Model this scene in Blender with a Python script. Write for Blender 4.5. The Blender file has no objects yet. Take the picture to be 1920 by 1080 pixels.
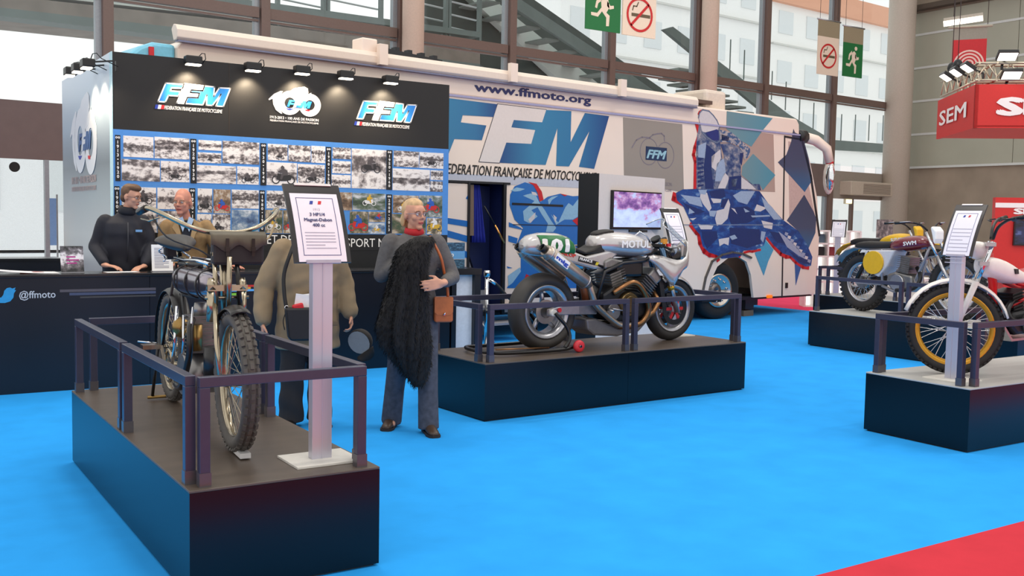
import bpy, bmesh, math, random
from mathutils import Vector, Matrix
R = math.radians
V = Vector
random.seed(7)
SC = bpy.context.scene
COL = SC.collection

# ------------------------------------------------------------------ camera
FPX, CAMH = 1890.0, 1.65
YAW, PIT, ROL = R(33.0), R(-3.95), R(1.05)
_f = V((math.sin(YAW)*math.cos(PIT), math.cos(YAW)*math.cos(PIT), math.sin(PIT)))
_r = V((math.cos(YAW), -math.sin(YAW), 0)); _u = _r.cross(_f)
CR = _r*math.cos(ROL) + _u*math.sin(ROL); CU = -_r*math.sin(ROL) + _u*math.cos(ROL)
CAMP = V((0, 0, CAMH))
cam = bpy.data.cameras.new('camera'); camo = bpy.data.objects.new('camera', cam); COL.objects.link(camo)
cam.sensor_width = 36.0; cam.lens = FPX/1920*36.0; cam.clip_start = .05; cam.clip_end = 400
mw = Matrix((CR, CU, -_f)).transposed().to_4x4(); mw.translation = CAMP
camo.matrix_world = mw
SC.camera = camo

# ------------------------------------------------------------------ sky, hall lamps, exposure
W = bpy.data.worlds.new('sky'); SC.world = W; W.use_nodes = True
bg = W.node_tree.nodes['Background']
bg.inputs[0].default_value = (1.0, .985, .965, 1); bg.inputs[1].default_value = 1.0
SC.view_settings.view_transform = 'Standard'; SC.view_settings.look = 'None'
SC.view_settings.exposure = 0.2; SC.view_settings.gamma = 1.0; SC.view_settings.use_curve_mapping = False
for i, (lx, ly) in enumerate(((3, 2), (11, 3), (3, 9.0), (12, 8.5))):
    la = bpy.data.lights.new('hall_lamp', 'AREA'); la.shape = 'RECTANGLE'; la.size = 2.4; la.size_y = .5
    la.energy = 130; la.color = (1, .93, .84)
    lo = bpy.data.objects.new('hall_lamp', la); COL.objects.link(lo); lo.location = (lx, ly, 9.5)

# ------------------------------------------------------------------ helpers
def lin(c):
    out = []
    for x in c:
        x = x/255.0
        out.append(x/12.92 if x <= .04045 else ((x+.055)/1.055)**2.4)
    return tuple(out) + (1.0,)

MATS = {}
def M(name, col=(128,128,128), rough=.5, metal=0.0, noise=.05, scale=30.0, bump=0.0, spec=.5, coat=0.0, emit=None, estr=1.0, stretch=None):
    if name in MATS: return MATS[name]
    m = bpy.data.materials.new(name); m.use_nodes = True; nt = m.node_tree; N = nt.nodes; L = nt.links
    b = N['Principled BSDF']; c = lin(col)
    b.inputs['Roughness'].default_value = rough; b.inputs['Metallic'].default_value = metal
    b.inputs['Specular IOR Level'].default_value = spec; b.inputs['Coat Weight'].default_value = coat
    tc = N.new('ShaderNodeTexCoord'); nz = N.new('ShaderNodeTexNoise'); nz.inputs['Scale'].default_value = scale; nz.inputs['Detail'].default_value = 3
    if stretch:
        mp = N.new('ShaderNodeMapping'); mp.inputs['Scale'].default_value = stretch
        L.new(tc.outputs['Object'], mp.inputs['Vector']); L.new(mp.outputs['Vector'], nz.inputs['Vector'])
    else: L.new(tc.outputs['Object'], nz.inputs['Vector'])
    rp = N.new('ShaderNodeValToRGB'); e = rp.color_ramp.elements
    e[0].position = .3; e[1].position = .7
    e[0].color = tuple(x*(1-noise) for x in c[:3]) + (1,); e[1].color = tuple(min(1, x*(1+noise)) for x in c[:3]) + (1,)
    L.new(nz.outputs['Fac'], rp.inputs['Fac']); L.new(rp.outputs['Color'], b.inputs['Base Color'])
    if bump:
        bp = N.new('ShaderNodeBump'); bp.inputs['Strength'].default_value = bump; bp.inputs['Distance'].default_value = .01
        L.new(nz.outputs['Fac'], bp.inputs['Height']); L.new(bp.outputs['Normal'], b.inputs['Normal'])
    if emit:
        b.inputs['Emission Color'].default_value = lin(emit); b.inputs['Emission Strength'].default_value = estr
    MATS[name] = m
    return m

def glass_mat(name, tint=(235,245,245), refl=.07, dark=0.0):
    if name in MATS: return MATS[name]
    m = bpy.data.materials.new(name); m.use_nodes = True; nt = m.node_tree; N = nt.nodes; L = nt.links
    N.remove(N['Principled BSDF']); out = N['Material Output']
    t = N.new('ShaderNodeBsdfTransparent'); t.inputs[0].default_value = lin(tint)
    g = N.new('ShaderNodeBsdfGlossy'); g.inputs['Roughness'].default_value = .03
    fr0 = N.new('ShaderNodeLayerWeight'); fr0.inputs[0].default_value = .5
    pw = N.new('ShaderNodeMath'); pw.operation = 'POWER'; pw.inputs[1].default_value = 4.0; L.new(fr0.outputs['Facing'], pw.inputs[0])
    fr = N.new('ShaderNodeMath'); fr.operation = 'MULTIPLY_ADD'; fr.inputs[1].default_value = .35; fr.inputs[2].default_value = refl*.5; L.new(pw.outputs[0], fr.inputs[0])
    mx = N.new('ShaderNodeMixShader'); L.new(fr.outputs[0], mx.inputs[0]); L.new(t.outputs[0], mx.inputs[1]); L.new(g.outputs[0], mx.inputs[2])
    L.new(mx.outputs[0], out.inputs['Surface']); MATS[name] = m
    return m

def ramp_mat(name, stops, axis=2, rough=.5, coord='Generated', noise=0.0, nscale=6.0):
    """printed colour gradient along one generated axis"""
    if name in MATS: return MATS[name]
    m = bpy.data.materials.new(name); m.use_nodes = True; nt = m.node_tree; N = nt.nodes; L = nt.links
    b = N['Principled BSDF']; b.inputs['Roughness'].default_value = rough
    tc = N.new('ShaderNodeTexCoord'); sp = N.new('ShaderNodeSeparateXYZ'); L.new(tc.outputs[coord], sp.inputs[0])
    rp = N.new('ShaderNodeValToRGB')
    while len(rp.color_ramp.elements) < len(stops): rp.color_ramp.elements.new(.5)
    for e, (p, c) in zip(rp.color_ramp.elements, stops): e.position = p; e.color = lin(c)
    src = sp.outputs[axis]
    if noise:
        nz = N.new('ShaderNodeTexNoise'); nz.inputs['Scale'].default_value = nscale; L.new(tc.outputs[coord], nz.inputs['Vector'])
        ma = N.new('ShaderNodeMath'); ma.operation = 'MULTIPLY_ADD'; ma.inputs[1].default_value = noise
        L.new(nz.outputs['Fac'], ma.inputs[0]); L.new(src, ma.inputs[2]); src = ma.outputs[0]
    L.new(src, rp.inputs['Fac']); L.new(rp.outputs['Color'], b.inputs['Base Color']); MATS[name] = m
    return m

def print_mat(name, stops, scale=6.0, seed=0.0, rough=.4, prof=None, amp=1.0, detail=5.0, stretch=(1,1,1), coord='Generated', const=False):
    """printed picture: noise posterised through a ramp, optionally offset by a height profile"""
    if name in MATS: return MATS[name]
    m = bpy.data.materials.new(name); m.use_nodes = True; nt = m.node_tree; N = nt.nodes; L = nt.links
    b = N['Principled BSDF']; b.inputs['Roughness'].default_value = rough
    tc = N.new('ShaderNodeTexCoord'); mp = N.new('ShaderNodeMapping'); mp.inputs['Scale'].default_value = stretch
    L.new(tc.outputs[coord], mp.inputs['Vector'])
    nz = N.new('ShaderNodeTexNoise'); nz.noise_dimensions = '4D'; nz.inputs['W'].default_value = seed
    nz.inputs['Scale'].default_value = scale; nz.inputs['Detail'].default_value = detail; nz.inputs['Roughness'].default_value = .6
    L.new(mp.outputs['Vector'], nz.inputs['Vector'])
    ma = N.new('ShaderNodeMath'); ma.operation = 'MULTIPLY_ADD'; ma.inputs[1].default_value = amp; ma.inputs[2].default_value = .5-.5*amp
    L.new(nz.outputs['Fac'], ma.inputs[0]); src = ma.outputs[0]
    if prof:
        sp = N.new('ShaderNodeSeparateXYZ'); L.new(tc.outputs[coord], sp.inputs[0])
        pr = N.new('ShaderNodeValToRGB')
        while len(pr.color_ramp.elements) < len(prof): pr.color_ramp.elements.new(.5)
        for e, (p, v) in zip(pr.color_ramp.elements, prof): e.position = p; e.color = (v, v, v, 1)
        L.new(sp.outputs[2], pr.inputs['Fac'])
        ad = N.new('ShaderNodeMath'); ad.operation = 'ADD'; L.new(src, ad.inputs[0]); L.new(pr.outputs['Color'], ad.inputs[1])
        sb = N.new('ShaderNodeMath'); sb.operation = 'SUBTRACT'; L.new(ad.outputs[0], sb.inputs[0]); sb.inputs[1].default_value = .5; src = sb.outputs[0]
    rp = N.new('ShaderNodeValToRGB'); rp.color_ramp.interpolation = 'CONSTANT' if const else 'LINEAR'
    while len(rp.color_ramp.elements) < len(stops): rp.color_ramp.elements.new(.5)
    for e, (p, c) in zip(rp.color_ramp.elements, stops): e.position = p; e.color = lin(c)
    L.new(src, rp.inputs['Fac']); L.new(rp.outputs['Color'], b.inputs['Base Color']); MATS[name] = m
    return m

class MB:
    """collects shapes; build() links them as one mesh object"""
    def __init__(s, T=None): s.v = []; s.f = []; s.s = []; s.T = T
    def add(s, vs, fs, smooth=False):
        o = len(s.v)
        s.v += [tuple(s.T @ V(p)) if s.T else tuple(p) for p in vs]
        s.f += [[i+o for i in f] for f in fs]; s.s += [smooth]*len(fs)
        return s
    def box(s, c, d, rot=None):
        c = V(c); h = [x/2 for x in d]; vs = []
        for z in (-1,1):
            for y in (-1,1):
                for x in (-1,1):
                    p = V((x*h[0], y*h[1], z*h[2])); vs.append(c + (rot @ p if rot else p))
        return s.add(vs, [(0,2,3,1),(4,5,7,6),(0,1,5,4),(2,6,7,3),(0,4,6,2),(1,3,7,5)])
    def bb(s, x0, x1, y0, y1, z0, z1): return s.box(((x0+x1)/2,(y0+y1)/2,(z0+z1)/2), (abs(x1-x0),abs(y1-y0),abs(z1-z0)))
    def bar(s, p0, p1, w, h, up=(0,0,1)):
        p0 = V(p0); p1 = V(p1); d = (p1-p0); L = d.length
        if L < 1e-6: return s
        d.normalize(); up = V(up)
        if abs(d.dot(up)) > .99: up = V((0,1,0))
        x = d.cross(up).normalized(); z = x.cross(d)
        vs = []
        for q in (p0, p1):
            for a, b in ((-1,-1),(1,-1),(1,1),(-1,1)): vs.append(q + x*a*w/2 + z*b*h/2)
        return s.add(vs, [(3,2,1,0),(4,5,6,7),(0,1,5,4),(1,2,6,5),(2,3,7,6),(3,0,4,7)])
    def tube(s, pts, r, n=8, cap=True, closed=False, flat=1.0, up=None):
        pts = [V(p) for p in pts]; m = len(pts); rs = r if isinstance(r, (list, tuple)) else [r]*m
        rings = []; prev = None
        for i, p in enumerate(pts):
            if closed: d = pts[(i+1) % m]-pts[i-1]
            else: d = pts[min(i+1, m-1)]-pts[max(i-1, 0)]
            d = d.normalized() if d.length > 1e-9 else V((0,0,1))
            if prev is None:
                a = V(up) if up else (V((0,0,1)) if abs(d.z) < .9 else V((0,1,0)))
            else: a = prev
            x = (a - d*a.dot(d))
            x = x.normalized() if x.length > 1e-6 else d.orthogonal().normalized()
            prev = x; y = d.cross(x)
            rings.append([p + x*math.cos(t)*rs[i] + y*math.sin(t)*rs[i]*flat for t in (2*math.pi*k/n for k in range(n))])
        return s.loft(rings, cap, closed)
    def loft(s, rings, cap=True, closed=False, smooth=True):
        n = len(rings[0]); m = len(rings); vs = [p for r in rings for p in r]; fs = []
        for i in range(m if closed else m-1):
            j = (i+1) % m
            for k in range(n): fs.append((i*n+k, i*n+(k+1) % n, j*n+(k+1) % n, j*n+k))
        s.add(vs, fs, smooth)
        if cap and not closed:
            o = len(s.v)-len(vs)
            s.f += [[o+k for k in range(n)][::-1], [o+(m-1)*n+k for k in range(n)]]; s.s += [False, False]
        return s
    def cyl(s, p0, p1, r0, r1=None, n=16): return s.tube([p0, p1], [r0, r0 if r1 is None else r1], n)
    def lathe(s, prof, c=(0,0,0), axis=(0,0,1), n=24, ref=None, smooth=True, closed=True):
        """prof: (radius, height along axis) outline, closed into a ring of revolution"""
        c = V(c); a = V(axis).normalized(); x = (V(ref) if ref else a.orthogonal()).normalized(); y = a.cross(x); m = len(prof)
        vs = [c + a*h + (x*math.cos(t)+y*math.sin(t))*r for t in (2*math.pi*k/n for k in range(n)) for r, h in prof]
        fs = []
        for k in range(n):
            q = (k+1) % n
            for i in range(m if closed else m-1): j = (i+1) % m; fs.append((k*m+i, k*m+j, q*m+j, q*m+i))
        return s.add(vs, fs, smooth)
    def torus(s, c, axis, R_, r, n=32, m=8): return s.lathe([(R_+r*math.cos(2*math.pi*i/m), r*math.sin(2*math.pi*i/m)) for i in range(m)], c, axis, n)
    def sphere(s, c, r, n=14, m=8, rot=None):
        c = V(c); r = (r,r,r) if not isinstance(r, (tuple, list)) else r; rings = []
        for i in range(m+1):
            t = math.pi*i/m; rr = max(math.sin(t), .004)
            ring = []
            for k in range(n):
                p = V((r[0]*rr*math.cos(2*math.pi*k/n), r[1]*rr*math.sin(2*math.pi*k/n), -r[2]*math.cos(t)))
                ring.append(c + (rot @ p if rot else p))
            rings.append(ring)
        return s.loft(rings)
    def prism(s, pts, P, d0=0.0, d1=.004, smooth=False):
        """2D outline on plane P between the depths d0 and d1"""
        n = len(pts); ar = sum(pts[i][0]*pts[(i+1) % n][1]-pts[(i+1) % n][0]*pts[i][1] for i in range(n))
        if ar < 0: pts = pts[::-1]
        vs = [P.p(a, b, d0) for a, b in pts] + [P.p(a, b, d1) for a, b in pts]
        fs = [list(range(n))[::-1], list(range(n, 2*n))] + [(i, (i+1) % n, n+(i+1) % n, n+i) for i in range(n)]
        return s.add(vs, fs, smooth)
    def rect(s, a0, b0, a1, b1, P, d0=0.0, d1=.004): return s.prism([(a0,b0),(a1,b0),(a1,b1),(a0,b1)], P, d0, d1)
    def stroke(s, pts, w, P, d0=0.0, d1=.003, closed=False):
        n = len(pts)
        for i in range(n if closed else n-1):
            a = V(pts[i]).to_2d(); b = V(pts[(i+1) % n]).to_2d(); d = b-a
            if d.length < 1e-6: continue
            d.normalize(); q = V((-d.y, d.x))*w/2; e = d*w*.4
            s.prism([tuple(a-e-q), tuple(b+e-q), tuple(b+e+q), tuple(a-e+q)], P, d0, d1)
        return s
    def ring(s, c, ro, ri, P, d0=0.0, d1=.003, n=28, sx=1.0):
        o = [(c[0]+ro*sx*math.cos(2*math.pi*k/n), c[1]+ro*math.sin(2*math.pi*k/n)) for k in range(n)]
        i_ = [(c[0]+ri*sx*math.cos(2*math.pi*k/n), c[1]+ri*math.sin(2*math.pi*k/n)) for k in range(n)]
        for k in range(n):
            j = (k+1) % n; s.prism([i_[k], o[k], o[j], i_[j]], P, d0, d1)
        return s
    def disc(s, c, r, P, d0=0.0, d1=.003, n=24, sx=1.0):
        return s.prism([(c[0]+r*sx*math.cos(2*math.pi*k/n), c[1]+r*math.sin(2*math.pi*k/n)) for k in range(n)], P, d0, d1)
    def build(s, name, mat, parent=None, bevel=0, sub=0):
        me = bpy.data.meshes.new(name); me.from_pydata(s.v, [], s.f); me.polygons.foreach_set('use_smooth', s.s); me.validate(); me.update()
        if mat: me.materials.append(mat)
        o = bpy.data.objects.new(name, me); COL.objects.link(o); o.parent = parent
        if bevel:
            b = o.modifiers.new('bevel', 'BEVEL'); b.width = bevel; b.segments = 2; b.limit_method = 'ANGLE'; b.angle_limit = R(40)
        if sub:
            b = o.modifiers.new('sub', 'SUBSURF'); b.levels = sub; b.render_levels = sub
        return o

class Plane:
    def __init__(s, o, u, v): s.o = V(o); s.u = V(u).normalized(); s.v = V(v).normalized(); s.n = s.u.cross(s.v)
    def p(s, a, b, d=0.0): return s.o + s.u*a + s.v*b + s.n*d
    def shift(s, d): return Plane(s.o + s.n*d, s.u, s.v)
    def at(s, x, y):
        """the spot of this real surface that the photograph shows at pixel x, y"""
        d = _f + CR*((x-960)/FPX) - CU*((y-540)/FPX)
        t = (s.o-CAMP).dot(s.n)/d.dot(s.n); q = CAMP + d*t - s.o
        return (q.dot(s.u), q.dot(s.v))
    def ats(s, pts, ox=0, oy=0, z=1.0): return [s.at(ox+x/z, oy+y/z) for x, y in pts]
def ground(x, y, z=0.0):
    d = _f + CR*((x-960)/FPX) - CU*((y-540)/FPX); return CAMP + d*((z-CAMH)/d.z)

def tag(o, label=None, cat=None, group=None, kind=None):
    if label: o['label'] = label
    if cat: o['category'] = cat
    if group: o['group'] = group
    if kind: o['kind'] = kind
    return o
def thing(name, label, cat, loc=(0,0,0), rz=0.0, group=None, scale=1.0):
    o = bpy.data.objects.new(name, None); COL.objects.link(o); o.location = loc; o.rotation_euler = (0,0,rz); o.scale = (scale,)*3
    o.empty_display_size = .1
    return tag(o, label, cat, group)
def struct(o): o['kind'] = 'structure'; return o
def copy_tree(o, parent=None):
    c = o.copy(); COL.objects.link(c); c.parent = parent
    for ch in list(o.children): copy_tree(ch, c)
    return c

def text(name, body, P, a, b, h, mat, parent=None, width=None, bold=0.0, shear=0.0, d=.003, align='LEFT', rot=0.0, line=1.0, thick=.0012):
    """lettering of cap height h at a, b on plane P (width: total width to fit)"""
    cu = bpy.data.curves.new('t', 'FONT'); cu.body = body; cu.size = 1; cu.shear = shear; cu.align_x = align; cu.space_line = line
    cu.resolution_u = 2; cu.fill_mode = 'FRONT'
    o = bpy.data.objects.new('t', cu); COL.objects.link(o)
    dg = bpy.context.evaluated_depsgraph_get(); me = bpy.data.meshes.new_from_object(o.evaluated_get(dg))
    bpy.data.objects.remove(o); bpy.data.curves.remove(cu)
    k = h/.7; xs = [v.co.x for v in me.vertices]
    kx = k if not width else width/(max(xs)-min(xs))
    x0 = min(xs) if (width and align == 'LEFT') else 0
    ca, sa = math.cos(rot), math.sin(rot)
    if bold:      # heavier strokes: the outline repeated a hair's breadth around itself
        vs = [tuple(v.co) for v in me.vertices]; fs = [list(p.vertices) for p in me.polygons]; n = len(vs); V2, F2 = [], []
        for j, (ox, oy) in enumerate(((0,0),(1,0),(-1,0),(0,1),(0,-1),(.7,.7),(-.7,.7),(.7,-.7),(-.7,-.7))):
            V2 += [(x+ox*bold*1.1, y+oy*bold*.8, j*.0002) for x, y, z in vs]; F2 += [[q+j*n for q in f] for f in fs]
        bpy.data.meshes.remove(me); me = bpy.data.meshes.new(name); me.from_pydata(V2, [], F2); me.update()
    for v in me.vertices:
        x, y = (v.co.x-x0)*kx, v.co.y*k
        v.co = P.p(a + x*ca-y*sa, b + x*sa+y*ca, d + v.co.z)
    me.materials.append(mat); me.name = name
    q = bpy.data.objects.new(name, me); COL.objects.link(q); q.parent = parent
    return q

def remesh(name, mb, mat, parent, vox=.01, smooth=4, deform=None):
    """one continuous skin grown over overlapping shapes"""
    o = mb.build(name+'_t', None)
    m = o.modifiers.new('r', 'REMESH'); m.mode = 'VOXEL'; m.voxel_size = vox; m.use_smooth_shade = True
    if smooth:
        q = o.modifiers.new('s', 'SMOOTH'); q.iterations = smooth; q.factor = .5
    dg = bpy.context.evaluated_depsgraph_get(); me = bpy.data.meshes.new_from_object(o.evaluated_get(dg))
    old = o.data; bpy.data.objects.remove(o); bpy.data.meshes.remove(old)
    if deform:
        for v in me.vertices: v.co = deform(v.co)
    me.polygons.foreach_set('use_smooth', [True]*len(me.polygons)); me.name = name
    if mat: me.materials.append(mat)
    q = bpy.data.objects.new(name, me); COL.objects.link(q); q.parent = parent
    return q
def cap(mb, p0, r0, p1, r1, n=10):
    """a limb with round ends"""
    p0 = V(p0); p1 = V(p1); d = (p1-p0); d = d.normalized() if d.length > 1e-6 else V((0,0,1))
    pts = [p0-d*r0*.95, p0-d*r0*.6, p0, p1, p1+d*r1*.6, p1+d*r1*.95]; rs = [r0*.3, r0*.8, r0, r1, r1*.8, r1*.3]
    return mb.tube(pts, rs, n)
def ellring(c, rx, ry, n=20, tilt=None):
    c = V(c); out = []
    for k in range(n):
        t = 2*math.pi*k/n; p = V((rx*math.cos(t), ry*math.sin(t), 0)); out.append(c + (tilt @ p if tilt else p))
    return out
# ------------------------------------------------------------------ setting: floor, window wall, concrete wall, outside
carpet = M('blue_carpet', (44,158,238), .95, noise=.06, scale=3.0, bump=.0, spec=.1)
nt = carpet.node_tree
_nz = nt.nodes.new('ShaderNodeTexNoise'); _nz.inputs['Scale'].default_value = 500; _bp = nt.nodes.new('ShaderNodeBump'); _bp.inputs['Strength'].default_value = .25; _bp.inputs['Distance'].default_value = .003
nt.links.new(_nz.outputs['Fac'], _bp.inputs['Height']); nt.links.new(_bp.outputs['Normal'], nt.nodes['Principled BSDF'].inputs['Normal'])
redcarpet = M('red_carpet', (198,54,66), .95, noise=.06, scale=4.0, spec=.1)
pinkcarpet = M('pink_carpet', (238,72,110), .95, noise=.04, scale=4.0, spec=.1)
hallfloor = M('hall_floor', (150,150,150), .6, noise=.08, scale=2.0)
outfloor = M('outside_paving', (235,236,240), .8, noise=.05, scale=1.0)
struct(MB().bb(-30, 60, -12, 23.6, -.12, -.012).build('floor', hallfloor))
struct(MB().bb(-12, 15.15, 3.1, 15.6, -.012, 0).build('floor_blue_carpet', carpet))
struct(MB().bb(-12, 40, -6, 3.1, -.012, 0).build('floor_red_aisle', redcarpet))
struct(MB().bb(15.15, 19.5, 3.1, 23.0, -.012, 0).build('floor_pink_aisle', pinkcarpet))
struct(MB().bb(-12, 15.15, 15.6, 17.2, -.012, 0).build('floor_pink_strip', pinkcarpet))
struct(MB().bb(19.5, 40, 3.1, 21.0, -.012, 0).build('floor_pale_carpet', M('pale_carpet', (205,196,196), .9, scale=3)))

# window wall: 3 m bays, turned five degrees against the stands
WP = V((28.24, 21.13, 0)); WA = R(5)
WW = Plane(WP, (math.cos(WA), math.sin(WA), 0), (0,0,1))
mull = M('mullion_paint', (112,92,84), .45, noise=.05); beige = M('column_paint', (205,182,165), .6, noise=.04)
band = M('brown_band', (110,94,90), .7, noise=.05, scale=5); steelgrey = M('grey_steel', (150,155,160), .4, metal=.3)
pane = glass_mat('window_glass', (250,254,254))
MUL = [-30.6, -27.6, -24.61, -21.68, -18.6, -15.65, -12.52, -9.34, -6.48, -3.2, 0]
ROWS = [(2.5,3.47),(3.47,5.5),(5.5,9.3),(9.3,13.0)]
mpan = {}
for i in range(len(MUL)-1):
    a0, a1 = MUL[i]+.1, MUL[i+1]-.1
    w = struct(thing('window_%d' % (i+1), None, None)); 
    MB().rect(MUL[i]-.07, 0, MUL[i]+.11, 13, WW, -.12, .12).build('mullion', mull, w)
    MB().rect(MUL[i]-.17, 0, MUL[i]-.07, 13, WW, -.10, .02).build('mullion_flange', steelgrey, w)
    for z in (5.5, 9.3): MB().rect(a0, z-.1, a1, z+.1, WW, -.06, .08).rect(a0, z-.17, a1, z-.13, WW, -.02, .05).build('transom', mull, w)
    for z0, z1 in ((3.47,5.4),(5.6,9.2),(9.4,13)): MB().rect(a0, z0, a1, z1, WW, -.012, 0).build('pane', pane, w)
    if i < 9:
        MB().rect(a0, 2.5, a1, 3.47, WW, -.05, .05).build('band_panel', band, w)
        mid = (a0+a1)/2
        if i < 2: mid = a1-.9
        for q0, q1 in ((a0, mid-.03), (mid+.03, a1)): MB().rect(q0, 0, q1, 2.5, WW, -.012, 0).build('pane', pane, w)
        MB().rect(mid-.035, 0, mid+.035, 2.5, WW, -.05, .05).build('door_stile', steelgrey, w)
    else:
        MB().rect(a0, 2.45, a1, 3.3, WW, -.05, .05).build('band_panel', M('grey_band', (150,140,130), .7), w)
        for q0, q1 in ((a0, a0+1.1), (a0+1.2, a1)): MB().rect(q0, 0, q1, 2.4, WW, -.012, 0).build('pane', pane, w)
        MB().rect(a0+1.1, 0, a0+1.2, 2.45, WW, -.05, .06).build('door_stile', mull, w)
for q in (-18.6, -9.34):
    struct(MB().cyl(WW.p(q+.12, 0, .35), WW.p(q+.12, 13, .35), .23, n=28).build('trim_column', beige))
struct(MB().cyl(WW.p(.0, 0, .3), WW.p(.0, 14, .3), .42, n=32).build('trim_corner_column', M('corner_column_paint', (190,178,165), .5)))
# air curtain heater and exit lamp above the corner doors
t = thing('air_curtain', 'long beige air curtain box above the corner doors', 'heater', WW.p(-1.5,2.62,.2))
MB().box((0,0,.16), (2.3,.5,.42), WW_R := Matrix.Rotation(WA, 3, 'Z')).build('casing', M('heater_case', (190,176,160), .6), t, bevel=.02)
g = MB()
for k in range(7): g.box(WW_R @ V((.25,-.255,.02+k*.045)), (1.5,.012,.014), WW_R)
g.build('grille', M('heater_grille', (120,108,98), .6), t)
t = thing('exit_lamp', 'small glowing exit lamp above the corner door', 'lamp', WW.p(-2.35,2.28,.1))
MB().box((0,-.05,.09), (.34,.08,.16), WW_R).build('case', M('exit_case', (225,220,190), .5), t)
MB().box((0,-.095,.09), (.3,.012,.12), WW_R).build('diffuser', M('exit_glow', (255,245,200), .5, emit=(255,240,190), estr=1.5), t)

# concrete side wall with grey cladding panels
CW = Plane(WW.p(.9, 0, -.3) + V((0,0,0)), (0,-1,0), (0,0,1))     # faces -X
concrete = M('raw_concrete', (150,136,120), .85, noise=.14, scale=1.2, bump=.2); clad = M('grey_cladding', (166,166,150), .6, noise=.05, scale=.8)
wr = struct(MB().rect(0, 0, 26, 14, CW, -.4, 0).build('wall_right', concrete))
zs = [3.55, 4.62, 5.69, 6.76, 7.83, 8.55]
for i in range(5):
    for j in range(6):
        MB().rect(.15+j*4.0, zs[i]+.035, .15+j*4.0+3.98, zs[i+1]-.035, CW, 0, .06).build('cladding_panel', clad, wr)
    MB().rect(.15, zs[i]-.035, 24.2, zs[i]+.035, CW, 0, .075).build('cladding_joint', M('pale_joint', (205,208,205), .5), wr)
MB().rect(5.0, 3.05, 24, 3.4, CW, 0, .12).build('wooden_rail', M('wood_rail', (150,84,40), .6, noise=.2, scale=6), wr)
MB().rect(0, 8.6, 26, 8.75, CW, 0, .3).build('ledge', M('ledge', (90,80,70), .8), wr)
# roof steel in the corner
b = MB(); 
b.bar(WW.p(-9,9.6,1.5), WW.p(1.5,8.95,1.5), .14, .14).bar(WW.p(-.5,9.0,1.5), CW.p(16,11.5,.6), .3, .12)
struct(b.build('trim_roof_steel', M('dark_steel', (70,68,66), .6)))

# ---- outside, seen through the glass
struct(MB().bb(-60, 90, 17, 110, -.25, -.13).build('ground_outside', outfloor))
EX = WW.shift(-5.0)
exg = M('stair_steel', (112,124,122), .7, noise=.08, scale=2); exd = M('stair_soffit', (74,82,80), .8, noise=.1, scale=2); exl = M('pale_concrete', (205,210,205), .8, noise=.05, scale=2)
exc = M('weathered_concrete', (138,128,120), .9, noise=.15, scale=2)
def wpoly(name, pts, mat, parent, P=EX, d0=-.4, d1=0): return MB().prism(P.ats(pts), P, d0, d1).build(name, mat, parent)
# concrete walkway above the doors
t = thing('walkway', 'grey concrete walkway crossing outside behind the glass wall', 'walkway')
wpoly('edge_beam', [(-80,5),(470,67),(900,120),(900,136),(470,86),(-80,20)], exg, t, d0=-.6)
wpoly('deck', [(-80,-18),(470,42),(900,98),(900,120),(470,67),(-80,5)], exc, t, d0=-3)
wpoly('upper_beam', [(-80,-38),(470,22),(900,78),(900,90),(470,36),(-80,-24)], exl, t, d0=-.8)
wpoly('top_beam', [(-80,-60),(470,0),(900,60),(900,70),(470,14),(-80,-44)], exg, t, d0=-.5)
# louvred screens
for k, (x0, x1) in enumerate(((526,612),(620,720),(772,842),(848,905))):
    t = thing('louvre_screen', ('wide left', 'second', 'third', 'narrow right')[k]+' louvred screen outside above the walkway, behind the glass', 'louvre', group='louvred screens outside')
    c0 = EX.at(x0, 40); c1 = EX.at(x1, 55)
    for q in (c0[0], c1[0]): MB().rect(q-.04, c0[1]-.4, q+.04, c0[1]+3.0, EX, -.25, -.1).build('post', exg, t)
    for j in range(9):
        z = c0[1]-.1+j*.36
        MB().bar(EX.p(c0[0], z, -.3), EX.p(c1[0], z-.06, -.3), .12, .02).build('louvre_blade', M('louvre_blade', (205,210,212), .5), t)
# two flights of outside stairs
t = thing('outside_stair', 'tall grey steel stair flight rising left outside the glass', 'stairs')
P2 = WW.shift(-6.0)
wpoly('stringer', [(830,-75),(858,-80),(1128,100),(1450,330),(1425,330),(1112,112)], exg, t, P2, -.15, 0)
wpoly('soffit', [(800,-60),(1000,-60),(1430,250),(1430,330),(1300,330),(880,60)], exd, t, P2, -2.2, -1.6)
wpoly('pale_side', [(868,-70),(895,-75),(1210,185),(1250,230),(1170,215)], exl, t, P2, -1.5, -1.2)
a0 = P2.at(930, 0); a1 = P2.at(1400, 300)
for k in range(16):
    f = k/15; q = (a0[0]+(a1[0]-a0[0])*f, a0[1]+(a1[1]-a0[1])*f)
    MB().rect(q[0]-.28, q[1]-.05, q[0]+.28, q[1], P2, -1.55, -.15).build('tread', M('tread', (128,136,132), .7), t)
t = thing('outside_stair', 'lower grey stair flight descending right towards the corner outside', 'stairs')
P3 = WW.shift(-4.0)
wpoly('stringer', [(1245,55),(1262,50),(1480,215),(1560,262),(1660,270),(1660,286),(1545,280),(1452,226)], exg, t, P3, -.15, 0)
a0 = P3.at(1300, 120); a1 = P3.at(1440, 222)
for k in range(10):
    f = k/9; q = (a0[0]+(a1[0]-a0[0])*f, a0[1]+(a1[1]-a0[1])*f-.15)
    MB().rect(q[0]-.5, q[1]-.07, q[0]+.3, q[1], P3, -1.5, -.16).build('tread', M('tread'), t)
rail = MB()
for k in range(14):
    x = 1320+k*26; y = min(60+k*19, 232); p = P3.at(x, y+32); rail.rect(p[0]-.015, p[1], p[0]+.015, p[1]+1.0, P3, -.1, -.07)
rail.build('handrail_post', exg, t)
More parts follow.
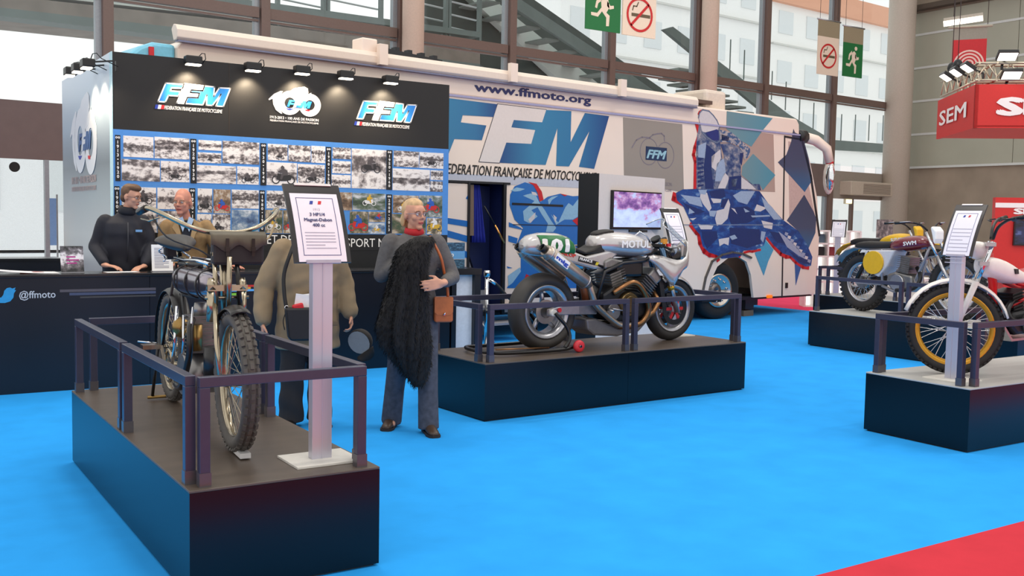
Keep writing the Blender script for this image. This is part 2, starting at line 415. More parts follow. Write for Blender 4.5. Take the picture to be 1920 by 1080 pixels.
# pale buildings across the street
P4 = WW.shift(-26)
def building(label, a0, a1, z1, mat, wins, roof=None):
    t = thing('street_building', label, 'building')
    MB().rect(a0, 0, a1, z1, P4, -8, 0).build('wall', mat, t)
    nx, nz = wins; proto = None
    for i in range(nx):
        for j in range(nz):
            a = a0+(i+.25)*(a1-a0)/nx; z = (j+.35)*z1/nz
            if proto is None: q = proto = MB().rect(0, 0, (a1-a0)/nx*.5, z1/nz*.45, Plane((0,0,0), P4.u, P4.v), -.02, .05).build('window', M('far_window', (226,230,232), .4), t)
            else: q = proto.copy(); COL.objects.link(q); q.parent = t
            q.location = P4.p(a, z, .02)
    for j in range(1, nz): MB().rect(a0, (j+.1)*z1/nz, a1, (j+.13)*z1/nz, P4, 0, .25).build('ledge', M('far_ledge', (215,214,210), .7), t)
    if roof: MB().rect(a0, z1-.2, a1, z1+1.2, P4, -8, .4).build('roof', roof, t)
    return t
building('white apartment block with rows of windows behind the stair, outside', 8, 26, 22, M('far_wall_a', (250,249,248), .8), (6,6))
building('pale block with an orange roof line, outside at the corner', 27, 52, 17, M('far_wall_b', (250,248,246), .8), (8,5), M('tile_roof', (226,168,140), .8))
building('low white shop building opposite the left doors, outside', -34, 0, 4.6, M('far_wall_c', (246,246,248), .8), (10,1))
# ------------------------------------------------------------------ stand wall with header, photo board and side panel
SF = Plane((0,10.95,0), (1,0,0), (0,0,1))
blackpan = M('black_header', (22,21,20), .55, noise=.1, scale=4); boardblue = M('board_blue', (74,140,212), .5, noise=.03)
white = M('print_white', (245,243,240), .5, noise=.01); logoblue = ramp_mat('logo_blue', [(0,(20,92,190)),(.5,(70,190,250)),(1,(30,130,225))], 0, .4)
blk = M('print_black', (14,14,16), .5, noise=.1); red = M('print_red', (205,30,40), .5); navy = M('print_navy', (24,40,110), .5); flagblue = M('print_flag_blue', (35,60,160), .5)
X0, X1, ZT = 2.21, 6.14, 3.27
stand = thing('stand_wall', 'tall black stand wall with blue board of old racing photographs', 'stand wall')
MB().bb(X0, X1, 10.95, 11.05, 2.487, ZT).build('header_panel', blackpan, stand)
MB().bb(X0, X1, 10.945, 11.05, 1.43, 2.487).build('photo_board', boardblue, stand)
MB().bb(X0, X1, 10.95, 11.05, 0, 1.43).build('lower_panel', M('lower_black', (16,16,18), .5, noise=.1), stand)
MB().rect(X0+.1, .86, X1, .875, SF, 0, .006).build('shelf_line', M('grey_line', (80,78,76), .5), stand)
SS = Plane((2.2,14.6,0), (0,-1,0), (0,0,1))
sa = SS.at(116, 153.6)[0]
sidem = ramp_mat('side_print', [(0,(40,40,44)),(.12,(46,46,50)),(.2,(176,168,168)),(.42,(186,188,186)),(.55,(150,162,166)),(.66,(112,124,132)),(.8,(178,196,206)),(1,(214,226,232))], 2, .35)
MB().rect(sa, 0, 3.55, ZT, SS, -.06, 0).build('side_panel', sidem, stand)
MB().bb(X0-.01, X0+.0, 10.943, 11.05, 0, ZT).build('edge_strip', M('edge_cyan', (190,226,232), .4), stand)
MB().rect(3.41-.002, 2.487, 3.41+.002, ZT, SF, 0, .003).build('seam', M('seam', (60,48,38), .6), stand)

# letters of the federation logo, measured once on the header and reused elsewhere
_z, _o = 11.294, (280,140)
F1 = [(345,180),(722,210),(697,290),(465,280),(440,345),(650,360),(612,455),(400,440),(335,580),(180,570)]
F2 = [(740,192),(1160,240),(1125,340),(880,325),(860,375),(1055,392),(1020,490),(800,480),(745,612),(580,603)]
EM = [(1163,240),(1375,262),(1360,460),(1480,280),(1712,292),(1562,675),(1405,665),(1512,415),(1330,655),(1207,645),(1215,430),(1130,640),(752,612),(804,482),(1024,492),(1059,394),(864,377),(884,327),(1129,342)]
_ref = SF.ats([(180,570),(1712,292)], *_o, _z)
_lw = _ref[1][0]-_ref[0][0]
def norm(pts): return [((a-_ref[0][0])/_lw, (b-_ref[0][1])/_lw) for a, b in SF.ats(pts, *_o, _z)]
LOGO = [norm(q) for q in (F1, F2, EM)]
def ffm_logo(P, a, b, w, parent, cols, outline=None, ow=.018, d=.003, names=('letter','letter','letter'), caption=None, capmat=None, hscale=1.0):
    for pts, m in zip(LOGO, cols):
        q = [(a+x*w, b+y*w*hscale) for x, y in pts]
        o = MB().prism(q, P, d, d+.003).build('logo_letter', m, parent)
        if outline: MB().stroke(q, ow*w, P, d-.0015, d+.0045, True).build('letter_outline', outline, o)
    if caption:
        h = w*.052
        for k, m in enumerate((flagblue, white, red)): MB().prism([(a-w*.045+k*w*.04, b-h*1.9),(a-w*.005+k*w*.04, b-h*1.9),(a+w*.008+k*w*.04, b-h*.8),(a-w*.032+k*w*.04, b-h*.8)], P, d, d+.002).build('tricolour_block', m, parent)
        text('caption_lettering', 'FEDERATION FRANÇAISE DE MOTOCYCLISME', P, a+w*.085, b-h*1.85, h*.95, capmat, parent, width=w*.8, bold=.02, shear=.25, d=d)
a, b = SF.at(296, 190.5); ffm_logo(SF, a, b, _lw, stand, (logoblue, white, logoblue), white, caption=1, capmat=white)
a, b = SF.at(669, 222.5); a2 = SF.at(780.5, 195)[0]; ffm_logo(SF, a, b, a2-a, stand, (logoblue, white, logoblue), white, caption=1, capmat=white, hscale=1.05)

def centenary(P, pts2, parent, m_white, m_blue, m_text=None, d=.003, body=True):
    """the '100' emblem: a figure one, two wheels and a crouching rider; pts2 maps emblem units (0..1560, 0..1080) to the plane"""
    f = pts2
    def ell(c, ro, ri, n=30):
        o = MB(); 
        for k in range(n):
            t0, t1 = 2*math.pi*k/n, 2*math.pi*(k+1)/n
            q = [f(c[0]+r*math.cos(t), c[1]+r*math.sin(t)) for r, t in ((ri,t0),(ro,t0),(ro,t1),(ri,t1))]
            o.prism(q, P, d, d+.003)
        return o
    ell((630,515),262,118).build('emblem_wheel', m_white, parent)
    ell((1085,560),250,112).build('emblem_wheel', m_white, parent)
    MB().prism([f(*p) for p in [(170,465),(160,440),(280,325),(420,262),(478,266),(405,370),(372,500),(398,640),(462,752),(430,750),(320,672),(262,550),(250,430)]], P, d, d+.003).build('emblem_one', m_white, parent)
    if body: MB().prism([f(*p) for p in [(520,290),(640,258),(720,200),(850,172),(960,158),(1035,195),(1048,290),(1000,335),(1120,285),(1090,330),(980,420),(860,440),(720,430),(650,380)]], P, d+.001, d+.004).build('emblem_rider', m_white, parent)
    p0 = f(555,600); p1 = f(1128,490); ffm_logo(P, p0[0], p0[1], p1[0]-p0[0], parent, (m_blue, m_white, m_blue), None, d=d+.005)
    MB().prism([f(*p) for p in [(540,632),(715,640),(640,668),(590,664)]], P, d+.004, d+.006).build('tricolour_block', flagblue, parent)
    MB().prism([f(*p) for p in [(975,655),(1085,662),(1070,690),(985,682)]], P, d+.004, d+.006).build('tricolour_block', red, parent)
    if m_text:
        q0 = f(195,850); q1 = f(1285,915); h = abs(f(0,790)[1]-f(0,850)[1])
        text('caption_lettering', '1913-2013 • 100 ANS DE PASSION', P, q0[0], q0[1], h*.95, m_text, parent, width=q1[0]-q0[0], bold=.02, d=d)
        q0 = f(195,912); text('caption_lettering', 'FEDERATION FRANÇAISE DE MOTOCYCLISME', P, q0[0], q0[1], h*.62, m_text, parent, width=q1[0]-q0[0], bold=.015, d=d)
c0 = SF.at(490+165/12, 150+455/12); c1 = SF.at(490+1310/12, 150+560/12); kx = (c1[0]-c0[0])/1145
zc = SF.at(490+630/12, 150+515/12)[1]
centenary(SF, lambda x, y: (c0[0]+(x-165)*kx, zc-(y-515-(x-630)*.062)*kx*.98), stand, white, logoblue, white)
# the same emblem, large, on the side panel
c0 = SS.at(133, 260); c1 = SS.at(181, 260); kx2 = (c1[0]-c0[0])/1145; zc2 = SS.at(158, 262)[1]
pale = M('side_emblem', (224,228,230), .4, noise=.01)
centenary(SS, lambda x, y: (c0[0]+(x-165)*kx2, zc2-(y-515-(x-630)*.02)*kx2*1.05), stand, pale, M('side_logo_blue', (60,100,150), .4), M('side_caption', (198,180,178), .5))

# photographs and film strips
def bw(i): return print_mat('old_photo_%d' % i, [(.2,(38,34,36)),(.42,(110,102,102)),(.52,(178,170,168)),(.64,(236,230,226))], (6,8,5,9,7)[i % 5], i*3.7, .45, ([(0,.68),(.26,.6),(.34,.42),(.55,.40),(.62,.6),(1,.72)], [(0,.6),(.4,.56),(.48,.36),(.8,.42),(.86,.62),(1,.66)], [(0,.42),(.3,.5),(.42,.62),(.6,.66),(.75,.44),(1,.48)], [(0,.64),(.5,.5),(.56,.34),(.7,.5),(.8,.68),(1,.7)])[i % 4], 1.35, 7, (1,1,1))
CP = [[(34,44,36),(66,84,60),(120,110,90),(190,176,156)], [(40,56,44),(96,90,74),(160,140,112),(214,206,194)], [(46,66,104),(92,120,156),(150,168,184),(214,218,224)], [(52,44,38),(112,88,68),(160,136,112),(206,198,188)], [(34,42,48),(74,92,68),(130,138,134),(206,208,210)]]
def colp(i): return print_mat('colour_photo_%d' % i, [(.25,CP[i % 5][0]),(.45,CP[i % 5][1]),(.58,CP[i % 5][2]),(.72,CP[i % 5][3])], (3,4.5,3.6)[i % 3], i*5.1, .45, [(0,.6),(.3,.5),(.5,.42),(.7,.55),(1,.6)], 1.2, 7)
c1_, c2_ = (200,235,4.697), (480,235,4.5)
strips = [(c1_,(72,84,122,492),'1913-1920'),(c1_,(735,118,790,512),'1920-1930'),(c2_,(35,150,85,508),'1930-1940'),(c2_,(588,182,632,518),'1940-1950'),(c2_,(1100,208,1145,545),'1950-1960'),
          (c1_,(66,535,115,950),'1960-1970'),(c1_,(728,553,780,955),'1970-1980'),(c2_,(28,548,72,905),'1980-1990'),(c2_,(580,560,624,905),'1990-2000'),(c2_,(1098,582,1142,915),'2000-2013')]
def prect(c, r):
    z = c[2]; a0, b1 = SF.at(c[0]+r[0]/z, c[1]+r[1]/z); a1, b0 = SF.at(c[0]+r[2]/z, c[1]+r[3]/z)
    return a0, b0, a1, b1
for c, r, s in strips:
    a0, b0, a1, b1 = prect(c, r)
    o = MB().rect(a0, b0, a1, b1, SF, .004, .009).build('film_strip', blk, stand)
    h = (b1-b0-.05)/9.6
    text('strip_dates', '\n'.join(s.replace('-', '•')), SF, (a0+a1)/2, b1-.05-h*.85, h*.72, white, o, bold=.03, d=.0095, align='CENTER', line=h/(h*.72)*.7)
    MB().ring(((a0+a1)/2-.012, b1-.025), .011, .005, SF, .009, .0105, 10).ring(((a0+a1)/2+.012, b1-.025), .011, .005, SF, .009, .0105, 10).build('strip_emblem', white, o)
tiles = [(c1_,0,[(145,90,412,288),(420,100,727,303),(130,295,468,497),(475,312,727,503),(808,128,1010,225),(800,236,1008,336),(1018,135,1343,347),(792,348,1138,518),(1148,360,1338,524)]),
 (c2_,0,[(98,155,265,300),(272,165,460,313),(466,172,582,320),(88,308,343,512),(350,325,578,516),(645,185,800,288),(642,298,797,410),(636,415,797,528),(807,195,1095,540),(1160,212,1372,357),(1378,225,1578,368),(1152,362,1464,557),(1472,378,1575,464),(1468,470,1572,562)]),
 (c1_,0,[(130,540,435,735),(445,548,722,742),(120,748,440,945),(445,752,720,945),(800,555,928,770)]),(c1_,1,[(938,562,1090,777)]),(c1_,0,[(1100,565,1338,735),(930,782,1088,950),(795,780,922,945)]),(c1_,1,[(1100,742,1335,950)]),
 (c2_,0,[(88,550,298,705)]),(c2_,1,[(303,555,440,710),(76,712,222,910),(228,715,350,912),(355,718,574,912),(640,562,810,718),(815,570,1090,718),(790,725,945,912),(950,728,1088,818),(946,822,1085,915),(1155,588,1370,742),(1378,590,1568,778),(1146,746,1430,915),(1440,782,1565,920)])]
# flat printed rider-on-a-machine figure, in unit coordinates
def figure(P, a, b, s, d, m1, m2, flip=1):
    o = MB()
    for cx in (-.5, .5): o.ring((a+cx*s*flip, b+.28*s), .27*s, .2*s, P, d, d+.001, 14)
    o.prism([(a+x*s*flip, b+y*s) for x, y in [(-.5,.3),(-.2,.22),(.2,.2),(.45,.32),(.38,.7),(.22,.66),(-.05,.6),(-.4,.62),(-.55,.55)]], P, d, d+.0012)
    q = MB().prism([(a+x*s*flip, b+y*s) for x, y in [(-.3,.58),(0,.55),(.1,.3),(.22,.32),(.15,.65),(.02,.72),(.36,.74),(.36,.82),(.12,.95),(.2,1.08),(.08,1.2),(-.06,1.1),(-.06,.98),(-.25,.9)]], P, d+.0012, d+.0022)
    return o, q
fm = [M('fig_dark', (40,38,40), .5), M('fig_mid', (78,72,74), .5), M('fig_red', (200,40,40), .5), M('fig_blue', (40,90,180), .5), M('fig_yellow', (215,170,50), .5), M('fig_white', (228,226,226), .5)]
i = 0
FIG = {3:(.5,.1,.36),5:(.5,.2,.3),8:(.5,.08,.42),9:(.6,.1,.3),12:(.55,.05,.6),13:(.55,.15,.38),17:(.55,.4,.32),19:(.5,.12,.45),23:(.6,.2,.5),28:(.5,.1,.5),30:(.3,.15,.35),27:(.5,.1,.6),33:(.5,.1,.35),34:(.5,.2,.3),35:(.5,.15,.45),36:(.5,.15,.5),39:(.5,.25,.5),40:(.45,.1,.6),41:(.6,.2,.5),42:(.5,.15,.5),43:(.4,.1,.4),44:(.5,.2,.5),46:(.5,.2,.6)}
for c, k, rs in tiles:
    for r in rs:
        a0, b0, a1, b1 = prect(c, r)
        o = MB().rect(a0, b0, a1, b1, SF, .0, .007).build('photo_print', (colp if k else bw)(i), stand)
        if i in FIG:
            fx, fy, fs = FIG[i]; s = min(a1-a0, b1-b0)*fs*1.15
            ma, mb = (fm[2+i % 4], fm[2+(i*3+1) % 4]) if k else (fm[0], fm[1])
            A, B = figure(SF, a0+(a1-a0)*fx, b0+(b1-b0)*fy, s, .0075, ma, mb, 1 if i % 2 else -1)
            A.build('print_machine', fm[0] if not k else ma, o); B.build('print_rider', mb, o)
        i += 1
MB().rect(X0+.02, 1.24, X1-.01, 1.43, SF, 0, .004).build('title_strip', blk, stand)
h = SF.at(453,441)[1]-SF.at(453,459)[1]
p = SF.at(548, 459); q = SF.at(453, 457)
text('title_lettering', 'HISTOIRE ET DE', SF, q[0]-(p[0]-q[0])*.40, q[1], h*.95, white, stand, width=(p[0]-q[0])*1.40, d=.0045)
p = SF.at(724, 462); q = SF.at(660, 461)
text('title_lettering', 'SPORT MO', SF, q[0]-(p[0]-q[0])*.17, q[1]-.012, h*.95, white, stand, width=(p[0]-q[0])*1.36, d=.0045)
MB().rect(*SF.at(508,502), *SF.at(520,466), SF, .003, .008).build('photo_print', bw(3), stand)

# wall lamps over the header and over the side panel
lampblk = M('lamp_black', (18,18,18), .4); lampglow = M('lamp_glow', (255,244,220), .4, emit=(255,240,214), estr=5.0)
def wall_lamp(label, P, a, z, out, grp, energy, rz):
    base = P.p(a, z, 0); t = thing('wall_lamp', label, 'lamp', base, rz, grp)
    MB().box((0,-out,.0), (.17,.12,.085)).build('lamp_head', lampblk, t, bevel=.012)
    MB().box((0,-out-.01,-.048), (.145,.085,.014)).build('lamp_lens', lampglow, t)
    MB().bar((0,0,.05), (0,-out+.05,.02), .03, .015).bar((0,.02,.05), (0,.02,-.05), .05,.012).build('bracket', lampblk, t)
    MB().tube([(.06,-out+.02,.04),(.1,-out+.03,.085),(.14,-out+.06,.09),(.16,-out+.1,.04),(.13,0.01,-.02)], .005, 6).build('cable', lampblk, t)
    l = bpy.data.lights.new('wall_lamp_light', 'SPOT'); l.energy = energy; l.color = (1,.8,.56); l.spot_size = R(105); l.spot_blend = .7; l.shadow_soft_size = .04
    lo = bpy.data.objects.new('wall_lamp_light', l); COL.objects.link(lo); lo.parent = t; lo.location = (0,-out,-.07); lo.rotation_euler = (R(28),0,0)
    return t
for k, (x, y) in enumerate(((362,113),(474,125),(566,131),(648,140),(732,149))):
    a, z = SF.shift(.16).at(x, y)
    wall_lamp(('leftmost','second from left','middle','second from right','rightmost')[k]+' black lamp lighting the black stand header', SF, a, z, .16, 'lamps on the stand header', 34, 0)
for k, (x, y) in enumerate(((132,134),(147,127),(164,119))):
    a, z = SS.shift(.25).at(x, y)
    wall_lamp(('far left','middle','nearest the corner')[k]+' black lamp above the pale side panel', SS, a, z, .25, 'lamps on the side panel', 22, R(-90))

# ------------------------------------------------------------------ counters
cblack = M('counter_black', (11,16,26), .32, noise=.08, scale=3); ctop = M('counter_top', (26,27,30), .22, noise=.05)
CF = Plane((0,9.9,0), (1,0,0), (0,0,1))
c = thing('reception_counter', 'long black reception counter with blue bird logo and colour stripes', 'counter')
for k in range(5): MB().bb(-2.6+k*1.64, -2.6+k*1.64+1.636, 9.9, 10.3, 0, 1.04).build('front_panel', cblack, c)
MB().bb(-2.6, 5.6, 9.88, 10.33, 1.04, 1.07).build('worktop', ctop, c, bevel=.004)
strip = lambda n, x0, x1, y0, y1, m: MB().rect(*CF.at(x0,y1), CF.at(x1,y1)[0], CF.at(x0,y0)[1], CF, .001, .004).build(n, m, c)
strip('grey_stripe', 112, 292, 543, 548, M('stripe_a', (88,80,84), .4)); strip('grey_stripe', 130, 292, 549, 554, M('stripe_b', (70,76,100), .4)); strip('grey_stripe', 150, 292, 556, 559, M('stripe_c', (70,66,64), .4))
strip('red_stripe', 424, 498, 535, 539, M('stripe_red', (214,44,40), .4)); strip('orange_stripe', 424, 470, 539, 543, M('stripe_orange', (232,160,50), .4))
strip('blue_stripe', 424, 497, 543, 547, M('stripe_blue', (96,176,236), .4)); strip('green_stripe', 424, 453, 550, 554, M('stripe_green', (140,206,60), .4))
bird = [(-14,562),(-6,557),(2,558),(6,553),(8,545),(13,540),(19,539),(23,541),(29,539),(27,544),(30,544),(26,550),(25,558),(19,565),(9,568),(-2,568),(-14,565)]
MB().prism(CF.ats(bird), CF, .001, .005).build('bird_logo', M('bird_blue', (38,150,205), .4), c)
a, b = CF.at(36, 559.5); a2, _ = CF.at(104, 558); text('handle_lettering', '@ffmoto', CF, a, b, CF.at(36,546)[1]-b, M('handle_grey', (196,198,202), .4), c, width=a2-a, bold=.012, d=.003)
c = thing('niche_counter', 'black framed counter end with white lit niche beside stand wall', 'counter')
MB().bb(5.62, 6.0, 9.88, 10.33, 1.0, 1.07).build('worktop', ctop, c)
MB().bb(5.92, 6.0, 9.9, 10.3, 0, 1.0).build('side_frame', cblack, c)
MB().bb(5.62, 5.68, 9.9, 10.3, 0, 1.0).build('side_frame', cblack, c)
MB().bb(5.68, 5.92, 9.96, 10.0, .02, 1.0).build('niche_panel', M('niche_white', (226,226,228), .45), c)
MB().bb(5.68, 5.92, 10.25, 10.3, 0, .06).build('plinth', cblack, c)
c = thing('back_counter', 'low black counter behind the reception counter, by the doors', 'counter')
g0 = ground(0, 485, 1.05)
MB().bb(-3, 2.13, g0.y, g0.y+.5, 0, 1.02).build('body', cblack, c); MB().bb(-3, 2.14, g0.y-.02, g0.y+.52, 1.02, 1.05).build('worktop', ctop, c)
struct(MB().bb(-2.5, 6.0, 10.33, 10.93, 0, .12).build('floor_stand_podium', M('podium', (40,40,44), .7)))

# things on the counter
def leaflet_holder(x, y, label, w, h, mat, tilt=.25, lines=0):
    p = CF.shift(-.2).at(x, y); t = thing('leaflet_holder', label, 'leaflet holder', (p[0], 10.1, 1.07))
    rot = Matrix.Rotation(-tilt, 3, 'X')
    MB().box(rot @ V((0,0,h/2+.008)), (w,.012,h), rot).build('card', mat, t)
    MB().box((0,.01,.004), (w,.08,.008)).build('foot', M('clear_foot', (150,150,156), .2), t)
    P = Plane(rot @ V((-w/2,-.0065,.008)), (1,0,0), rot @ V((0,0,1)))
    if lines:
        for j in range(lines): MB().rect(w*.12, h*(.85-j*.8/lines), w*(.8-.25*(j % 3 == 2)), h*(.85-j*.8/lines)+h*.02, P, .0, .001).build('print_line', M('print_grey', (130,130,150), .6), t)
    return t, P
t, P = leaflet_holder(136.5, 511, 'dark printed leaflet standing left on the reception counter', .2, .245, print_mat('leaflet_dark', [(.3,(20,20,24)),(.5,(110,104,110)),(.62,(225,220,224)),(.75,(235,232,236))], 4, 3.0, .4, [(0,.3),(.3,.5),(.55,.66),(.75,.5),(1,.3)]))
for j, w in enumerate((.08,.11,.09)): MB().rect(.05, .105+(1-j)*.03, .05+w, .118+(1-j)*.03, P, 0, .001).build('print_line', M('print_magenta', (170,40,130), .5), t)
leaflet_holder(305, 511, 'white information sheet standing on the counter between two men', .2, .255, white, .1, 14)
def paper(x, y, w, l, rz, mat, label, z=1.0702, th=.002, dy=.0):
    p = CF.shift(-.2+dy).at(x, y); o = MB().box((0,0,th/2), (w,l,th)).build('leaflet', mat, None); o.location = (p[0], 10.1-dy, z); o.rotation_euler = (0,0,rz); tag(o, label, 'leaflet'); return o
paper(228, 508, .3, .14, .1, M('paper_white', (240,238,238), .6), 'white sheet lying under the navy jacket man\'s hand')
paper(60, 509, .16, .12, .5, M('paper_red', (150,50,44), .5), 'small dark red leaflet lying left on the counter', th=.012)
o = MB()
o.loft([[V((-.55+1.0*k/8, y, .0+.11*(1-k/8)**2+dz)) for (y, dz) in ((-.14,0),(.14,0),(.14,.006),(-.14,.006))] for k in range(9)], True)
o = o.build('leaflet', M('paper_white'), None); p = CF.shift(-.2).at(-6, 510); o.location = (p[0]+.05, 10.1, 1.071); tag(o, 'large curled white brochure at the left end of the counter', 'leaflet')
# ------------------------------------------------------------------ the coach
BA = R(7)
BS = Plane((12.29,12.38,0), (math.cos(BA), math.sin(BA), 0), (0,0,1))
bus = thing('coach', 'white coach with blue motocross livery and web address along its side', 'coach')
bwhite = M('coach_white', (238,219,203), .3, noise=.02, scale=2, coat=.3); bdark = M('coach_dark', (16,18,22), .4); bnavy = M('coach_navy', (18,32,84), .6, noise=.1)
B = lambda pts, ox=0, oy=0, z=1.0: BS.ats(pts, ox, oy, z)
sR = -9.45; zb = .34; zr = 3.25
sd0 = BS.at(878, 400)[0]; sd1 = BS.at(945, 400)[0]; zd = 2.12
arch = B([(1413,558),(1408,515),(1400,491),(1385,482),(1365,484),(1345,500),(1332,528),(1325,557)])
front = B([(1500,243),(1518,300),(1534,420),(1536,440),(1527,553)])
low = [(sd1, zd), (sd1, zb)] + [(a, max(b, zb)) for a, b in arch[::-1]] + [(front[4][0], zb), front[3], front[2], (front[2][0]-.06, zd)]
MB().prism(low, BS, -.05, 0).build('side_panel', bwhite, bus)
MB().prism([(sR, zd),(front[2][0]-.06, zd),front[1],(front[0][0], zr),(sR, zr)], BS, -.05, 0).build('side_panel', bwhite, bus)
MB().prism([(sR, .5),(sd0, .5),(sd0, zd-.02),(sR, zd-.02)], BS, -.05, 0).build('side_panel', bwhite, bus)
# shell: far side, rear, roof, floor, front
MB().rect(sR, zb, front[1][0], zr, BS, -2.55, -2.5).build('far_side', bwhite, bus)
MB().rect(sR, zb, sR+.06, zr, BS, -2.5, -.05).build('rear_wall', bwhite, bus)
MB().rect(sR, zb-.04, front[4][0], zb+.02, BS, -2.5, -.06).build('chassis_floor', bdark, bus)
fr = [front[4], front[3], front[2], front[1], front[0]]
for i in range(4):
    MB().prism([(fr[i][0]-.05, fr[i][1]), fr[i], fr[i+1], (fr[i+1][0]-.05, fr[i+1][1])], BS, -2.5, -.05).build('windscreen' if i in (2,3) else 'front_panel', glass_mat('screen_glass', (60,70,90)) if i in (2,3) else bwhite, bus)
roof = [(sR+.02, zr), (front[0][0], zr), (front[0][0]-.02, 3.44), (front[0][0]-.1, 3.535), (sR+.1, 3.52), (sR+.02, 3.42)]
MB().prism(roof, BS, -2.5, .0).build('roof', bwhite, bus, bevel=.03)
# roller awning along the roof edge
aw = MB(); a1 = BS.at(1300, 200)[0]
sec = [(.0,3.49),(.08,3.49),(.11,3.52),(.11,3.6),(.07,3.655),(.0,3.67),(-.06,3.62)]
aw.loft([[BS.p(s, z, d) for d, z in sec] for s in (sR-.02, a1)], True, smooth=False); aw.build('awning_box', M('awning_cream', (228,212,196), .35, noise=.02), bus, bevel=.01)
MB().rect(sR, 3.475, a1, 3.492, BS, .0, .09).build('awning_rail', M('awning_rail', (120,124,150), .3, metal=.5), bus)
MB().rect(sR+.02, 3.235, front[0][0], 3.262, BS, 0, .02).build('rain_gutter', M('gutter_lilac', (160,158,190), .3), bus)
for x in (706, 950, 1155):
    p = BS.at(x, 100+ (x-706)*.118); MB().rect(p[0]-.06, 3.5, p[0]+.06, 3.75, BS, .1, .17).build('awning_bracket', bwhite, bus)
# solar panel and roof box
p0 = BS.at(708, 90); p1 = BS.at(828, 105)
rk = MB().prism([(p0[0], 3.66),(p1[0], 3.62),(p1[0], 3.68),(p0[0], 3.74)], BS, -1.1, .02); rk.build('roof_rack', bdark, bus)
for k in range(5):
    s = p0[0]+(p1[0]-p0[0])*(k+.5)/5; MB().rect(s-.03, 3.73-.012*k, s+.03, 3.78-.012*k, BS, -.1, .0).build('rack_clip', bdark, bus)
MB().rect(p0[0]-.25, 3.6, p0[0]-.03, 3.82, BS, -.2, .05).build('rack_end', bwhite, bus, bevel=.02)
p0 = BS.at(1337, 190); p1 = BS.at(1376, 190); MB().rect(p0[0], 3.48, p1[0], 3.86, BS, -.9, -.15).build('roof_box', M('roof_box', (220,205,188), .4), bus, bevel=.06)
p0 = BS.at(1255, 160); MB().rect(p0[0], 3.6, p0[0]+1.2, 3.66, BS, -.6, -.1).build('roof_hatch', M('hatch_brown', (90,70,60), .5), bus)
# cyan rear cowl above the stand wall
p = BS.at(316, 80); cow = MB().prism([(sR-.5, 3.2),(sR+.02, 3.2),(sR+.03, 3.46),(sR-.22, 3.46),(sR-.36, 3.4),(sR-.5, 3.28)], BS, -.9, -.05)
cow.build('rear_cowl', M('cowl_cyan', (120,196,222), .35), bus, bevel=.04)
MB().rect(sR-.27, 3.3, sR-.22, 3.4, BS, -.05, -.02).build('tail_lamp', red, bus)
# front mirror arm
ma = V(BS.p(front[0][0], 3.22, -.1)); fu = BS.u
arm = [ma, ma+fu*.25+V((0,0,.02)), ma+fu*.5+BS.n*.1+V((0,0,-.03)), ma+fu*.72+BS.n*.2+V((0,0,-.18)), ma+fu*.8+BS.n*.22+V((0,0,-.42))]
MB().tube(arm[1:], [.1,.1,.09,.08], 10).build('mirror_arm', bwhite, bus); MB().tube([arm[0], arm[1]+fu*.02], [.14,.13], 10).build('mirror_joint', bdark, bus)
MB().sphere(arm[4]+V((0,0,-.28)), (.09,.12,.32)).build('mirror_shell', bwhite, bus); MB().sphere(arm[4]+V((0,0,-.28))+BS.n*.05-fu*.04, (.08,.09,.25)).build('mirror_glass', M('chrome', (220,222,225), .1, metal=1), bus)
MB().sphere(arm[4]+V((0,0,.0)), (.07,.08,.07)).build('marker_lamp', red, bus)
# wheel
wc = BS.p(0, .49, -.2); wa = Matrix.Rotation(R(-8), 3, 'Z') @ BS.n
MB().lathe([(.24,-.13),(.42,-.15),(.48,-.13),(.495,-.05),(.495,.06),(.48,.13),(.42,.16),(.24,.14)], wc, wa, 40).build('tyre', M('bus_tyre', (20,20,22), .8, noise=.15), bus)
MB().lathe([(.02,.02),(.1,.06),(.16,.1),(.26,.16),(.285,.165),(.285,-.12),(.02,-.12)], wc, wa, 36).build('rim', M('bus_rim', (205,196,186), .18, metal=.9), bus)
MB().lathe([(.005,.1),(.1,.1),(.13,.05),(.13,.02),(.005,.02)], wc, wa, 24).build('hub', M('bus_hub', (120,112,110), .3, metal=.8), bus)
lug = MB(); x_ = V(wa).orthogonal().normalized(); y_ = V(wa).cross(x_)
for k in range(10):
    t_ = 2*math.pi*k/10; q = wc + (x_*math.cos(t_)+y_*math.sin(t_))*.19 + V(wa)*.11; lug.cyl(q, q+V(wa)*.05, .014, n=6)
lug.build('wheel_nuts', M('chrome'), bus)
MB().stroke(B([(1317,545),(1322,520),(1334,490),(1352,478),(1372,473),(1392,476),(1407,483)]), .03, BS, 0, .03).build('arch_trim', M('arch_trim', (80,76,72), .5), bus)
MB().prism([(a, b) for a, b in arch], BS, -.7, -.55).build('wheel_well', bdark, bus)
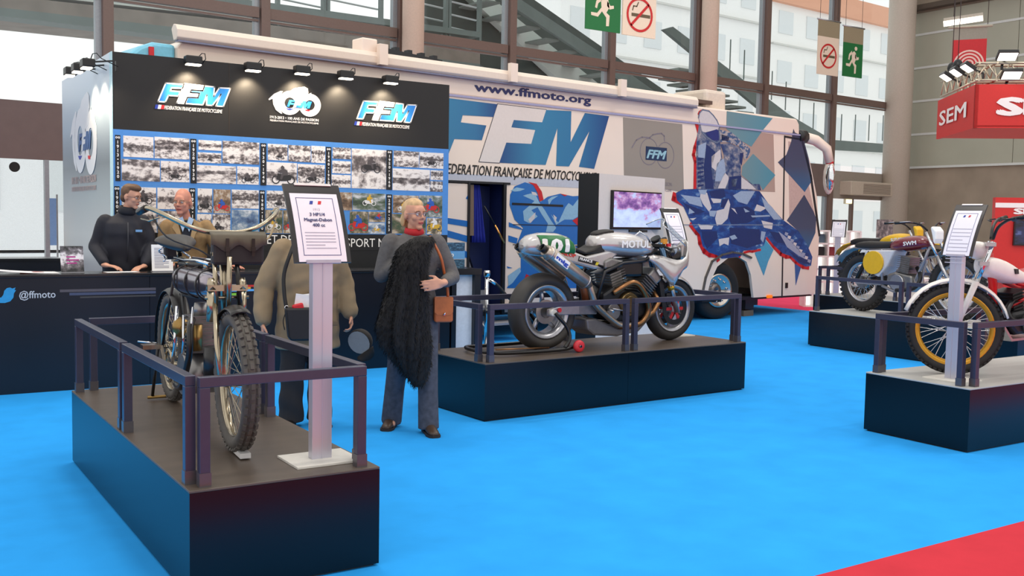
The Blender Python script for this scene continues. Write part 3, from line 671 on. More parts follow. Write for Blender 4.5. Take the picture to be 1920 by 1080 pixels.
# rear axle hidden behind the stand, jack leg, underfloor blue box
MB().lathe([(.24,-.13),(.42,-.15),(.49,-.05),(.49,.06),(.42,.16),(.24,.14)], BS.p(-6.2,.49,-.25), BS.n, 32).build('tyre', M('bus_tyre'), bus)
p = BS.at(1418, 590); MB().rect(p[0]-.12, .12, p[0]+.12, .4, BS, -.45, -.15).build('jack', bdark, bus); MB().rect(p[0]-.16, 0, p[0]+.12, .1, BS, -.5, -.15).build('jack_block', M('wood_block', (110,96,80), .8), bus)
MB().rect(p[0]+.15, .18, p[0]+.3, .38, BS, -.45, -.2).rect(p[0]+.2, .33, p[0]+.75, .36, BS, -.2, -.1).build('step_frame', bdark, bus)
p = BS.at(1300, 560); MB().rect(sd1+.4, .3, p[0]+.3, .5, BS, -.5, -.06).build('underfloor_locker', M('locker_blue', (40,90,160), .5), bus)
MB().rect(*BS.at(1437,559), *BS.at(1446,553), BS, 0, .03).build('side_marker', M('amber', (250,130,20), .3, emit=(255,120,10), estr=.4), bus)
# front door outline and handle
dl = M('door_line', (30,30,34), .5)
MB().stroke(B([(1466,557),(1471,256),(1505,262)]), .035, BS, 0, .006).build('door_frame', dl, bus)
MB().rect(*BS.at(1472,540), *BS.at(1476,530), BS, 0, .02).build('door_handle', bdark, bus)
pv = B([(1503,262),(1520,330),(1536,440)]); MB().stroke(pv, .06, BS, -.01, .006).build('pillar_trim', dl, bus)
# windows (tinted panels) 
tint = M('tint_grey', (152,142,132), .12, noise=.03, scale=1); tint2 = M('tint_brown', (176,150,138), .15, noise=.03, scale=1)
MB().prism(B([(1168,220),(1279,233),(1282,361),(1170,340)]), BS, 0, .003).build('side_window', tint, bus)
MB().prism(B([(1318,233),(1450,252),(1453,360),(1318,355)]), BS, 0, .003).build('side_window', tint2, bus)
MB().prism(B([(1478,265),(1500,268),(1530,415),(1480,420)]), BS, 0, .003).build('door_window', M('tint_rose', (196,168,160), .15), bus)
# livery: big letters, address, caption
lb = ramp_mat('livery_blue', [(0,(16,66,124)),(.3,(44,124,164)),(.7,(38,112,156)),(1,(16,64,124))], 0, .35)
z_, o_ = 5.144, (840,140)
fo = MB().prism(B([(-90,215),(472,285),(435,408),(140,390),(122,460),(368,490),(325,632),(60,620),(-30,850),(-250,825),(-140,520)], *o_, z_), BS, .001, .005).build('livery_letter', lb, bus)
q = B([(478,285),(945,340),(905,460),(632,437),(608,508),(838,535),(800,668),(560,655),(492,850),(300,838)], *o_, z_)
fo = MB().prism(q, BS, .0015, .006).build('livery_letter', M('livery_white', (222,212,206), .35, noise=.02), bus); MB().stroke(q, .018, BS, .0005, .004, True).build('letter_outline', M('outline_grey', (70,70,80), .5), fo)
MB().prism(B([(945,340),(1188,352),(1180,655),(1320,370),(1552,400),(1408,908),(1262,888),(1365,540),(1165,885),(1042,880),(1055,510),(940,870),(495,850),(560,655),(800,668),(838,535),(608,508),(632,437),(905,460)], *o_, z_), BS, .001, .005).build('livery_letter', lb, bus)
def btext(body, x0, y0, x1, y1, h, mat, **k):
    a, b = BS.at(x0, y0); a1, b1 = BS.at(x1, y1); return text('livery_lettering', body, BS, a, b, h, mat, bus, width=a1-a, d=.006, rot=math.atan2(b1-b, a1-a), **k)
btext('www.ffmoto.org', 890, 170, 1107, 195, BS.at(890,157)[1]-BS.at(890,170)[1]+.02, M('livery_navy', (26,34,92), .4), bold=.03)
btext('FEDERATION FRANÇAISE DE MOTOCYCLISME', 830, 325, 1118, 341, .135, M('livery_black', (20,20,22), .4), bold=.015, shear=.25)
# centenary emblem on the window
cg = M('window_print', (124,116,124), .3)
e0 = BS.at(1184, 290); e1 = BS.at(1262, 292); ke = (e1[0]-e0[0])/1145; ze = BS.at(1215,284)[1]
for (cx, cy) in ((630,515),(1085,560)): MB().ring((e0[0]+(cx-165)*ke, ze-(cy-515)*ke), 250*ke, 235*ke, BS, .004, .005).build('window_emblem', cg, bus)
MB().stroke([(e0[0]+(x-165)*ke, ze-(y-515)*ke) for x, y in [(170,465),(280,325),(430,262),(640,258),(720,200),(850,172),(960,158),(1040,200),(1050,290)]], .02, BS, .004, .005).build('window_emblem', cg, bus)
p0 = BS.at(1210, 297); p1 = BS.at(1250, 280)
MB().rect(p0[0], p0[1]-.02, p1[0], p1[1]+.02, BS, .004, .006).build('window_emblem', M('emblem_navy', (24,50,84), .3), bus)
text('window_lettering', 'FFM', BS, p0[0]+.03, p0[1]+.01, .13, M('emblem_pale', (150,190,200), .3), bus, width=p1[0]-p0[0]-.05, bold=.04, shear=.3, d=.007)
text('window_lettering', '1913-2013 • 100 ANS DE PASSION', BS, e0[0]+.03, ze-.52, .06, cg, bus, width=(e1[0]-e0[0])*.95, d=.005); text('window_lettering', 'FEDERATION FRANÇAISE DE MOTOCYCLISME', BS, e0[0]+.03, ze-.61, .04, cg, bus, width=(e1[0]-e0[0])*.95, d=.005)
# rider livery
rb = print_mat('rider_blue', [(.0,(16,54,116)),(.45,(22,68,134)),(.58,(44,92,152)),(.66,(104,134,174)),(.74,(176,184,198))], 12.0, 2.0, .35, None, 1.3, 4, (1,1,1), const=True)
rt = print_mat('rider_torso', [(.0,(40,62,108)),(.4,(74,90,124)),(.5,(116,120,138)),(.62,(160,152,156)),(.72,(192,176,172))], 9.0, 8.0, .35, None, 1.4, 4, const=True)
lpale = M('livery_pale', (206,198,198), .35, noise=.04); teal = ramp_mat('livery_teal', [(0,(110,140,146)),(1,(74,140,160))], 0, .35); dkdia = ramp_mat('livery_slate', [(0,(44,96,140)),(.4,(66,74,100)),(1,(58,66,92))], 2, .35)
U, Lw = (1250,190,6.0), (1250,340,6.0)
liv = lambda n, pts, o, m, d0=.003, d1=.006: MB().prism(B(pts, *o), BS, d0, d1).build(n, m, bus)
liv('livery_diamond', [(675,110),(1190,190),(1075,330),(950,510),(830,440),(720,350),(670,310)], U, teal)
liv('livery_diamond', [(970,590),(1220,830),(1080,1000),(1040,930),(960,930),(840,830),(850,730)], U, teal)
liv('livery_diamond', [(1425,310),(1440,350),(1530,400),(1590,620),(1640,880),(1550,1020),(1345,790),(1250,685),(1345,600),(1400,450)], U, dkdia)
liv('livery_diamond', [(1545,150),(1650,340),(1680,420),(1670,580),(1590,760),(1480,560),(1350,440)], Lw, dkdia)
liv('livery_spike', [(990,810),(1110,660),(1200,770),(1140,900),(1090,1060)], Lw, M('livery_cyan', (66,150,184), .35)); liv('livery_spike', [(1440,930),(1510,960),(1450,1170)], Lw, M('livery_mid', (44,90,150), .35))
bk = liv('livery_machine', [(100,130),(180,90),(330,85),(450,90),(800,90),(1040,110),(1140,250),(1300,430),(1480,560),(1570,700),(1635,850),(1620,950),(1560,960),(1480,920),(1390,840),(1300,810),(1200,720),(1120,620),(1090,720),(1000,770),(860,780),(840,830),(800,850),(620,870),(560,830),(470,800),(400,730),(370,600),(300,520),(250,420),(190,290),(110,210)], Lw, rb, .006, .008)
liv('livery_torso', [(360,260),(330,450),(330,990),(1060,1000),(1040,930),(960,930),(830,840),(830,700),(860,580),(800,510),(700,470),(600,480),(640,600),(660,840),(780,830),(660,840),(620,640),(600,480),(600,330),(580,300),(430,320)], U, rt, .006, .008)
liv('livery_arm', [(590,320),(720,345),(830,440),(935,530),(930,610),(870,660),(850,570),(800,500),(700,465),(605,460)], U, print_mat('rider_arm', [(.3,(60,90,130)),(.5,(170,160,160)),(.7,(205,190,184))], 8, 5.0, .35, const=True), .008, .010)
liv('livery_helmet', [(355,180),(365,130),(400,95),(470,110),(520,160),(560,215),(590,290),(560,315),(430,350),(395,340),(375,260)], U, lpale, .008, .010)
MB().stroke(B([(355,180),(365,130),(400,95),(470,110),(520,160),(560,215),(590,290),(580,330),(595,440),(560,470),(500,440),(440,400),(390,340)], *U), .022, BS, .010, .012).build('helmet_outline', M('outline_slate', (104,116,140), .4), bus)
liv('livery_visor', [(430,355),(555,315),(580,330),(582,440),(515,440),(470,400)], U, navy, .010, .012)
for pts in ([(380,110),(450,130),(500,300),(470,340),(400,250),(370,180)], [(490,190),(610,200),(600,240),(520,245)], [(560,330),(640,310),(690,200),(710,260),(680,420),(620,480),(560,500),(540,420)], [(580,650),(700,630),(690,720),(640,700),(590,730)], [(1060,440),(1190,470),(1180,540),(1090,520)], [(830,120),(890,130),(860,220),(820,190)], [(1010,260),(1120,300),(1050,340),(980,330)], [(345,480),(520,500),(500,540),(380,540)], [(720,300),(760,310),(790,370)], [(250,420),(330,410),(290,440)]):
    liv('livery_patch', pts, Lw, lpale, .008, .010)
ldk = M('livery_deep', (14,44,98), .35, noise=.08); lmid = M('livery_grey_blue', (150,166,190), .35, noise=.06)
for pts in ([(470,110),(640,90),(660,170),(600,195),(500,180)], [(690,300),(900,280),(980,330),(1000,420),(900,470),(720,480),(690,400)], [(390,560),(560,560),(570,640),(450,760),(400,650)], [(700,520),(1040,540),(1060,700),(900,750),(720,700)], [(1150,560),(1260,580),(1330,700),(1240,690)], [(1370,780),(1480,850),(1610,880),(1600,940),(1480,900)], [(180,240),(330,300),(430,340),(300,380)], [(620,200),(690,190),(640,300),(600,290)]):
    liv('livery_navy_patch', pts, Lw, ldk, .0085, .0095)  # deep navy areas of the printed machine
for pts in ([(150,150),(370,180),(400,290),(250,250)], [(740,160),(830,110),(990,110),(900,260),(800,230)], [(1060,170),(1180,290),(1290,430),(1200,430),(1100,300)], [(470,330),(560,330),(530,400),(480,390)], [(940,385),(1150,380),(1160,395),(960,405)], [(250,300),(310,350),(240,370)], [(860,300),(930,340),(880,350)], [(700,620),(760,600),(790,640),(730,660)], [(1060,560),(1110,570),(1080,690),(1050,650)], [(350,95),(450,95),(430,150),(370,140)]):
    liv('livery_grey_blue', pts, Lw, lmid, .009, .0105)  # grey-blue streaks of the printed machine
for k in range(7): liv('livery_rib', [(345,640+k*50),(412,632+k*50),(412,650+k*50),(345,668+k*50)], U, ldk, .0085, .0095)
for pts, m in (([(440,480),(545,570),(500,760),(525,985),(430,985),(412,750)], ldk), ([(500,620),(600,540),(605,640),(545,780),(500,740)], lpale), ([(570,980),(650,800),(700,860),(655,980)], lpale), ([(690,850),(835,835),(830,985),(690,990)], ldk), ([(720,880),(790,870),(770,960),(730,960)], lmid), ([(835,850),(940,930),(1000,990),(835,985)], lpale), ([(350,500),(440,460),(430,640),(350,630)], lmid), ([(560,700),(640,640),(660,800),(600,900),(540,900)], lmid), ([(610,370),(700,400),(690,450),(612,440)], ldk), ([(820,580),(860,580),(840,720),(815,680)], ldk)):
    liv('livery_patch', pts, U, m, .0085, .0100)
for k in range(9):
    x = 1330+k*32; y = 570+k*38; liv('livery_knob', [(x,y),(x+34,y+12),(x+22,y+46),(x-8,y+30)], Lw, lpale if k % 2 else M('livery_lilac', (150,156,180), .4), .008, .010)
liv('livery_patch', [(1250,560),(1330,620),(1480,760),(1560,880),(1470,830),(1350,740)], Lw, M('livery_lilac'), .008, .010)
rs = M('livery_red', (196,24,34), .35)
for o, w, pts in ((Lw,.085,[(85,150),(75,195),(180,250)]), (Lw,.085,[(270,490),(330,570),(358,590),(372,690),(420,785),(480,825),(560,832),(575,880)]), (Lw,.07,[(780,730),(838,770),(815,840)]), (Lw,.04,[(870,802),(930,785),(960,790),(1050,770)]), (Lw,.07,[(1125,635),(1200,730),(1280,815),(1340,848),(1390,845),(1450,908),(1530,962),(1590,972)]),
                (U,.07,[(335,262),(365,370),(315,520),(300,600),(320,680),(315,985)]), (U,.03,[(355,140),(365,120),(385,105)])):
    MB().stroke(B(pts, *o), w, BS, .003, .0075).build('livery_red_edge', rs, bus)
MB().stroke(B([(1250,340+488/6),(1467,340+490/6)]), .012, BS, .008, .011).build('panel_seam', M('seam_pale', (120,130,150), .5), bus)
# left part: waves, crouching riders, open door with curtain and steps
K = (840,330,5.142)
lbl = M('livery_plain_blue', (28,104,176), .35, noise=.03); lsky = M('livery_sky', (140,180,205), .35)
for pts in ([(-60,395),(0,405),(200,435),(190,490),(0,460),(-60,450)], [(-60,505),(0,525),(195,580),(190,640),(0,590),(-60,575)], [(-60,640),(125,710),(190,730),(185,790),(125,780),(-60,735)], [(585,445),(700,498),(720,520),(585,490)], [(580,572),(670,600),(660,655),(580,630)], [(565,870),(620,885),(575,890)], [(170,215),(210,150),(205,235)]):
    liv('livery_wave', pts, K, lbl)
liv('livery_riders', [(598,180),(640,100),(740,60),(830,90),(890,250),(960,200),(1080,170),(1200,195),(1290,190),(1290,660),(660,660),(722,500),(640,420),(592,280)], K, lbl)
liv('livery_riders', [(700,690),(1290,670),(1290,1080),(565,1080),(640,950),(700,890)], K, lbl)
for pts in ([(600,140),(660,110),(740,125),(690,145),(640,150)], [(720,190),(750,180),(830,160),(880,260),(930,330),(990,430),(1040,500),(1010,540),(940,540),(960,460),(900,370),(860,300),(800,330),(860,390),(780,455),(730,430),(720,340),(790,280),(830,240)], [(1060,450),(1130,300),(1160,260),(1200,290),(1270,200),(1270,380),(1200,420),(1120,420),(1040,470),(1000,390),(990,370)], [(960,230),(1000,200),(1060,190),(1000,230),(970,280)], [(575,960),(690,880),(700,920),(620,1030),(580,1060)]):
    liv('livery_patch', pts, K, lsky, .006, .008)
liv('livery_patch', [(800,150),(845,160),(860,190),(810,180)], K, lpale, .008, .0095); liv('livery_patch', [(770,420),(840,350),(830,410),(790,455)], K, lpale, .008, .0095); liv('livery_patch', [(1010,370),(1045,400),(1030,450)], K, lpale, .008, .0095)
for pts in ([(770,58),(850,75),(900,150),(918,230),(880,245),(860,160),(820,90)], [(1080,170),(1150,185),(1120,195)], [(1195,430),(1270,385),(1260,490)], [(735,990),(750,945),(780,960)]): liv('livery_red_edge', pts, K, rs, .008, .0095)
MB().stroke(B([(620,268),(1100,288)], *K), .03, BS, .008, .012).build('locker_slot', bdark, bus)
for yy in (468, 662): MB().stroke(B([(625,yy),(1262,yy+12)], *K), .01, BS, .008, .011).build('panel_seam', dl, bus)
MB().stroke(B([(0,50),(590,75)], *K), .03, BS, 0, .015).build('door_frame', bdark, bus); MB().stroke([(sd1, zb),(sd1, zd)], .05, BS, -.02, .02).build('door_frame', bdark, bus); MB().stroke([(sd0, .5),(sd0, zd)], .035, BS, -.02, .02).build('door_frame', bdark, bus)
MB().rect(*BS.at(0+840,341), *BS.at(1095,338), BS, 0, .004).build('panel_seam', M('seam_soft', (188,190,200), .5), bus)
MB().rect(sd0, .34, sd1+.8, zd+.3, BS, -1.25, -1.2).build('inner_wall', bnavy, bus)
MB().rect(sd1+.02, .34, sd1+.06, zd+.3, BS, -1.2, -.06).build('inner_wall', bnavy, bus); MB().rect(sd0-.06, .34, sd0-.02, zd+.3, BS, -1.2, -.06).build('inner_wall', M('inner_beige', (150,130,110), .6), bus)
MB().rect(sd0, zd+.02, sd1, zd+.06, BS, -1.2, -.06).build('inner_ceiling', bnavy, bus)
MB().prism(B([(905,345),(943,350),(940,585),(896,455)]), BS, -.32, -.29).build('open_door_leaf', M('door_leaf_navy', (14,28,72), .5), bus)
MB().prism(B([(880,346),(891,346),(891,442),(879,442)]), BS, -.08, -.03).build('door_jamb', M('jamb_brown', (112,92,76), .6), bus)
cu = MB(); n = 24; c0, c1 = BS.at(891, 346), BS.at(913, 455)
rows = []
for j in range(9):
    f = j/8; w = (c1[0]-c0[0])*(.55+.55*f); z = c0[1]+(c1[1]-c0[1])*f
    rows.append([BS.p(c0[0]+.03+w*k/(n-1), z, -.13+.04*math.sin(k*1.15+f)) for k in range(n)])
cu.add([p for r in rows for p in r], [(j*n+k, j*n+k+1, (j+1)*n+k+1, (j+1)*n+k) for j in range(8) for k in range(n-1)], True)
cu = cu.build('curtain', M('curtain_blue', (26,38,140), .8, noise=.1), bus); mo = cu.modifiers.new('s', 'SOLIDIFY'); mo.thickness = .008
MB().tube([BS.p(*BS.at(912,386), -.05), BS.p(*BS.at(928,422), .0)], .012, 8).build('gas_strut', bdark, bus); MB().tube([BS.p(*BS.at(928,422), .0), BS.p(*BS.at(942,456), .04)], .016, 8).build('gas_strut', M('brass', (206,150,84), .25, metal=.9), bus)
stp = M('step_grey', (150,150,156), .6)
MB().prism(B([(882,456),(897,456),(936,585),(940,640),(882,650)]), BS, -.36, -.33).build('stairwell_panel', M('stairwell_grey', (146,144,146), .6), bus)
for k in range(3): MB().rect(sd0+.02, .34+k*.3, sd1-.1, .34+(k+1)*.3, BS, -1.15, -.25-k*.28).build('step', stp, bus)
# folding step outside the door
t = thing('folding_step', 'grey folding metal step below the open coach door', 'step')
for z, d0, d1 in ((.22,.1,.42),(.42,.0,.3)): MB().rect(sd0+.1, z, sd1+.15, z+.03, BS, d0, d1).build('tread', stp, t)
for s in (sd0+.12, sd1+.13): MB().tube([BS.p(s, .0, .45), BS.p(s-.05, .45, .02)], .015, 8).build('leg', M('step_leg', (190,190,196), .3, metal=.8), t)
# ------------------------------------------------------------------ plinths, barrier frames, sign stands
plin = M('plinth_laminate', (4,7,12), .25, noise=.06, scale=2, spec=.4); ptop = M('plinth_top', (86,75,66), .4, noise=.12, scale=2.2, stretch=(1,6,1)); ptopg = M('plinth_top_pale', (176,176,172), .45, noise=.06, scale=2)
railm = M('rail_grey', (72,72,90), .32, metal=.5, noise=.04)
def plinth(label, x0, y0, rz, L, D, top=ptop, h=.475, joints=1):
    t = thing('display_plinth', label, 'plinth', (x0, y0, 0), rz, 'display plinths')
    for k in range(joints): MB().bb(L*k/joints+.0012, L*(k+1)/joints-.0012, 0, D, .012, h-.012).build('carcass', plin, t)
    MB().bb(0, L, 0, D, h-.012, h).build('top_board', top, t, bevel=.003)
    MB().bb(.02, L-.02, .02, D-.02, 0, .012).build('skid', M('skid', (40,40,40), .8), t)
    return t
def barrier(label, p0, p1, z=.475, h=.475, w=.045):
    p0 = V(p0); p1 = V(p1); d = p1-p0; L = d.length; t = thing('barrier_frame', label, 'barrier', (p0.x, p0.y, z), math.atan2(d.y, d.x), 'grey barrier frames on the plinths')
    MB().bb(0, L, -w/2, w/2, h-w, h).build('top_rail', railm, t, bevel=.003)
    for x in (0, L-w):
        o = MB().bb(x, x+w, -w/2, w/2, .0, h-w).build('post', railm, t, bevel=.003)
        MB().bb(x-.003, x+w+.003, -w/2-.003, w/2+.003, 0, .06).build('post_foot', M('foot_grey', (96,93,98), .3, metal=.5), o)
    return t
Z = .475
plinth('near left plinth carrying the antique motorcycle', 1.15, 4.245, 0, .885, 2.79)
i_ = .055
x0, x1, y0, y1 = 1.15+i_, 2.035-i_, 4.245+i_, 7.035-i_
ym = 5.60
barrier('front barrier frame of the antique motorcycle plinth', (x0, y0, 0), (x1, y0, 0))
barrier('near left barrier frame of the antique motorcycle plinth', (x0-.02, y0+.05, 0), (x0-.02, ym-.01, 0))
barrier('far left barrier frame of the antique motorcycle plinth', (x0-.02, ym+.05, 0), (x0-.02, y1, 0))
barrier('far barrier frame of antique motorcycle plinth, against the counter', (x0+.05, y1+.01, 0), (x1, y1+.01, 0))
barrier('near right barrier frame of the antique motorcycle plinth', (x1+.01, y0+.06, 0), (x1+.01, 5.65, 0))
barrier('far right barrier frame of the antique motorcycle plinth', (x1+.01, 5.71, 0), (x1+.01, y1-.05, 0))
# racer plinth, turned two degrees
A2 = R(2.9); o2 = V((4.223, 6.88, 0)); u2 = V((math.cos(A2), math.sin(A2), 0)); v2 = V((-u2.y, u2.x, 0)); L2, D2 = 3.118, .97
plinth('middle plinth carrying the silver racing motorcycle', o2.x, o2.y, A2, L2, D2, joints=2)
q2 = lambda a, b: o2 + u2*a + v2*b
barrier('front left barrier frame before the silver racer', q2(.06,.05), q2(1.585,.05)); barrier('front right barrier frame before the silver racer', q2(1.645,.05), q2(L2-.05,.05))
barrier('left end barrier frame behind the silver racer\'s tail', q2(.03,.12), q2(.03,D2-.03)); barrier('right end barrier frame ahead of the silver racer', q2(L2-.03,.12), q2(L2-.03,D2-.03))
barrier('rear left barrier frame behind the silver racer', q2(.08,D2-.05), q2(1.5,D2-.05)); barrier('rear right barrier frame behind the silver racer', q2(1.56,D2-.05), q2(L2-.08,D2-.05))
# white trial plinth, right
plinth('near right plinth carrying the white trial motorcycle', 6.76, 4.27, 0, 3.0, .905, ptopg)
barrier('left end barrier frame of the white motorcycle plinth', (6.81,4.36,0), (6.81,5.13,0)); barrier('front barrier frame before the white motorcycle', (6.86,4.32,0), (8.3,4.32,0))
barrier('rear barrier frame behind the white motorcycle', (6.86,5.125,0), (8.3,5.125,0))
# maroon plinth and the one behind it
plinth('plinth carrying the maroon motorcycle, behind the white one', 10.83, 6.3, 0, 1.0, 2.95, ptopg)
barrier('left barrier frame beside the maroon motorcycle', (10.9,7.85,0), (10.9,9.2,0)); barrier('near barrier frame beside the maroon motorcycle', (10.9,6.35,0), (10.9,7.79,0))
g5 = ground(1536, 552, .475)
plinth('farthest plinth carrying the yellow motorcycle', g5.x, g5.y-2.83, 0, 1.0, 2.95, ptopg)
barrier('far barrier frame beside the yellow motorcycle', (g5.x+.06,g5.y+.07,0), (g5.x+.95,g5.y+.07,0)); barrier('left barrier frame beside the yellow motorcycle', (g5.x+.06,g5.y-1.45,0), (g5.x+.06,g5.y-.1,0))
barrier('near left barrier frame of the yellow motorcycle plinth', (g5.x+.06,g5.y-2.85,0), (g5.x+.06,g5.y-1.5,0))

alu = M('column_aluminium', (196,194,206), .3, metal=.35, noise=.03, scale=1, stretch=(30,30,.3)); sheet = M('sign_sheet', (238,236,246), .35, noise=.01); basew = M('sign_base', (214,210,202), .5, noise=.04)
inkn = M('ink_navy', (60,64,120), .5); inkg = M('ink_grey', (176,174,190), .5)
def sign(label, base, rz, zbot, w, h, title, z0=.475, tilt=20, curve=.06, col=.1, detail=True):
    """column with a bowed, backward-leaning board; local front is -Y"""
    t = thing('sign_stand', label, 'sign', (base[0], base[1], z0), rz, 'sign stands on the plinths')
    MB().box((0,.0,.006), (.33,.27,.012)).build('base_plate', basew, t, bevel=.002)
    MB().box((0,0,zbot/2+.005), (col,.05,zbot-.01)).box((0,-.026,zbot/2), (.005,.006,zbot-.02)).build('column', alu, t, bevel=.004)
    T = R(tilt); n = 10
    def pos(s, d): # s along the board from its foot, d outwards
        a = T*(.8+.4*s/h); y = math.sin(a)*s; z = math.cos(a)*s
        return (y-.03+(-math.cos(a))*d, zbot+z-.01+math.sin(a)*d)
    def strip(s0, s1, x0, x1, d0, d1, k=n):
        vs = []; fs = []
        for j in range(k+1):
            s = s0+(s1-s0)*j/k
            for d in (d0, d1):
                y, z = pos(s, d); vs += [(x0,y,z),(x1,y,z)]
        for j in range(k):
            b = j*4; fs += [(b+2,b+3,b+7,b+6),(b,b+4,b+5,b+1),(b,b+2,b+6,b+4),(b+1,b+5,b+7,b+3)]
        fs += [(0,1,3,2),(k*4,k*4+2,k*4+3,k*4+1)]
        return MB().add(vs, fs)
    strip(0, h, -w/2, w/2, -.012, 0).build('board', M('sign_board', (34,30,32), .3), t)
    s0, s1 = h*.01, h*.87
    sh = strip(s0, s1, -w*.42, w*.42, 0, .003).build('sheet', sheet, t)
    strip(-.004, .012, -w*.3, w*.3, -.005, .01, 1).build('bottom_clip', M('clip', (170,166,180), .3), t); strip(h-.008, h+.004, -w*.3, w*.35, -.014, .006, 1).build('top_clip', M('clip_white', (226,224,222), .3), t)
    if not detail: 
        for j in range(10): strip(s1-.16-j*.03, s1-.154-j*.03, -w*.3, w*(.3 if j % 4 != 3 else .1), .003, .004, 1).build('print_line', inkg, sh)
    # printed border, tricolour, text lines
    bx = w*.33
    for x0, x1, a, b in ((-bx,bx,s1-.026,s1-.023),(-bx,bx,s0+.03,s0+.033),(-bx,-bx+.003,s0+.03,s1-.023),(bx-.003,bx,s0+.03,s1-.023)): strip(a, b, x0, x1, .003, .0038, 6).build('print_border', inkn, sh)
    for x, m in ((-.03, flagblue), (.012, red)):
        y0, z0_ = pos(s1-.058, .0042); y1, z1_ = pos(s1-.04, .0042); MB().add([(x,y0,z0_),(x+.016,y0,z0_),(x+.022,y1,z1_),(x+.006,y1,z1_)], [(0,1,2,3)]).build('tricolour_block', m, sh)
    yt = s1-.092
    for ln, hh, ww, mm in title:
        s = yt; a = T*(.8+.4*s/h); y, z = pos(s, .0042)
        text('title_lettering', ln, Plane((0,y,z), (1,0,0), (0,math.sin(a),math.cos(a))), 0, 0, hh, mm, sh, bold=.02 if mm is inkn else 0, d=0, align='CENTER')
        yt -= .0275
    if detail:
        k = 0; s = yt-.005
        while s > s0+.06:
            strip(s, s+.0045, -bx*.8, bx*(.8 if k % 5 != 4 else .2), .003, .004, 1).build('print_line', inkg, sh); s -= .0155; k += 1
            if k == 10: s -= .02
    return t
base1 = ground(600, 862, Z)
pA = Plane((0, base1.y, 0), (1,0,0), (0,0,1)); zb1 = pA.at(600, 488)[1]-Z
sign('sign stand of the antique motorcycle, reading Magnat-Debon 400 cc', base1, 0, zb1, .285, .405, [('1913',.013,0,inkg),('3 HP1/4',.0165,0,inkn),('Magnat-Debon',.0165,0,inkn),('400 cc',.0165,0,inkn)])
b2_ = q2(L2-.26, D2-.24)
sign('sign stand behind the silver racer\'s front wheel', b2_, 0, Plane((0,b2_.y,0),(1,0,0),(0,0,1)).at(1284,456)[1]-Z, .25, .40, [('',.02,0,inkg),('BMW 1300',.018,0,inkn),('Boxer 1000',.014,0,inkn)][:1], detail=False)
b3_ = ground(1785, 712, Z)
sign('sign stand before the white trial motorcycle\'s front wheel', b3_, R(-90), Plane((b3_.x,0,0),(0,-1,0),(0,0,1)).at(1787,477)[1]-Z, .26, .43, [('GORI 125 TR',.018,0,inkn)][:0], detail=False)
g = ground(1887, 552, .0); 
sign('farther sign stand before the red booth', (14.2, 8.0), 0, 1.3, .3, .5, [], z0=0, detail=False)
# ------------------------------------------------------------------ motorcycles
rubber = M('tyre_rubber', (40,38,38), .75, noise=.12, scale=20); slick = M('slick_rubber', (52,49,46), .6, noise=.1, scale=8)
chrome = M('chrome', (220,222,225), .1, metal=1); alum = M('aluminium', (176,176,180), .3, metal=.9, noise=.06); castm = M('engine_cast', (138,136,134), .36, metal=.8, noise=.2, scale=15); darkm = M('engine_dark', (30,30,32), .4, metal=.3, noise=.2)
bronze = M('bronze_pipe', (150,108,72), .3, metal=.9, noise=.15, scale=8); silver = M('silver_paint', (196,192,190), .22, metal=.55, noise=.03, coat=.6); blackp = M('black_paint', (16,16,18), .3); steelp = M('brushed_titanium', (182,170,158), .34, metal=.9, noise=.12, scale=5)
seatb = M('seat_vinyl', (34,30,28), .6, noise=.1)
Y = V((0,1,0))
def ellx(x, zc, hz, wy, n=18, pw=2.0):
    out = []
    for k in range(n):
        t = 2*math.pi*k/n; c, s = math.cos(t), math.sin(t)
        out.append(V((x, wy*math.copysign(abs(c)**(2/pw), c), zc+hz*math.copysign(abs(s)**(2/pw), s))))
    return out
def body(par, name, rings, mat, pw=2.4, sub=1, T=None): return MB(T).loft([ellx(*r, pw=pw) for r in rings]).build(name, mat, par, sub=sub)
def slab(par, name, pts, y0, y1, mat, bevel=.01, T=None, sub=0):
    P = Plane((0,0,0), (1,0,0), (0,0,1)); return MB(T).prism(pts, P, -y1, -y0).build(name, mat, par, bevel=bevel)
def tyre(par, c, R_, hw, Ri, mat, T=None, name='tyre', knobs=0, kh=.012, blocks=3, part=None):
    prof = [(Ri,-hw*.7),(Ri+(R_-Ri)*.35,-hw),(R_-(R_-Ri)*.35,-hw*.98),(R_-.012,-hw*.62),(R_,-hw*.2),(R_,hw*.2),(R_-.012,hw*.62),(R_-(R_-Ri)*.35,hw*.98),(Ri+(R_-Ri)*.35,hw),(Ri,hw*.7)]
    mb = MB(T).lathe(prof, c, Y, 48)
    o = mb.build(name, mat, par)
    if knobs:
        k_ = MB(T)
        for i in range(knobs):
            a = 2*math.pi*i/knobs
            for j in range(blocks):
                yy = (j-(blocks-1)/2)*hw*1.35/max(blocks-1,1)*1.0; aa = a + (math.pi/knobs if j % 2 else 0)
                rr = R_-.004-.3*abs(yy)**2/hw; d = V((math.cos(aa), 0, math.sin(aa))); tn = V((-math.sin(aa), 0, math.cos(aa)))
                ctr = V(c)+d*(rr+kh*.3)+Y*yy; L = 2*math.pi*R_/knobs*.3; W_ = hw*1.2/blocks*.55
                dd = (d*hw*.9+Y*yy*.8).normalized(); vs = []
                for q in (-kh*.7, kh*.7):
                    for e, g in ((-1,-1),(1,-1),(1,1),(-1,1)): vs.append(ctr+dd*q+tn*e*L+(dd.cross(tn)).normalized()*g*W_)
                k_.add(vs, [(3,2,1,0),(4,5,6,7),(0,1,5,4),(1,2,6,5),(2,3,7,6),(3,0,4,7)])
        q = k_.build('tread_blocks', mat, o); q['kind'] = 'stuff'
    return o
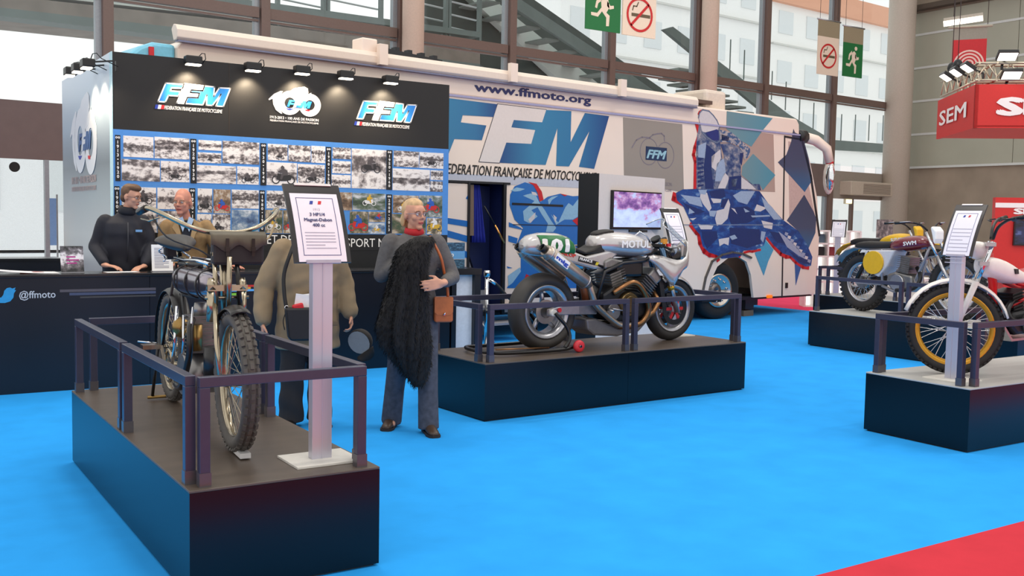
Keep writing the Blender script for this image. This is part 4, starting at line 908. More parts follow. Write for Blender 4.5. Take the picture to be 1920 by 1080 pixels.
def rim(par, c, Ri, hw, mat, T=None, depth=.028): return MB(T).lathe([(Ri-depth,-hw*.35),(Ri-depth*.6,-hw*.6),(Ri+.008,-hw*.75),(Ri+.008,-hw*.6),(Ri-.008,-hw*.5),(Ri-.008,hw*.5),(Ri+.008,hw*.6),(Ri+.008,hw*.75),(Ri-depth*.6,hw*.6),(Ri-depth,hw*.35)], c, Y, 48).build('rim', mat, par)
def spokes(par, c, Ri, n, hubr, hubw, mat, T=None, r=.0022):
    mb = MB(T); c = V(c)
    for i in range(n):
        a = 2*math.pi*i/n; s = 1 if i % 2 else -1; off = (.55 if (i//2) % 2 else -.55)
        p0 = c+V((math.cos(a+off)*hubr, s*hubw, math.sin(a+off)*hubr)); p1 = c+V((math.cos(a)*Ri, 0, math.sin(a)*Ri)); mb.tube([p0, p1], r, 5, cap=False)
    o = mb.build('spokes', mat, par); return o
def arcpts(c, R_, a0, a1, n=10): return [V((c[0]+R_*math.cos(R(a0+(a1-a0)*k/n)), 0, c[2]+R_*math.sin(R(a0+(a1-a0)*k/n)))) for k in range(n+1)]
def fender(par, name, c, R_, a0, a1, hw, mat, T=None, drop=.025, n=14):
    rings = []
    for p in arcpts(c, R_, a0, a1, n):
        d = (p-V(c)).normalized(); ring = []
        for f in (-1,-.85,-.5,0,.5,.85,1): ring.append(p + Y*f*hw - d*drop*abs(f)**2.2)
        for f in (1,.85,.5,0,-.5,-.85,-1): ring.append(p + Y*f*hw*.95 - d*(drop*abs(f)**2.2+.006))
        rings.append(ring)
    return MB(T).loft(rings).build(name, mat, par)
def fins(mb, c, ax, n, r0, r1, pitch, w=None, th=.004):
    """finned barrel: n rectangular fins along ax"""
    ax = V(ax).normalized(); x = ax.cross(Y).normalized()
    for i in range(n):
        q = V(c)+ax*pitch*i; vs = []
        for s in (-th/2, th/2):
            for e, g in ((-1,-1),(1,-1),(1,1),(-1,1)): vs.append(q+ax*s+x*e*r0+Y*g*r1)
        mb.add(vs, [(3,2,1,0),(4,5,6,7),(0,1,5,4),(1,2,6,5),(2,3,7,6),(3,0,4,7)])
    q1 = V(c)+ax*pitch*(n-1)
    mb.bar(c, q1, r0*1.5, r1*1.5, up=Y)
    return mb

# ---- silver racer
def racer():
    t = thing('racing_motorcycle', 'silver racing motorcycle with twin mufflers on the middle plinth', 'motorcycle', (5.157,7.437,Z), R(2.03))
    # wheels
    rc, fc = (0,0,.345), (1.575,0,.318)
    tyre(t, rc, .348, .098, .235, slick); MB().lathe([(.19,-.07),(.235,-.085),(.243,-.085),(.243,.085),(.235,.085),(.19,.07),(.2,0)], rc, Y, 48).build('rim', alum, t)
    mb = MB()
    for i in range(5):
        a = R(20+72*i); d = V((math.cos(a),0,math.sin(a))); q = V((-d.z,0,d.x)); mb.tube([V(rc)+d*.05, V(rc)+d*.13, V(rc)+d*.21+q*.015], [.026,.02,.02], 8)
    mb.cyl(V(rc)-Y*.06, V(rc)+Y*.06, .06); mb.build('wheel_spokes', alum, t)
    MB().cyl((0,-.06,.345),(0,-.05,.345),.11,n=28).build('brake_disc', steelp, t); MB().cyl((0,-.14,.345),(0,-.185,.345),.034,.03).build('axle_cap', M('cap_white', (225,222,215), .4), t)
    tyre(t, fc, .318, .062, .222, rubber); MB().lathe([(.18,-.045),(.222,-.055),(.23,-.055),(.23,.055),(.222,.055),(.18,.045),(.19,0)], fc, Y, 48).build('rim', alum, t)
    mb = MB()
    for i in range(5):
        a = R(50+72*i); d = V((math.cos(a),0,math.sin(a))); mb.tube([V(fc)+d*.04, V(fc)+d*.2], [.02,.014], 8)
    mb.cyl(V(fc)-Y*.05, V(fc)+Y*.05, .045); mb.build('wheel_spokes', alum, t)
    for s in (-1, 1):
        MB().lathe([(.11,s*.068),(.16,s*.068),(.16,s*.074),(.11,s*.074)], fc, Y, 36, smooth=False).build('brake_disc', darkm, t)
        mb = MB()
        for i in range(6):
            a = R(60*i); d = V((math.cos(a),0,math.sin(a))); mb.bar(V(fc)+d*.04+Y*s*.07, V(fc)+d*.115+Y*s*.07, .03, .008, up=Y)
        mb.build('disc_carrier', M('carrier_red', (190,28,34), .35), t)
        MB().box((fc[0]-.11,s*.085,fc[2]+.1), (.07,.04,.11)).build('brake_caliper', darkm, t, bevel=.01)
        MB().tube([(1.335,s*.1,.97),(1.45,s*.1,.65)], .027, 12).build('fork_tube', M('fork_blue', (90,120,150), .25, metal=.8), t); MB().tube([(1.45,s*.1,.65),(1.58,s*.1,.29)], [.024,.028], 12).build('fork_leg', alum, t)
        MB().lathe([(.028,-.02),(.034,-.02),(.034,.02),(.028,.02)], (1.49,s*.1,.53), (-.125,0,.36), 12).build('fork_ring', M('fork_gold', (206,160,50), .3, metal=.7), t)
    fender(t, 'front_fender', fc, .337, 15, 118, .08, silver, None, .04)
    # tail and seat
    tr_ = [(-.24,.93,.015,.03),(-.225,.932,.06,.07),(-.17,.942,.088,.1),(-.05,.945,.108,.13),(.1,.945,.108,.14),(.2,.932,.098,.14),(.27,.905,.06,.13)]; body(t, 'tail_hump', tr_, silver, 2.6, 0)
    def tail(x, z, off):
        for i in range(len(tr_)-1):
            if tr_[i][0] <= x <= tr_[i+1][0]:
                f = (x-tr_[i][0])/(tr_[i+1][0]-tr_[i][0]); zc, hz, wy = (tr_[i][k]+(tr_[i+1][k]-tr_[i][k])*f for k in (1,2,3)); break
        else: zc, hz, wy = tr_[-1][1:]
        q = min(1, abs(z-zc)/hz)**1.3; return V((x, -wy*max(0, 1-q*q)**.385-off, z))
    rows = [[tail(x+.03*(1-k/9), .862+.17*k/9-(.02 if x > .15 else 0)*k/9, .012) for k in range(10)] for x in [-.13+.36*i/14 for i in range(15)]]
    MB().add([p for r_ in rows for p in r_], [(i*10+k, i*10+k+1, (i+1)*10+k+1, (i+1)*10+k) for i in range(14) for k in range(9)], True).build('number_panel', M('panel_green', (28,110,56), .35), t)
    o = text('number_lettering', '101', Plane((0,0,0), (1,0,0), (0,0,1)), -.095, .888, .11, white, t, width=.262, bold=.05, d=0)
    bm = bmesh.new(); bm.from_mesh(o.data); bmesh.ops.triangulate(bm, faces=bm.faces); bmesh.ops.subdivide_edges(bm, edges=bm.edges, cuts=1, use_grid_fill=True); bm.to_mesh(o.data); bm.free()
    for v in o.data.vertices: v.co = tail(v.co.x, v.co.z, .018)
    slab(t, 'side_cover', [(-.17,.915),(.27,.885),(.4,.845),(.7,.9),(.79,.865),(.70,.80),(.615,.725),(.5,.72),(.2,.79),(0,.86)], -.125, .125, silver, .03)
    P = Plane((0,-.1255,0), (1,0,0), (0,0,1))
    a = math.atan2(-.045,.26); text('sponsor_lettering', 'DUNLOP', P, .03, .872, .032, M('dunlop_red', (214,60,50), .4), t, width=.24, bold=.03, d=.004, rot=a)
    MB().prism([(.3,.80),(.5,.76),(.54,.79),(.31,.845)], P, .001, .003).build('sponsor_patch', blackp, t); text('sponsor_lettering', 'FRANCE', P, .315, .812, .024, white, t, width=.15, bold=.03, d=.004, rot=-.19)
    MB().prism([(.5,.765),(.53,.758),(.545,.785),(.515,.79)], P, .001, .004).build('sponsor_patch', M('sticker_yellow', (216,196,50), .4), t)
    slab(t, 'seat_pad', [(.26,.9),(.40,.86),(.55,.865),(.70,.905),(.66,.95),(.58,.955),(.50,.915),(.40,.885),(.29,.925)], -.115, .115, seatb, .02)
    body(t, 'fuel_tank', [(.535,.95,.03,.05),(.55,.952,.075,.1),(.63,.96,.102,.15),(.77,.955,.116,.185),(.92,.945,.122,.198),(1.06,.93,.112,.188),(1.19,.912,.08,.15),(1.27,.9,.035,.09)], silver, 2.5)
    body(t, 'tank_pad', [(.57,1.035,.012,.05),(.6,1.055,.022,.075),(.74,1.075,.022,.075),(.8,1.07,.01,.06)], seatb)
    text('tank_lettering', 'MOTUL', Plane((0,-.206,0), (1,0,0), (0,0,1)), .755, .925, .066, white, t, width=.35, bold=.035, d=0)
    # fairing: two side shells meeting at the nose
    prof = [(1.11,.84,.805,.205),(1.18,.85,.76,.215),(1.28,.84,.67,.222),(1.37,.82,.585,.222),(1.43,.808,.55,.217),(1.49,.80,.62,.207),(1.57,.805,.70,.19),(1.64,.83,.725,.165),(1.7,.9,.745,.12),(1.745,.97,.775,.065),(1.76,1.0,.79,.0)]
    mb = MB()
    for s in (-1, 1):
        rows = []
        for x, zt, zb_, w in prof:
            rows.append([V((x, s*w*(1-.18*f**3 if f > 0 else 1)*(1-.10*(1-f)**2), zb_+(zt-zb_)*f)) for f in (0,.25,.5,.75,1)])
        n = 5; vs = [p for r in rows for p in r]; mb.add(vs, [(i*n+k, i*n+k+1, (i+1)*n+k+1, (i+1)*n+k) for i in range(len(rows)-1) for k in range(n-1)], True)
    o = mb.build('fairing', silver, t); mo = o.modifiers.new('s', 'SOLIDIFY'); mo.thickness = .012; mo.offset = 0
    P = Plane((0,-.21,0), (1,.35,0), (0,0,1))
    MB().prism([(1.46,.79),(1.62,.765),(1.645,.80),(1.49,.84)], P, -.03, .006).build('sponsor_patch', M('sticker_navy', (30,60,120), .4), t)
    text('sponsor_lettering', 'Boxer', Plane((0,-.226,0), (1,.08,0), (0,0,1)), 1.27, .77, .06, blackp, t, width=.16, shear=.3, d=.004, rot=-.3)
    o = MB(); rows = []
    for k in range(7):
        f = k/6-.5; rows.append([V((1.72-.1*abs(f*2)**2-.28*h_, f*.3*(1-.2*h_), 1.0+.2*h_-.06*abs(f*2)**2)) for h_ in (0,.35,.7,1)])
    o.add([p for r in rows for p in r], [(i*4+k, i*4+k+1, (i+1)*4+k+1, (i+1)*4+k) for i in range(6) for k in range(3)], True); o.build('windscreen', glass_mat('screen_clear', (225,232,235), .2), t)
    MB().tube([rows[i][3] for i in range(7)], .006, 6).tube(rows[0], .005, 6).build('screen_edge', chrome, t)
    # cockpit
    mb = MB(); mb.tube([(1.33,-.16,.93),(1.31,-.3,.9),(1.24,-.38,.88)], .014, 8).tube([(1.33,.16,.93),(1.31,.3,.9),(1.24,.38,.88)], .014, 8).box((1.34,0,.94),(.06,.26,.03)).build('clip_on_bars', darkm, t)
    for s in (-1,1): MB().tube([(1.26,s*.34,.885),(1.19,s*.42,.87)], .018, 10).build('grip', blackp, t); MB().tube([(1.3,s*.28,.92),(1.33,s*.36,.93),(1.27,s*.43,.91)], .006, 6).build('lever', alum, t)
    MB().cyl((1.42,.05,.98),(1.4,.05,1.01),.05).cyl((1.42,-.06,.97),(1.4,-.06,1.0),.04).build('gauges', darkm, t); MB().box((1.36,-.12,.98),(.05,.04,.05)).build('fluid_pot', M('pot_gold', (216,150,60), .3, metal=.6), t); MB().box((1.4,-.14,.945),(.04,.03,.03)).build('switch_red', red, t)
    MB().box((1.52,0,.84),(.2,.2,.1)).build('cockpit_tray', blackp, t, bevel=.02); MB().sphere((1.5,-.12,.9),(.03,.03,.045)).build('fluid_tank', M('pot_pale', (170,176,180), .3), t); mb = MB()
    for k in range(6): mb.tube([(1.35,-.1+.03*k,.93),(1.45,-.12+.04*k,.86+.01*k),(1.52,-.1+.03*k,.78),(1.46,-.08+.02*k,.68)], .006, 6)
    mb.build('cables', blackp, t)
    MB().tube([(1.0,-.1,1.03),(1.05,-.11,1.07),(1.14,-.11,1.03),(1.2,-.1,.97)], .008, 8).build('breather_hose', chrome, t)
    # engine
    slab(t, 'crankcase', [(.58,.32),(.66,.24),(.95,.22),(1.15,.28),(1.24,.4),(1.15,.5),(.9,.52),(.7,.56),(.58,.5)], -.16, .16, darkm, .03)
    MB().cyl((.875,-.16,.395),(.875,-.205,.395),.122,.105,28).cyl((.875,-.205,.395),(.875,-.22,.395),.085,.075,28).build('clutch_cover', M('cover_bronze', (112,92,60), .3, metal=.8), t)
    MB().cyl((.7,-.15,.33),(.7,-.18,.33),.075).build('gear_cover', castm, t)
    mb = MB(); fins(mb, (.80,0,.55), (-.30,0,1), 7, .09, .15, .026); mb.build('rear_cylinder', castm, t); slab(t, 'rear_head', [(.60,.72),(.82,.74),(.84,.80),(.68,.83),(.6,.8)], -.15, .15, castm, .02)
    mb = MB(); fins(mb, (1.07,0,.47), (.62,0,.8), 8, .09, .16, .027); mb.build('front_cylinder', castm, t); slab(t, 'front_head', [(1.13,.66),(1.24,.56),(1.32,.62),(1.22,.74)], -.16, .16, castm, .02)
    MB().box((1.33,0,.5),(.05,.3,.3), Matrix.Rotation(R(-12), 3, 'Y')).build('radiator', darkm, t)
    MB().box((.95,0,.72),(.34,.22,.16)).build('airbox', blackp, t, bevel=.03)
    for s in (-1,1): MB().tube([(1.3,s*.06,.9),(1.1,s*.15,.8),(.8,s*.17,.78),(.6,s*.15,.7),(.52,s*.13,.42)], .018, 8).tube([(.62,s*.12,.74),(.3,s*.1,.82),(-.02,s*.08,.9)], .014, 8).tube([(.56,s*.13,.55),(.2,s*.1,.8)], .012, 8).build('frame_tube', M('frame_black', (26,26,30), .35), t)
    # pipes
    pr = [(.70,-.16,.5),(.78,-.2,.56),(.88,-.215,.6),(.97,-.215,.57),(1.07,-.2,.46),(1.12,-.19,.33),(1.05,-.18,.22),(.92,-.17,.185),(.78,-.17,.19)]
    def smooth_pts(p, n=4):
        out = []; p = [V(q) for q in p]
        for i in range(len(p)-1):
            a, b, c, d = p[max(i-1,0)], p[i], p[i+1], p[min(i+2,len(p)-1)]
            for k in range(n):
                u = k/n; out.append(.5*((2*b)+(c-a)*u+(2*a-5*b+4*c-d)*u*u+(3*b-a-3*c+d)*u**3))
        return out+[p[-1]]
    globals()['smooth_pts'] = smooth_pts
    MB().tube(smooth_pts(pr), .027, 12).build('header_pipe', bronze, t)
    MB().tube(smooth_pts([(.95,-.16,.19),(.78,-.17,.2),(.62,-.18,.29),(.47,-.19,.4),(.42,-.19,.5),(.39,-.185,.585)]), .03, 12).build('exhaust_pipe', steelp, t)
    MB().tube(smooth_pts([(.95,.16,.19),(.78,.17,.2),(.62,.18,.29),(.47,.19,.4),(.42,.19,.5),(.39,.185,.585)]), .03, 12).build('exhaust_pipe', steelp, t)
    MB().tube([(1.25,-.1,.5),(1.3,-.14,.4),(1.2,-.16,.3),(1.08,-.16,.24)], .026, 10).build('header_pipe', bronze, t)
    for s in (-1, 1):
        a, b = V((.40,s*.185,.575)), V((-.12,s*.185,.905)); d = (b-a).normalized()
        o = MB().tube([a, a+d*.05, a+d*.07, b-d*.06, b-d*.05, b], [.03,.05,.066,.066,.062,.052], 22).build('muffler', steelp, t)
        MB().lathe([(.03,0),(.036,0),(.036,.05),(.03,.05)], b-d*.005, d, 20).build('muffler_outlet', darkm, o); MB().lathe([(.03,0),(.066,0),(.068,.012),(.03,.012)], b-d*.065, d, 22).lathe([(.03,0),(.068,0),(.068,.012),(.03,.012)], a+d*.065, d, 22).build('muffler_band', alum, o)
        if s < 0:
            P = Plane(a+d*.36+V((0,-.064,.02)), -d, V((0,0,1))); up = (V((0,-1,0)).cross(-d)); P = Plane(a+d*.53+V((0,-.067,-.005)), -d, V((d.z,0,-d.x))*-1)
            if P.n.y > 0: P = Plane(P.o, P.u, -P.v)
            MB().rect(0,-.034,.17,.034,P,0,.003).build('maker_sticker', white, o); text('maker_lettering', 'mig', P, .012,-.016,.034, M('sticker_blue', (30,70,180), .4), o, width=.145, bold=.05, d=.004)
    for s in (-1,1): MB().loft([[V((x, s*y+q*.02, z+r*h)) for q, r in ((-1,-1),(1,-1),(1,1),(-1,1))] for x, y, z, h in ((-.03,.125,.345,.03),(.1,.13,.36,.04),(.3,.14,.37,.055),(.52,.13,.38,.07))], smooth=False).build('swingarm', alum, t, bevel=.008)
    MB().tube([(.5,-.02,.38),(.42,-.02,.68)], .035, 10).build('shock', M('shock_copper', (150,90,60), .4, metal=.4), t)
    MB().cyl((.08,-.15,.365),(.08,-.16,.365),.02).build('axle_adjuster', red, t)
    slab(t, 'belly_pan', [(.40,.27),(.42,.17),(.5,.115),(.79,.09),(1.05,.12),(1.22,.26),(1.16,.29),(1.05,.2),(.8,.17),(.52,.27)], -.14, .14, M('belly_grey', (118,114,114), .35, metal=.3), .02)
    MB().tube([(.62,-.18,.36),(.62,-.26,.34)], .012, 8).tube([(.66,-.2,.36),(.78,-.22,.34)], .008, 8).build('foot_peg', alum, t)
    # paddock stand
    p = thing('paddock_stand', 'black tubular paddock stand with red wheels under the racer', 'stand', (5.157,7.437,Z), R(2.03))
    blk_t = M('stand_black', (18,18,20), .25)
    MB().tube(smooth_pts([(.17,-.27,.05),(.0,-.28,.03),(-.5,-.26,.03),(-.68,-.2,.035),(-.72,0,.035),(-.68,.2,.035),(-.5,.26,.03),(0,.28,.03),(.17,.27,.05)]), .017, 10).build('base_tube', blk_t, p)
    for s in (-1,1):
        MB().tube(smooth_pts([(.05,s*.28,.04),(.12,s*.26,.12),(.1,s*.24,.22),(.02,s*.22,.31),(0,s*.2,.345)]), .017, 10).build('lift_arm', blk_t, p)
        w = MB().lathe([(.008,-.018),(.02,-.022),(.05,-.02),(.055,0),(.05,.02),(.02,.022),(.008,.018)], (.18,s*.315,.055), Y, 24).build('wheel', M('stand_wheel_red', (214,50,62), .4), p)
        MB().cyl((.18,s*.34-.008,.055),(.18,s*.34+.008,.055),.012).build('wheel_bolt', chrome, w)
    MB().tube([(-.6,-.15,.05),(-.1,-.25,.05)], .006, 6).build('brace', bronze, p)
racer()

# ---- two enduro machines
def enduro(name, label, loc, rz, tank, fend, panel, oval, seat, front, front_z=1.0):
    t = thing(name, label, 'motorcycle', loc, rz)
    rc, fc = (0,0,.385), (1.49,0,.40)
    tyre(t, rc, .385, .065, .27, rubber, knobs=36, kh=.018); rim(t, rc, .275, .05, alum); spokes(t, rc, .25, 32, .08, .035, chrome); MB().cyl((0,-.05,.385),(0,.05,.385),.085).cyl((0,-.07,.385),(0,.07,.385),.03).build('hub', castm, t)
    tyre(t, fc, .40, .05, .305, rubber, knobs=36, kh=.015); rim(t, fc, .31, .04, alum); spokes(t, fc, .285, 32, .06, .03, chrome); MB().cyl((fc[0],-.05,.4),(fc[0],.05,.4),.07).build('hub', castm, t)
    rows = [(-.46,.66,.05),(-.4,.75,.07),(-.28,.83,.085),(-.12,.875,.09),(.05,.87,.085),(.15,.84,.08)]
    MB().loft([[V((x, y*w, z-.03*abs(y)**2)) for y in (-1,-.6,0,.6,1)]+[V((x, y*w*.95, z-.03*abs(y)**2-.01)) for y in (1,.6,0,-.6,-1)] for x, z, w in rows]).build('rear_fender', fend, t)
    body(t, 'seat', [(-.12,.87,.02,.08),(-.08,.875,.05,.105),(.1,.885,.065,.115),(.3,.88,.06,.115),(.48,.90,.05,.1),(.58,.93,.03,.07)], seat, 3)
    body(t, 'fuel_tank', [(.47,.885,.03,.07),(.52,.89,.07,.11),(.66,.915,.1,.15),(.82,.935,.105,.16),(.97,.945,.09,.14),(1.06,.94,.05,.09),(1.09,.935,.02,.05)], tank, 2.4)
    P = Plane((0,-.162,0), (1,0,0), (0,0,1))
    text('tank_lettering', 'SWM' if oval else 'SUZUKI', P, .78, .90, .05, white, t, width=.2, bold=.03, d=0, rot=.12)
    slab(t, 'side_panel', [(.12,.82),(.62,.84),(.5,.62),(.36,.47),(.28,.5),(.1,.72)], -.13, .13, panel, .02)
    if oval: MB().disc((.28,.66), .155, Plane((0,-.132,0), (1,0,0), (0,0,1)), 0, .02, 28, 1.1).build('number_oval', oval, t, bevel=.004)
    else: MB().disc((.28,.66), .12, Plane((0,-.132,0), (1,0,0), (0,0,1)), 0, .01, 28, 1.1).build('number_oval', white, t)
    mb = MB(); fins(mb, (.74,0,.55), (.12,0,1), 9, .1, .12, .026); mb.build('cylinder', castm, t)
    slab(t, 'crankcase', [(.48,.42),(.56,.32),(.8,.3),(.92,.38),(.9,.52),(.62,.56),(.5,.52)], -.12, .12, castm, .03); MB().cyl((.68,-.12,.42),(.68,-.15,.42),.11,.1,24).build('side_cover', alum, t)
    fr = M('frame_grey', (150,150,158), .35, metal=.5) if oval else blackp
    MB().tube([(1.08,0,.98),(1.0,-.02,.72),(.86,-.06,.36),(.6,-.1,.3),(.42,-.11,.36)], .02, 10).tube([(.42,.11,.36),(.6,.1,.3),(.86,.06,.36),(1.0,.02,.72)], .02, 10).tube([(1.08,0,.97),(.6,0,.86),(.4,-.08,.84),(-.1,-.08,.84)], .016, 8).tube([(.42,-.11,.36),(.38,-.1,.84)], .016, 8).build('frame', fr, t)
    for s in (-1,1):
        MB().loft([[V((x, s*y+q*.018, z+r*.025)) for q, r in ((-1,-1),(1,-1),(1,1),(-1,1))] for x, y, z in ((-.04,.1,.385),(.42,.12,.39))], smooth=False).build('swingarm', alum, t)
        MB().tube([(-.02,s*.115,.42),(.2,s*.12,.8)], .028, 10).build('shock', darkm, t)
        MB().tube([(1.06,s*.09,1.08),(1.25,s*.09,.78)], .018, 10).build('fork_tube', chrome, t); MB().tube([(1.25,s*.09,.78),(1.5,s*.09,.38)], [.026,.024], 10).build('fork_leg', alum, t)
        MB().tube(smooth_pts([(1.05,s*.05,1.1),(1.02,s*.14,1.17),(.96,s*.26,1.2),(.88,s*.4,1.19)]), .012, 8).build('handlebar', darkm, t); MB().tube([(.93,s*.32,1.197),(.86,s*.43,1.188)], .018, 8).build('grip', blackp, t); MB().tube([(.99,s*.25,1.2),(1.0,s*.33,1.21),(.93,s*.42,1.2)], .006, 6).build('lever', alum, t)
    MB().tube(smooth_pts([(.86,.02,.62),(1.0,-.08,.5),(.95,-.14,.36),(.7,-.17,.32)]), .026, 10).build('exhaust_pipe', darkm, t)
    rows = [(1.98,.72,.05),(1.9,.83,.07),(1.72,.9,.08),(1.5,.92,.085),(1.28,.88,.08),(1.14,.78,.07)]
    MB().loft([[V((x, y*w, z-.03*abs(y)**2)) for y in (-1,-.6,0,.6,1)]+[V((x, y*w*.95, z-.03*abs(y)**2-.01)) for y in (1,.6,0,-.6,-1)] for x, z, w in rows]).build('front_fender', fend if oval else tank, t)
    slab(t, 'number_plate', [(1.17,.93),(1.2,1.0),(1.2,1.1),(1.14,1.16),(1.11,1.14),(1.14,1.05)], -.08, .08, front, .03)
    MB().tube([(.06,-.13,.4),(.42,-.13,.4)], .006, 6).build('chain', darkm, t)
    return t
maroon = M('tank_maroon', (112,14,32), .2, coat=.6, noise=.04); yel = M('plastic_yellow', (226,178,32), .35, noise=.04); greyp = M('fender_grey', (150,148,146), .45, noise=.05)
enduro('enduro_motorcycle', 'maroon enduro motorcycle with yellow oval side plate', (11.506,8.909,Z+.016), R(-95.0), maroon, greyp, M('panel_silver', (206,206,212), .35), yel, seatb, white)
gy = ground(1600, 566, .475)
enduro('enduro_motorcycle', 'yellow enduro motorcycle with black seat behind the maroon one', (g5.x+.5, g5.y-.36, Z+.016), R(-93), yel, yel, yel, None, seatb, yel)
# ---- white trial machine, front wheel turned towards the aisle
def trial():
    hd, st = R(178), R(-48)
    fw = V((7.286,4.764,0)); wh = hd+st; head = fw - V((math.cos(wh), math.sin(wh), 0))*.2; rear = head - V((math.cos(hd), math.sin(hd), 0))*1.04
    t = thing('trial_motorcycle', 'white and red trial motorcycle with gold rimmed front wheel', 'motorcycle', (rear.x, rear.y, Z+.012), hd)
    S = Matrix.Translation((1.04,0,0)) @ Matrix.Rotation(st, 4, 'Z') @ Matrix.Translation((-1.04,0,0))     # steering
    fc, rc = (1.24,0,.355), (0,0,.345); gold = M('rim_gold', (212,156,48), .3, metal=.5)
    tyre(t, fc, .355, .048, .285, rubber, S, knobs=56, kh=.012, blocks=4); rim(t, fc, .298, .055, gold, S, .042); spokes(t, fc, .27, 36, .055, .035, chrome, S, .0026); MB(S).cyl((1.24,-.06,.355),(1.24,.06,.355),.06).build('hub', darkm, t)
    tyre(t, rc, .345, .06, .23, rubber, knobs=44, kh=.014, blocks=4); rim(t, rc, .245, .05, gold); spokes(t, rc, .225, 36, .07, .04, chrome); MB().cyl((0,-.06,.345),(0,.06,.345),.07).build('hub', darkm, t)
    wp = M('white_plastic', (238,232,226), .35, noise=.02); fr = M('frame_red', (190,26,30), .3)
    fender(t, 'front_fender', fc, .405, 20, 165, .06, wp, S, .02)
    for s in (-1,1):
        MB(S).tube([(1.0,s*.09,1.05),(1.11,s*.09,.72)], .017, 10).build('fork_tube', chrome, t); MB(S).tube([(1.11,s*.09,.74),(1.25,s*.09,.345)], [.025,.022], 10).build('fork_leg', M('fork_white', (226,222,220), .3), t)
        MB(S).tube(smooth_pts([(1.0,s*.05,1.07),(.98,s*.12,1.16),(.93,s*.26,1.22),(.86,s*.4,1.24)]), .012, 8).build('handlebar', darkm, t); MB(S).tube([(.91,s*.31,1.225),(.84,s*.44,1.245)], .018, 10).build('grip', blackp, t); MB(S).tube([(.98,s*.22,1.21),(.99,s*.32,1.22),(.92,s*.42,1.23)], .006, 6).build('lever', blackp, t)
    MB(S).box((1.02,0,1.03),(.07,.24,.03)).build('upper_yoke', alum, t); MB(S).box((1.06,0,.88),(.07,.24,.03)).build('lower_yoke', alum, t)
    body(t, 'headlamp', [(1.02,.98,.04,.05),(1.06,.98,.07,.075),(1.12,.98,.075,.08),(1.15,.98,.06,.065)], wp, 2, 1, S); MB(S).lathe([(.002,0),(.06,0),(.062,.012),(.002,.02)], (1.145,0,.98), (1,0,0), 24).build('lamp_glass', chrome, t)
    body(t, 'fuel_tank', [(1.1,.87,.03,.05),(1.07,.865,.07,.09),(.96,.845,.085,.12),(.82,.80,.085,.13),(.68,.765,.055,.11),(.5,.755,.03,.09),(.3,.79,.03,.085),(.0,.86,.02,.08),(-.25,.93,.015,.07),(-.36,.95,.008,.04)], wp, 3)
    slab(t, 'tank_emblem', [(.8,.8),(.84,.8),(.85,.84),(.81,.84)], -.134, .134, blackp, 0)
    body(t, 'seat', [(.58,.79,.012,.06),(.5,.805,.03,.085),(.3,.82,.035,.09),(.1,.84,.02,.07)], M('seat_red', (170,36,44), .45), 3)
    MB().tube([(1.0,0,.95),(.93,0,.72),(.86,-.04,.4),(.78,-.08,.32)], .034, 10).tube([(1.0,0,.93),(.7,-.06,.72),(.42,-.1,.66),(.28,-.1,.42)], .016, 8).tube([(1.0,0,.93),(.7,.06,.72),(.42,.1,.66),(.28,.1,.42)], .016, 8).tube([(.86,-.05,.5),(.6,-.1,.62),(.42,-.1,.66)], .014, 8).tube([(.42,-.1,.66),(.0,-.09,.76)], .012, 8).tube([(.86,.05,.5),(.6,.1,.62),(.42,.1,.66)], .014, 8).build('frame', fr, t)
    MB().tube([(1.02,0,.98),(.98,0,.80)], .035, 12).build('steering_head', fr, t)
    mb = MB(); fins(mb, (.68,0,.48), (.2,0,1), 8, .085, .1, .026); mb.build('cylinder', darkm, t)
    slab(t, 'crankcase', [(.42,.40),(.5,.32),(.74,.31),(.84,.38),(.8,.5),(.56,.52),(.44,.48)], -.11, .11, darkm, .03); MB().cyl((.6,-.11,.41),(.6,-.14,.41),.1,.09,22).cyl((.6,.11,.41),(.6,.14,.41),.1,.09,22).build('side_cover', castm, t)
    slab(t, 'sump_guard', [(.44,.27),(.78,.26),(.9,.38),(.88,.39),(.77,.28),(.44,.29)], -.09, .09, alum, .0)
    for s in (-1,1): MB().bar((0,s*.1,.345),(.3,s*.11,.4),.03,.045).build('swingarm', alum, t); MB().tube([(.02,s*.12,.38),(.2,s*.11,.74)], .026, 10).build('shock', fr, t)
    MB().tube(smooth_pts([(.72,.05,.6),(.88,.1,.5),(.8,.14,.42),(.5,.15,.5),(.2,.15,.62)]), .024, 10).build('exhaust_pipe', darkm, t)
    MB().tube([(.42,.12,.36),(.36,.2,.02)], .012, 8).box((.36,.2,.008),(.06,.05,.012)).build('side_stand', alum, t)
    rows = [(-.48,.86,.05),(-.38,.93,.065),(-.2,.9,.07),(.0,.84,.07)]
    MB().loft([[V((x, y*w, z-.02*abs(y)**2)) for y in (-1,0,1)]+[V((x, y*w*.95, z-.02*abs(y)**2-.008)) for y in (1,0,-1)] for x, z, w in rows]).build('rear_fender', wp, t)
trial()

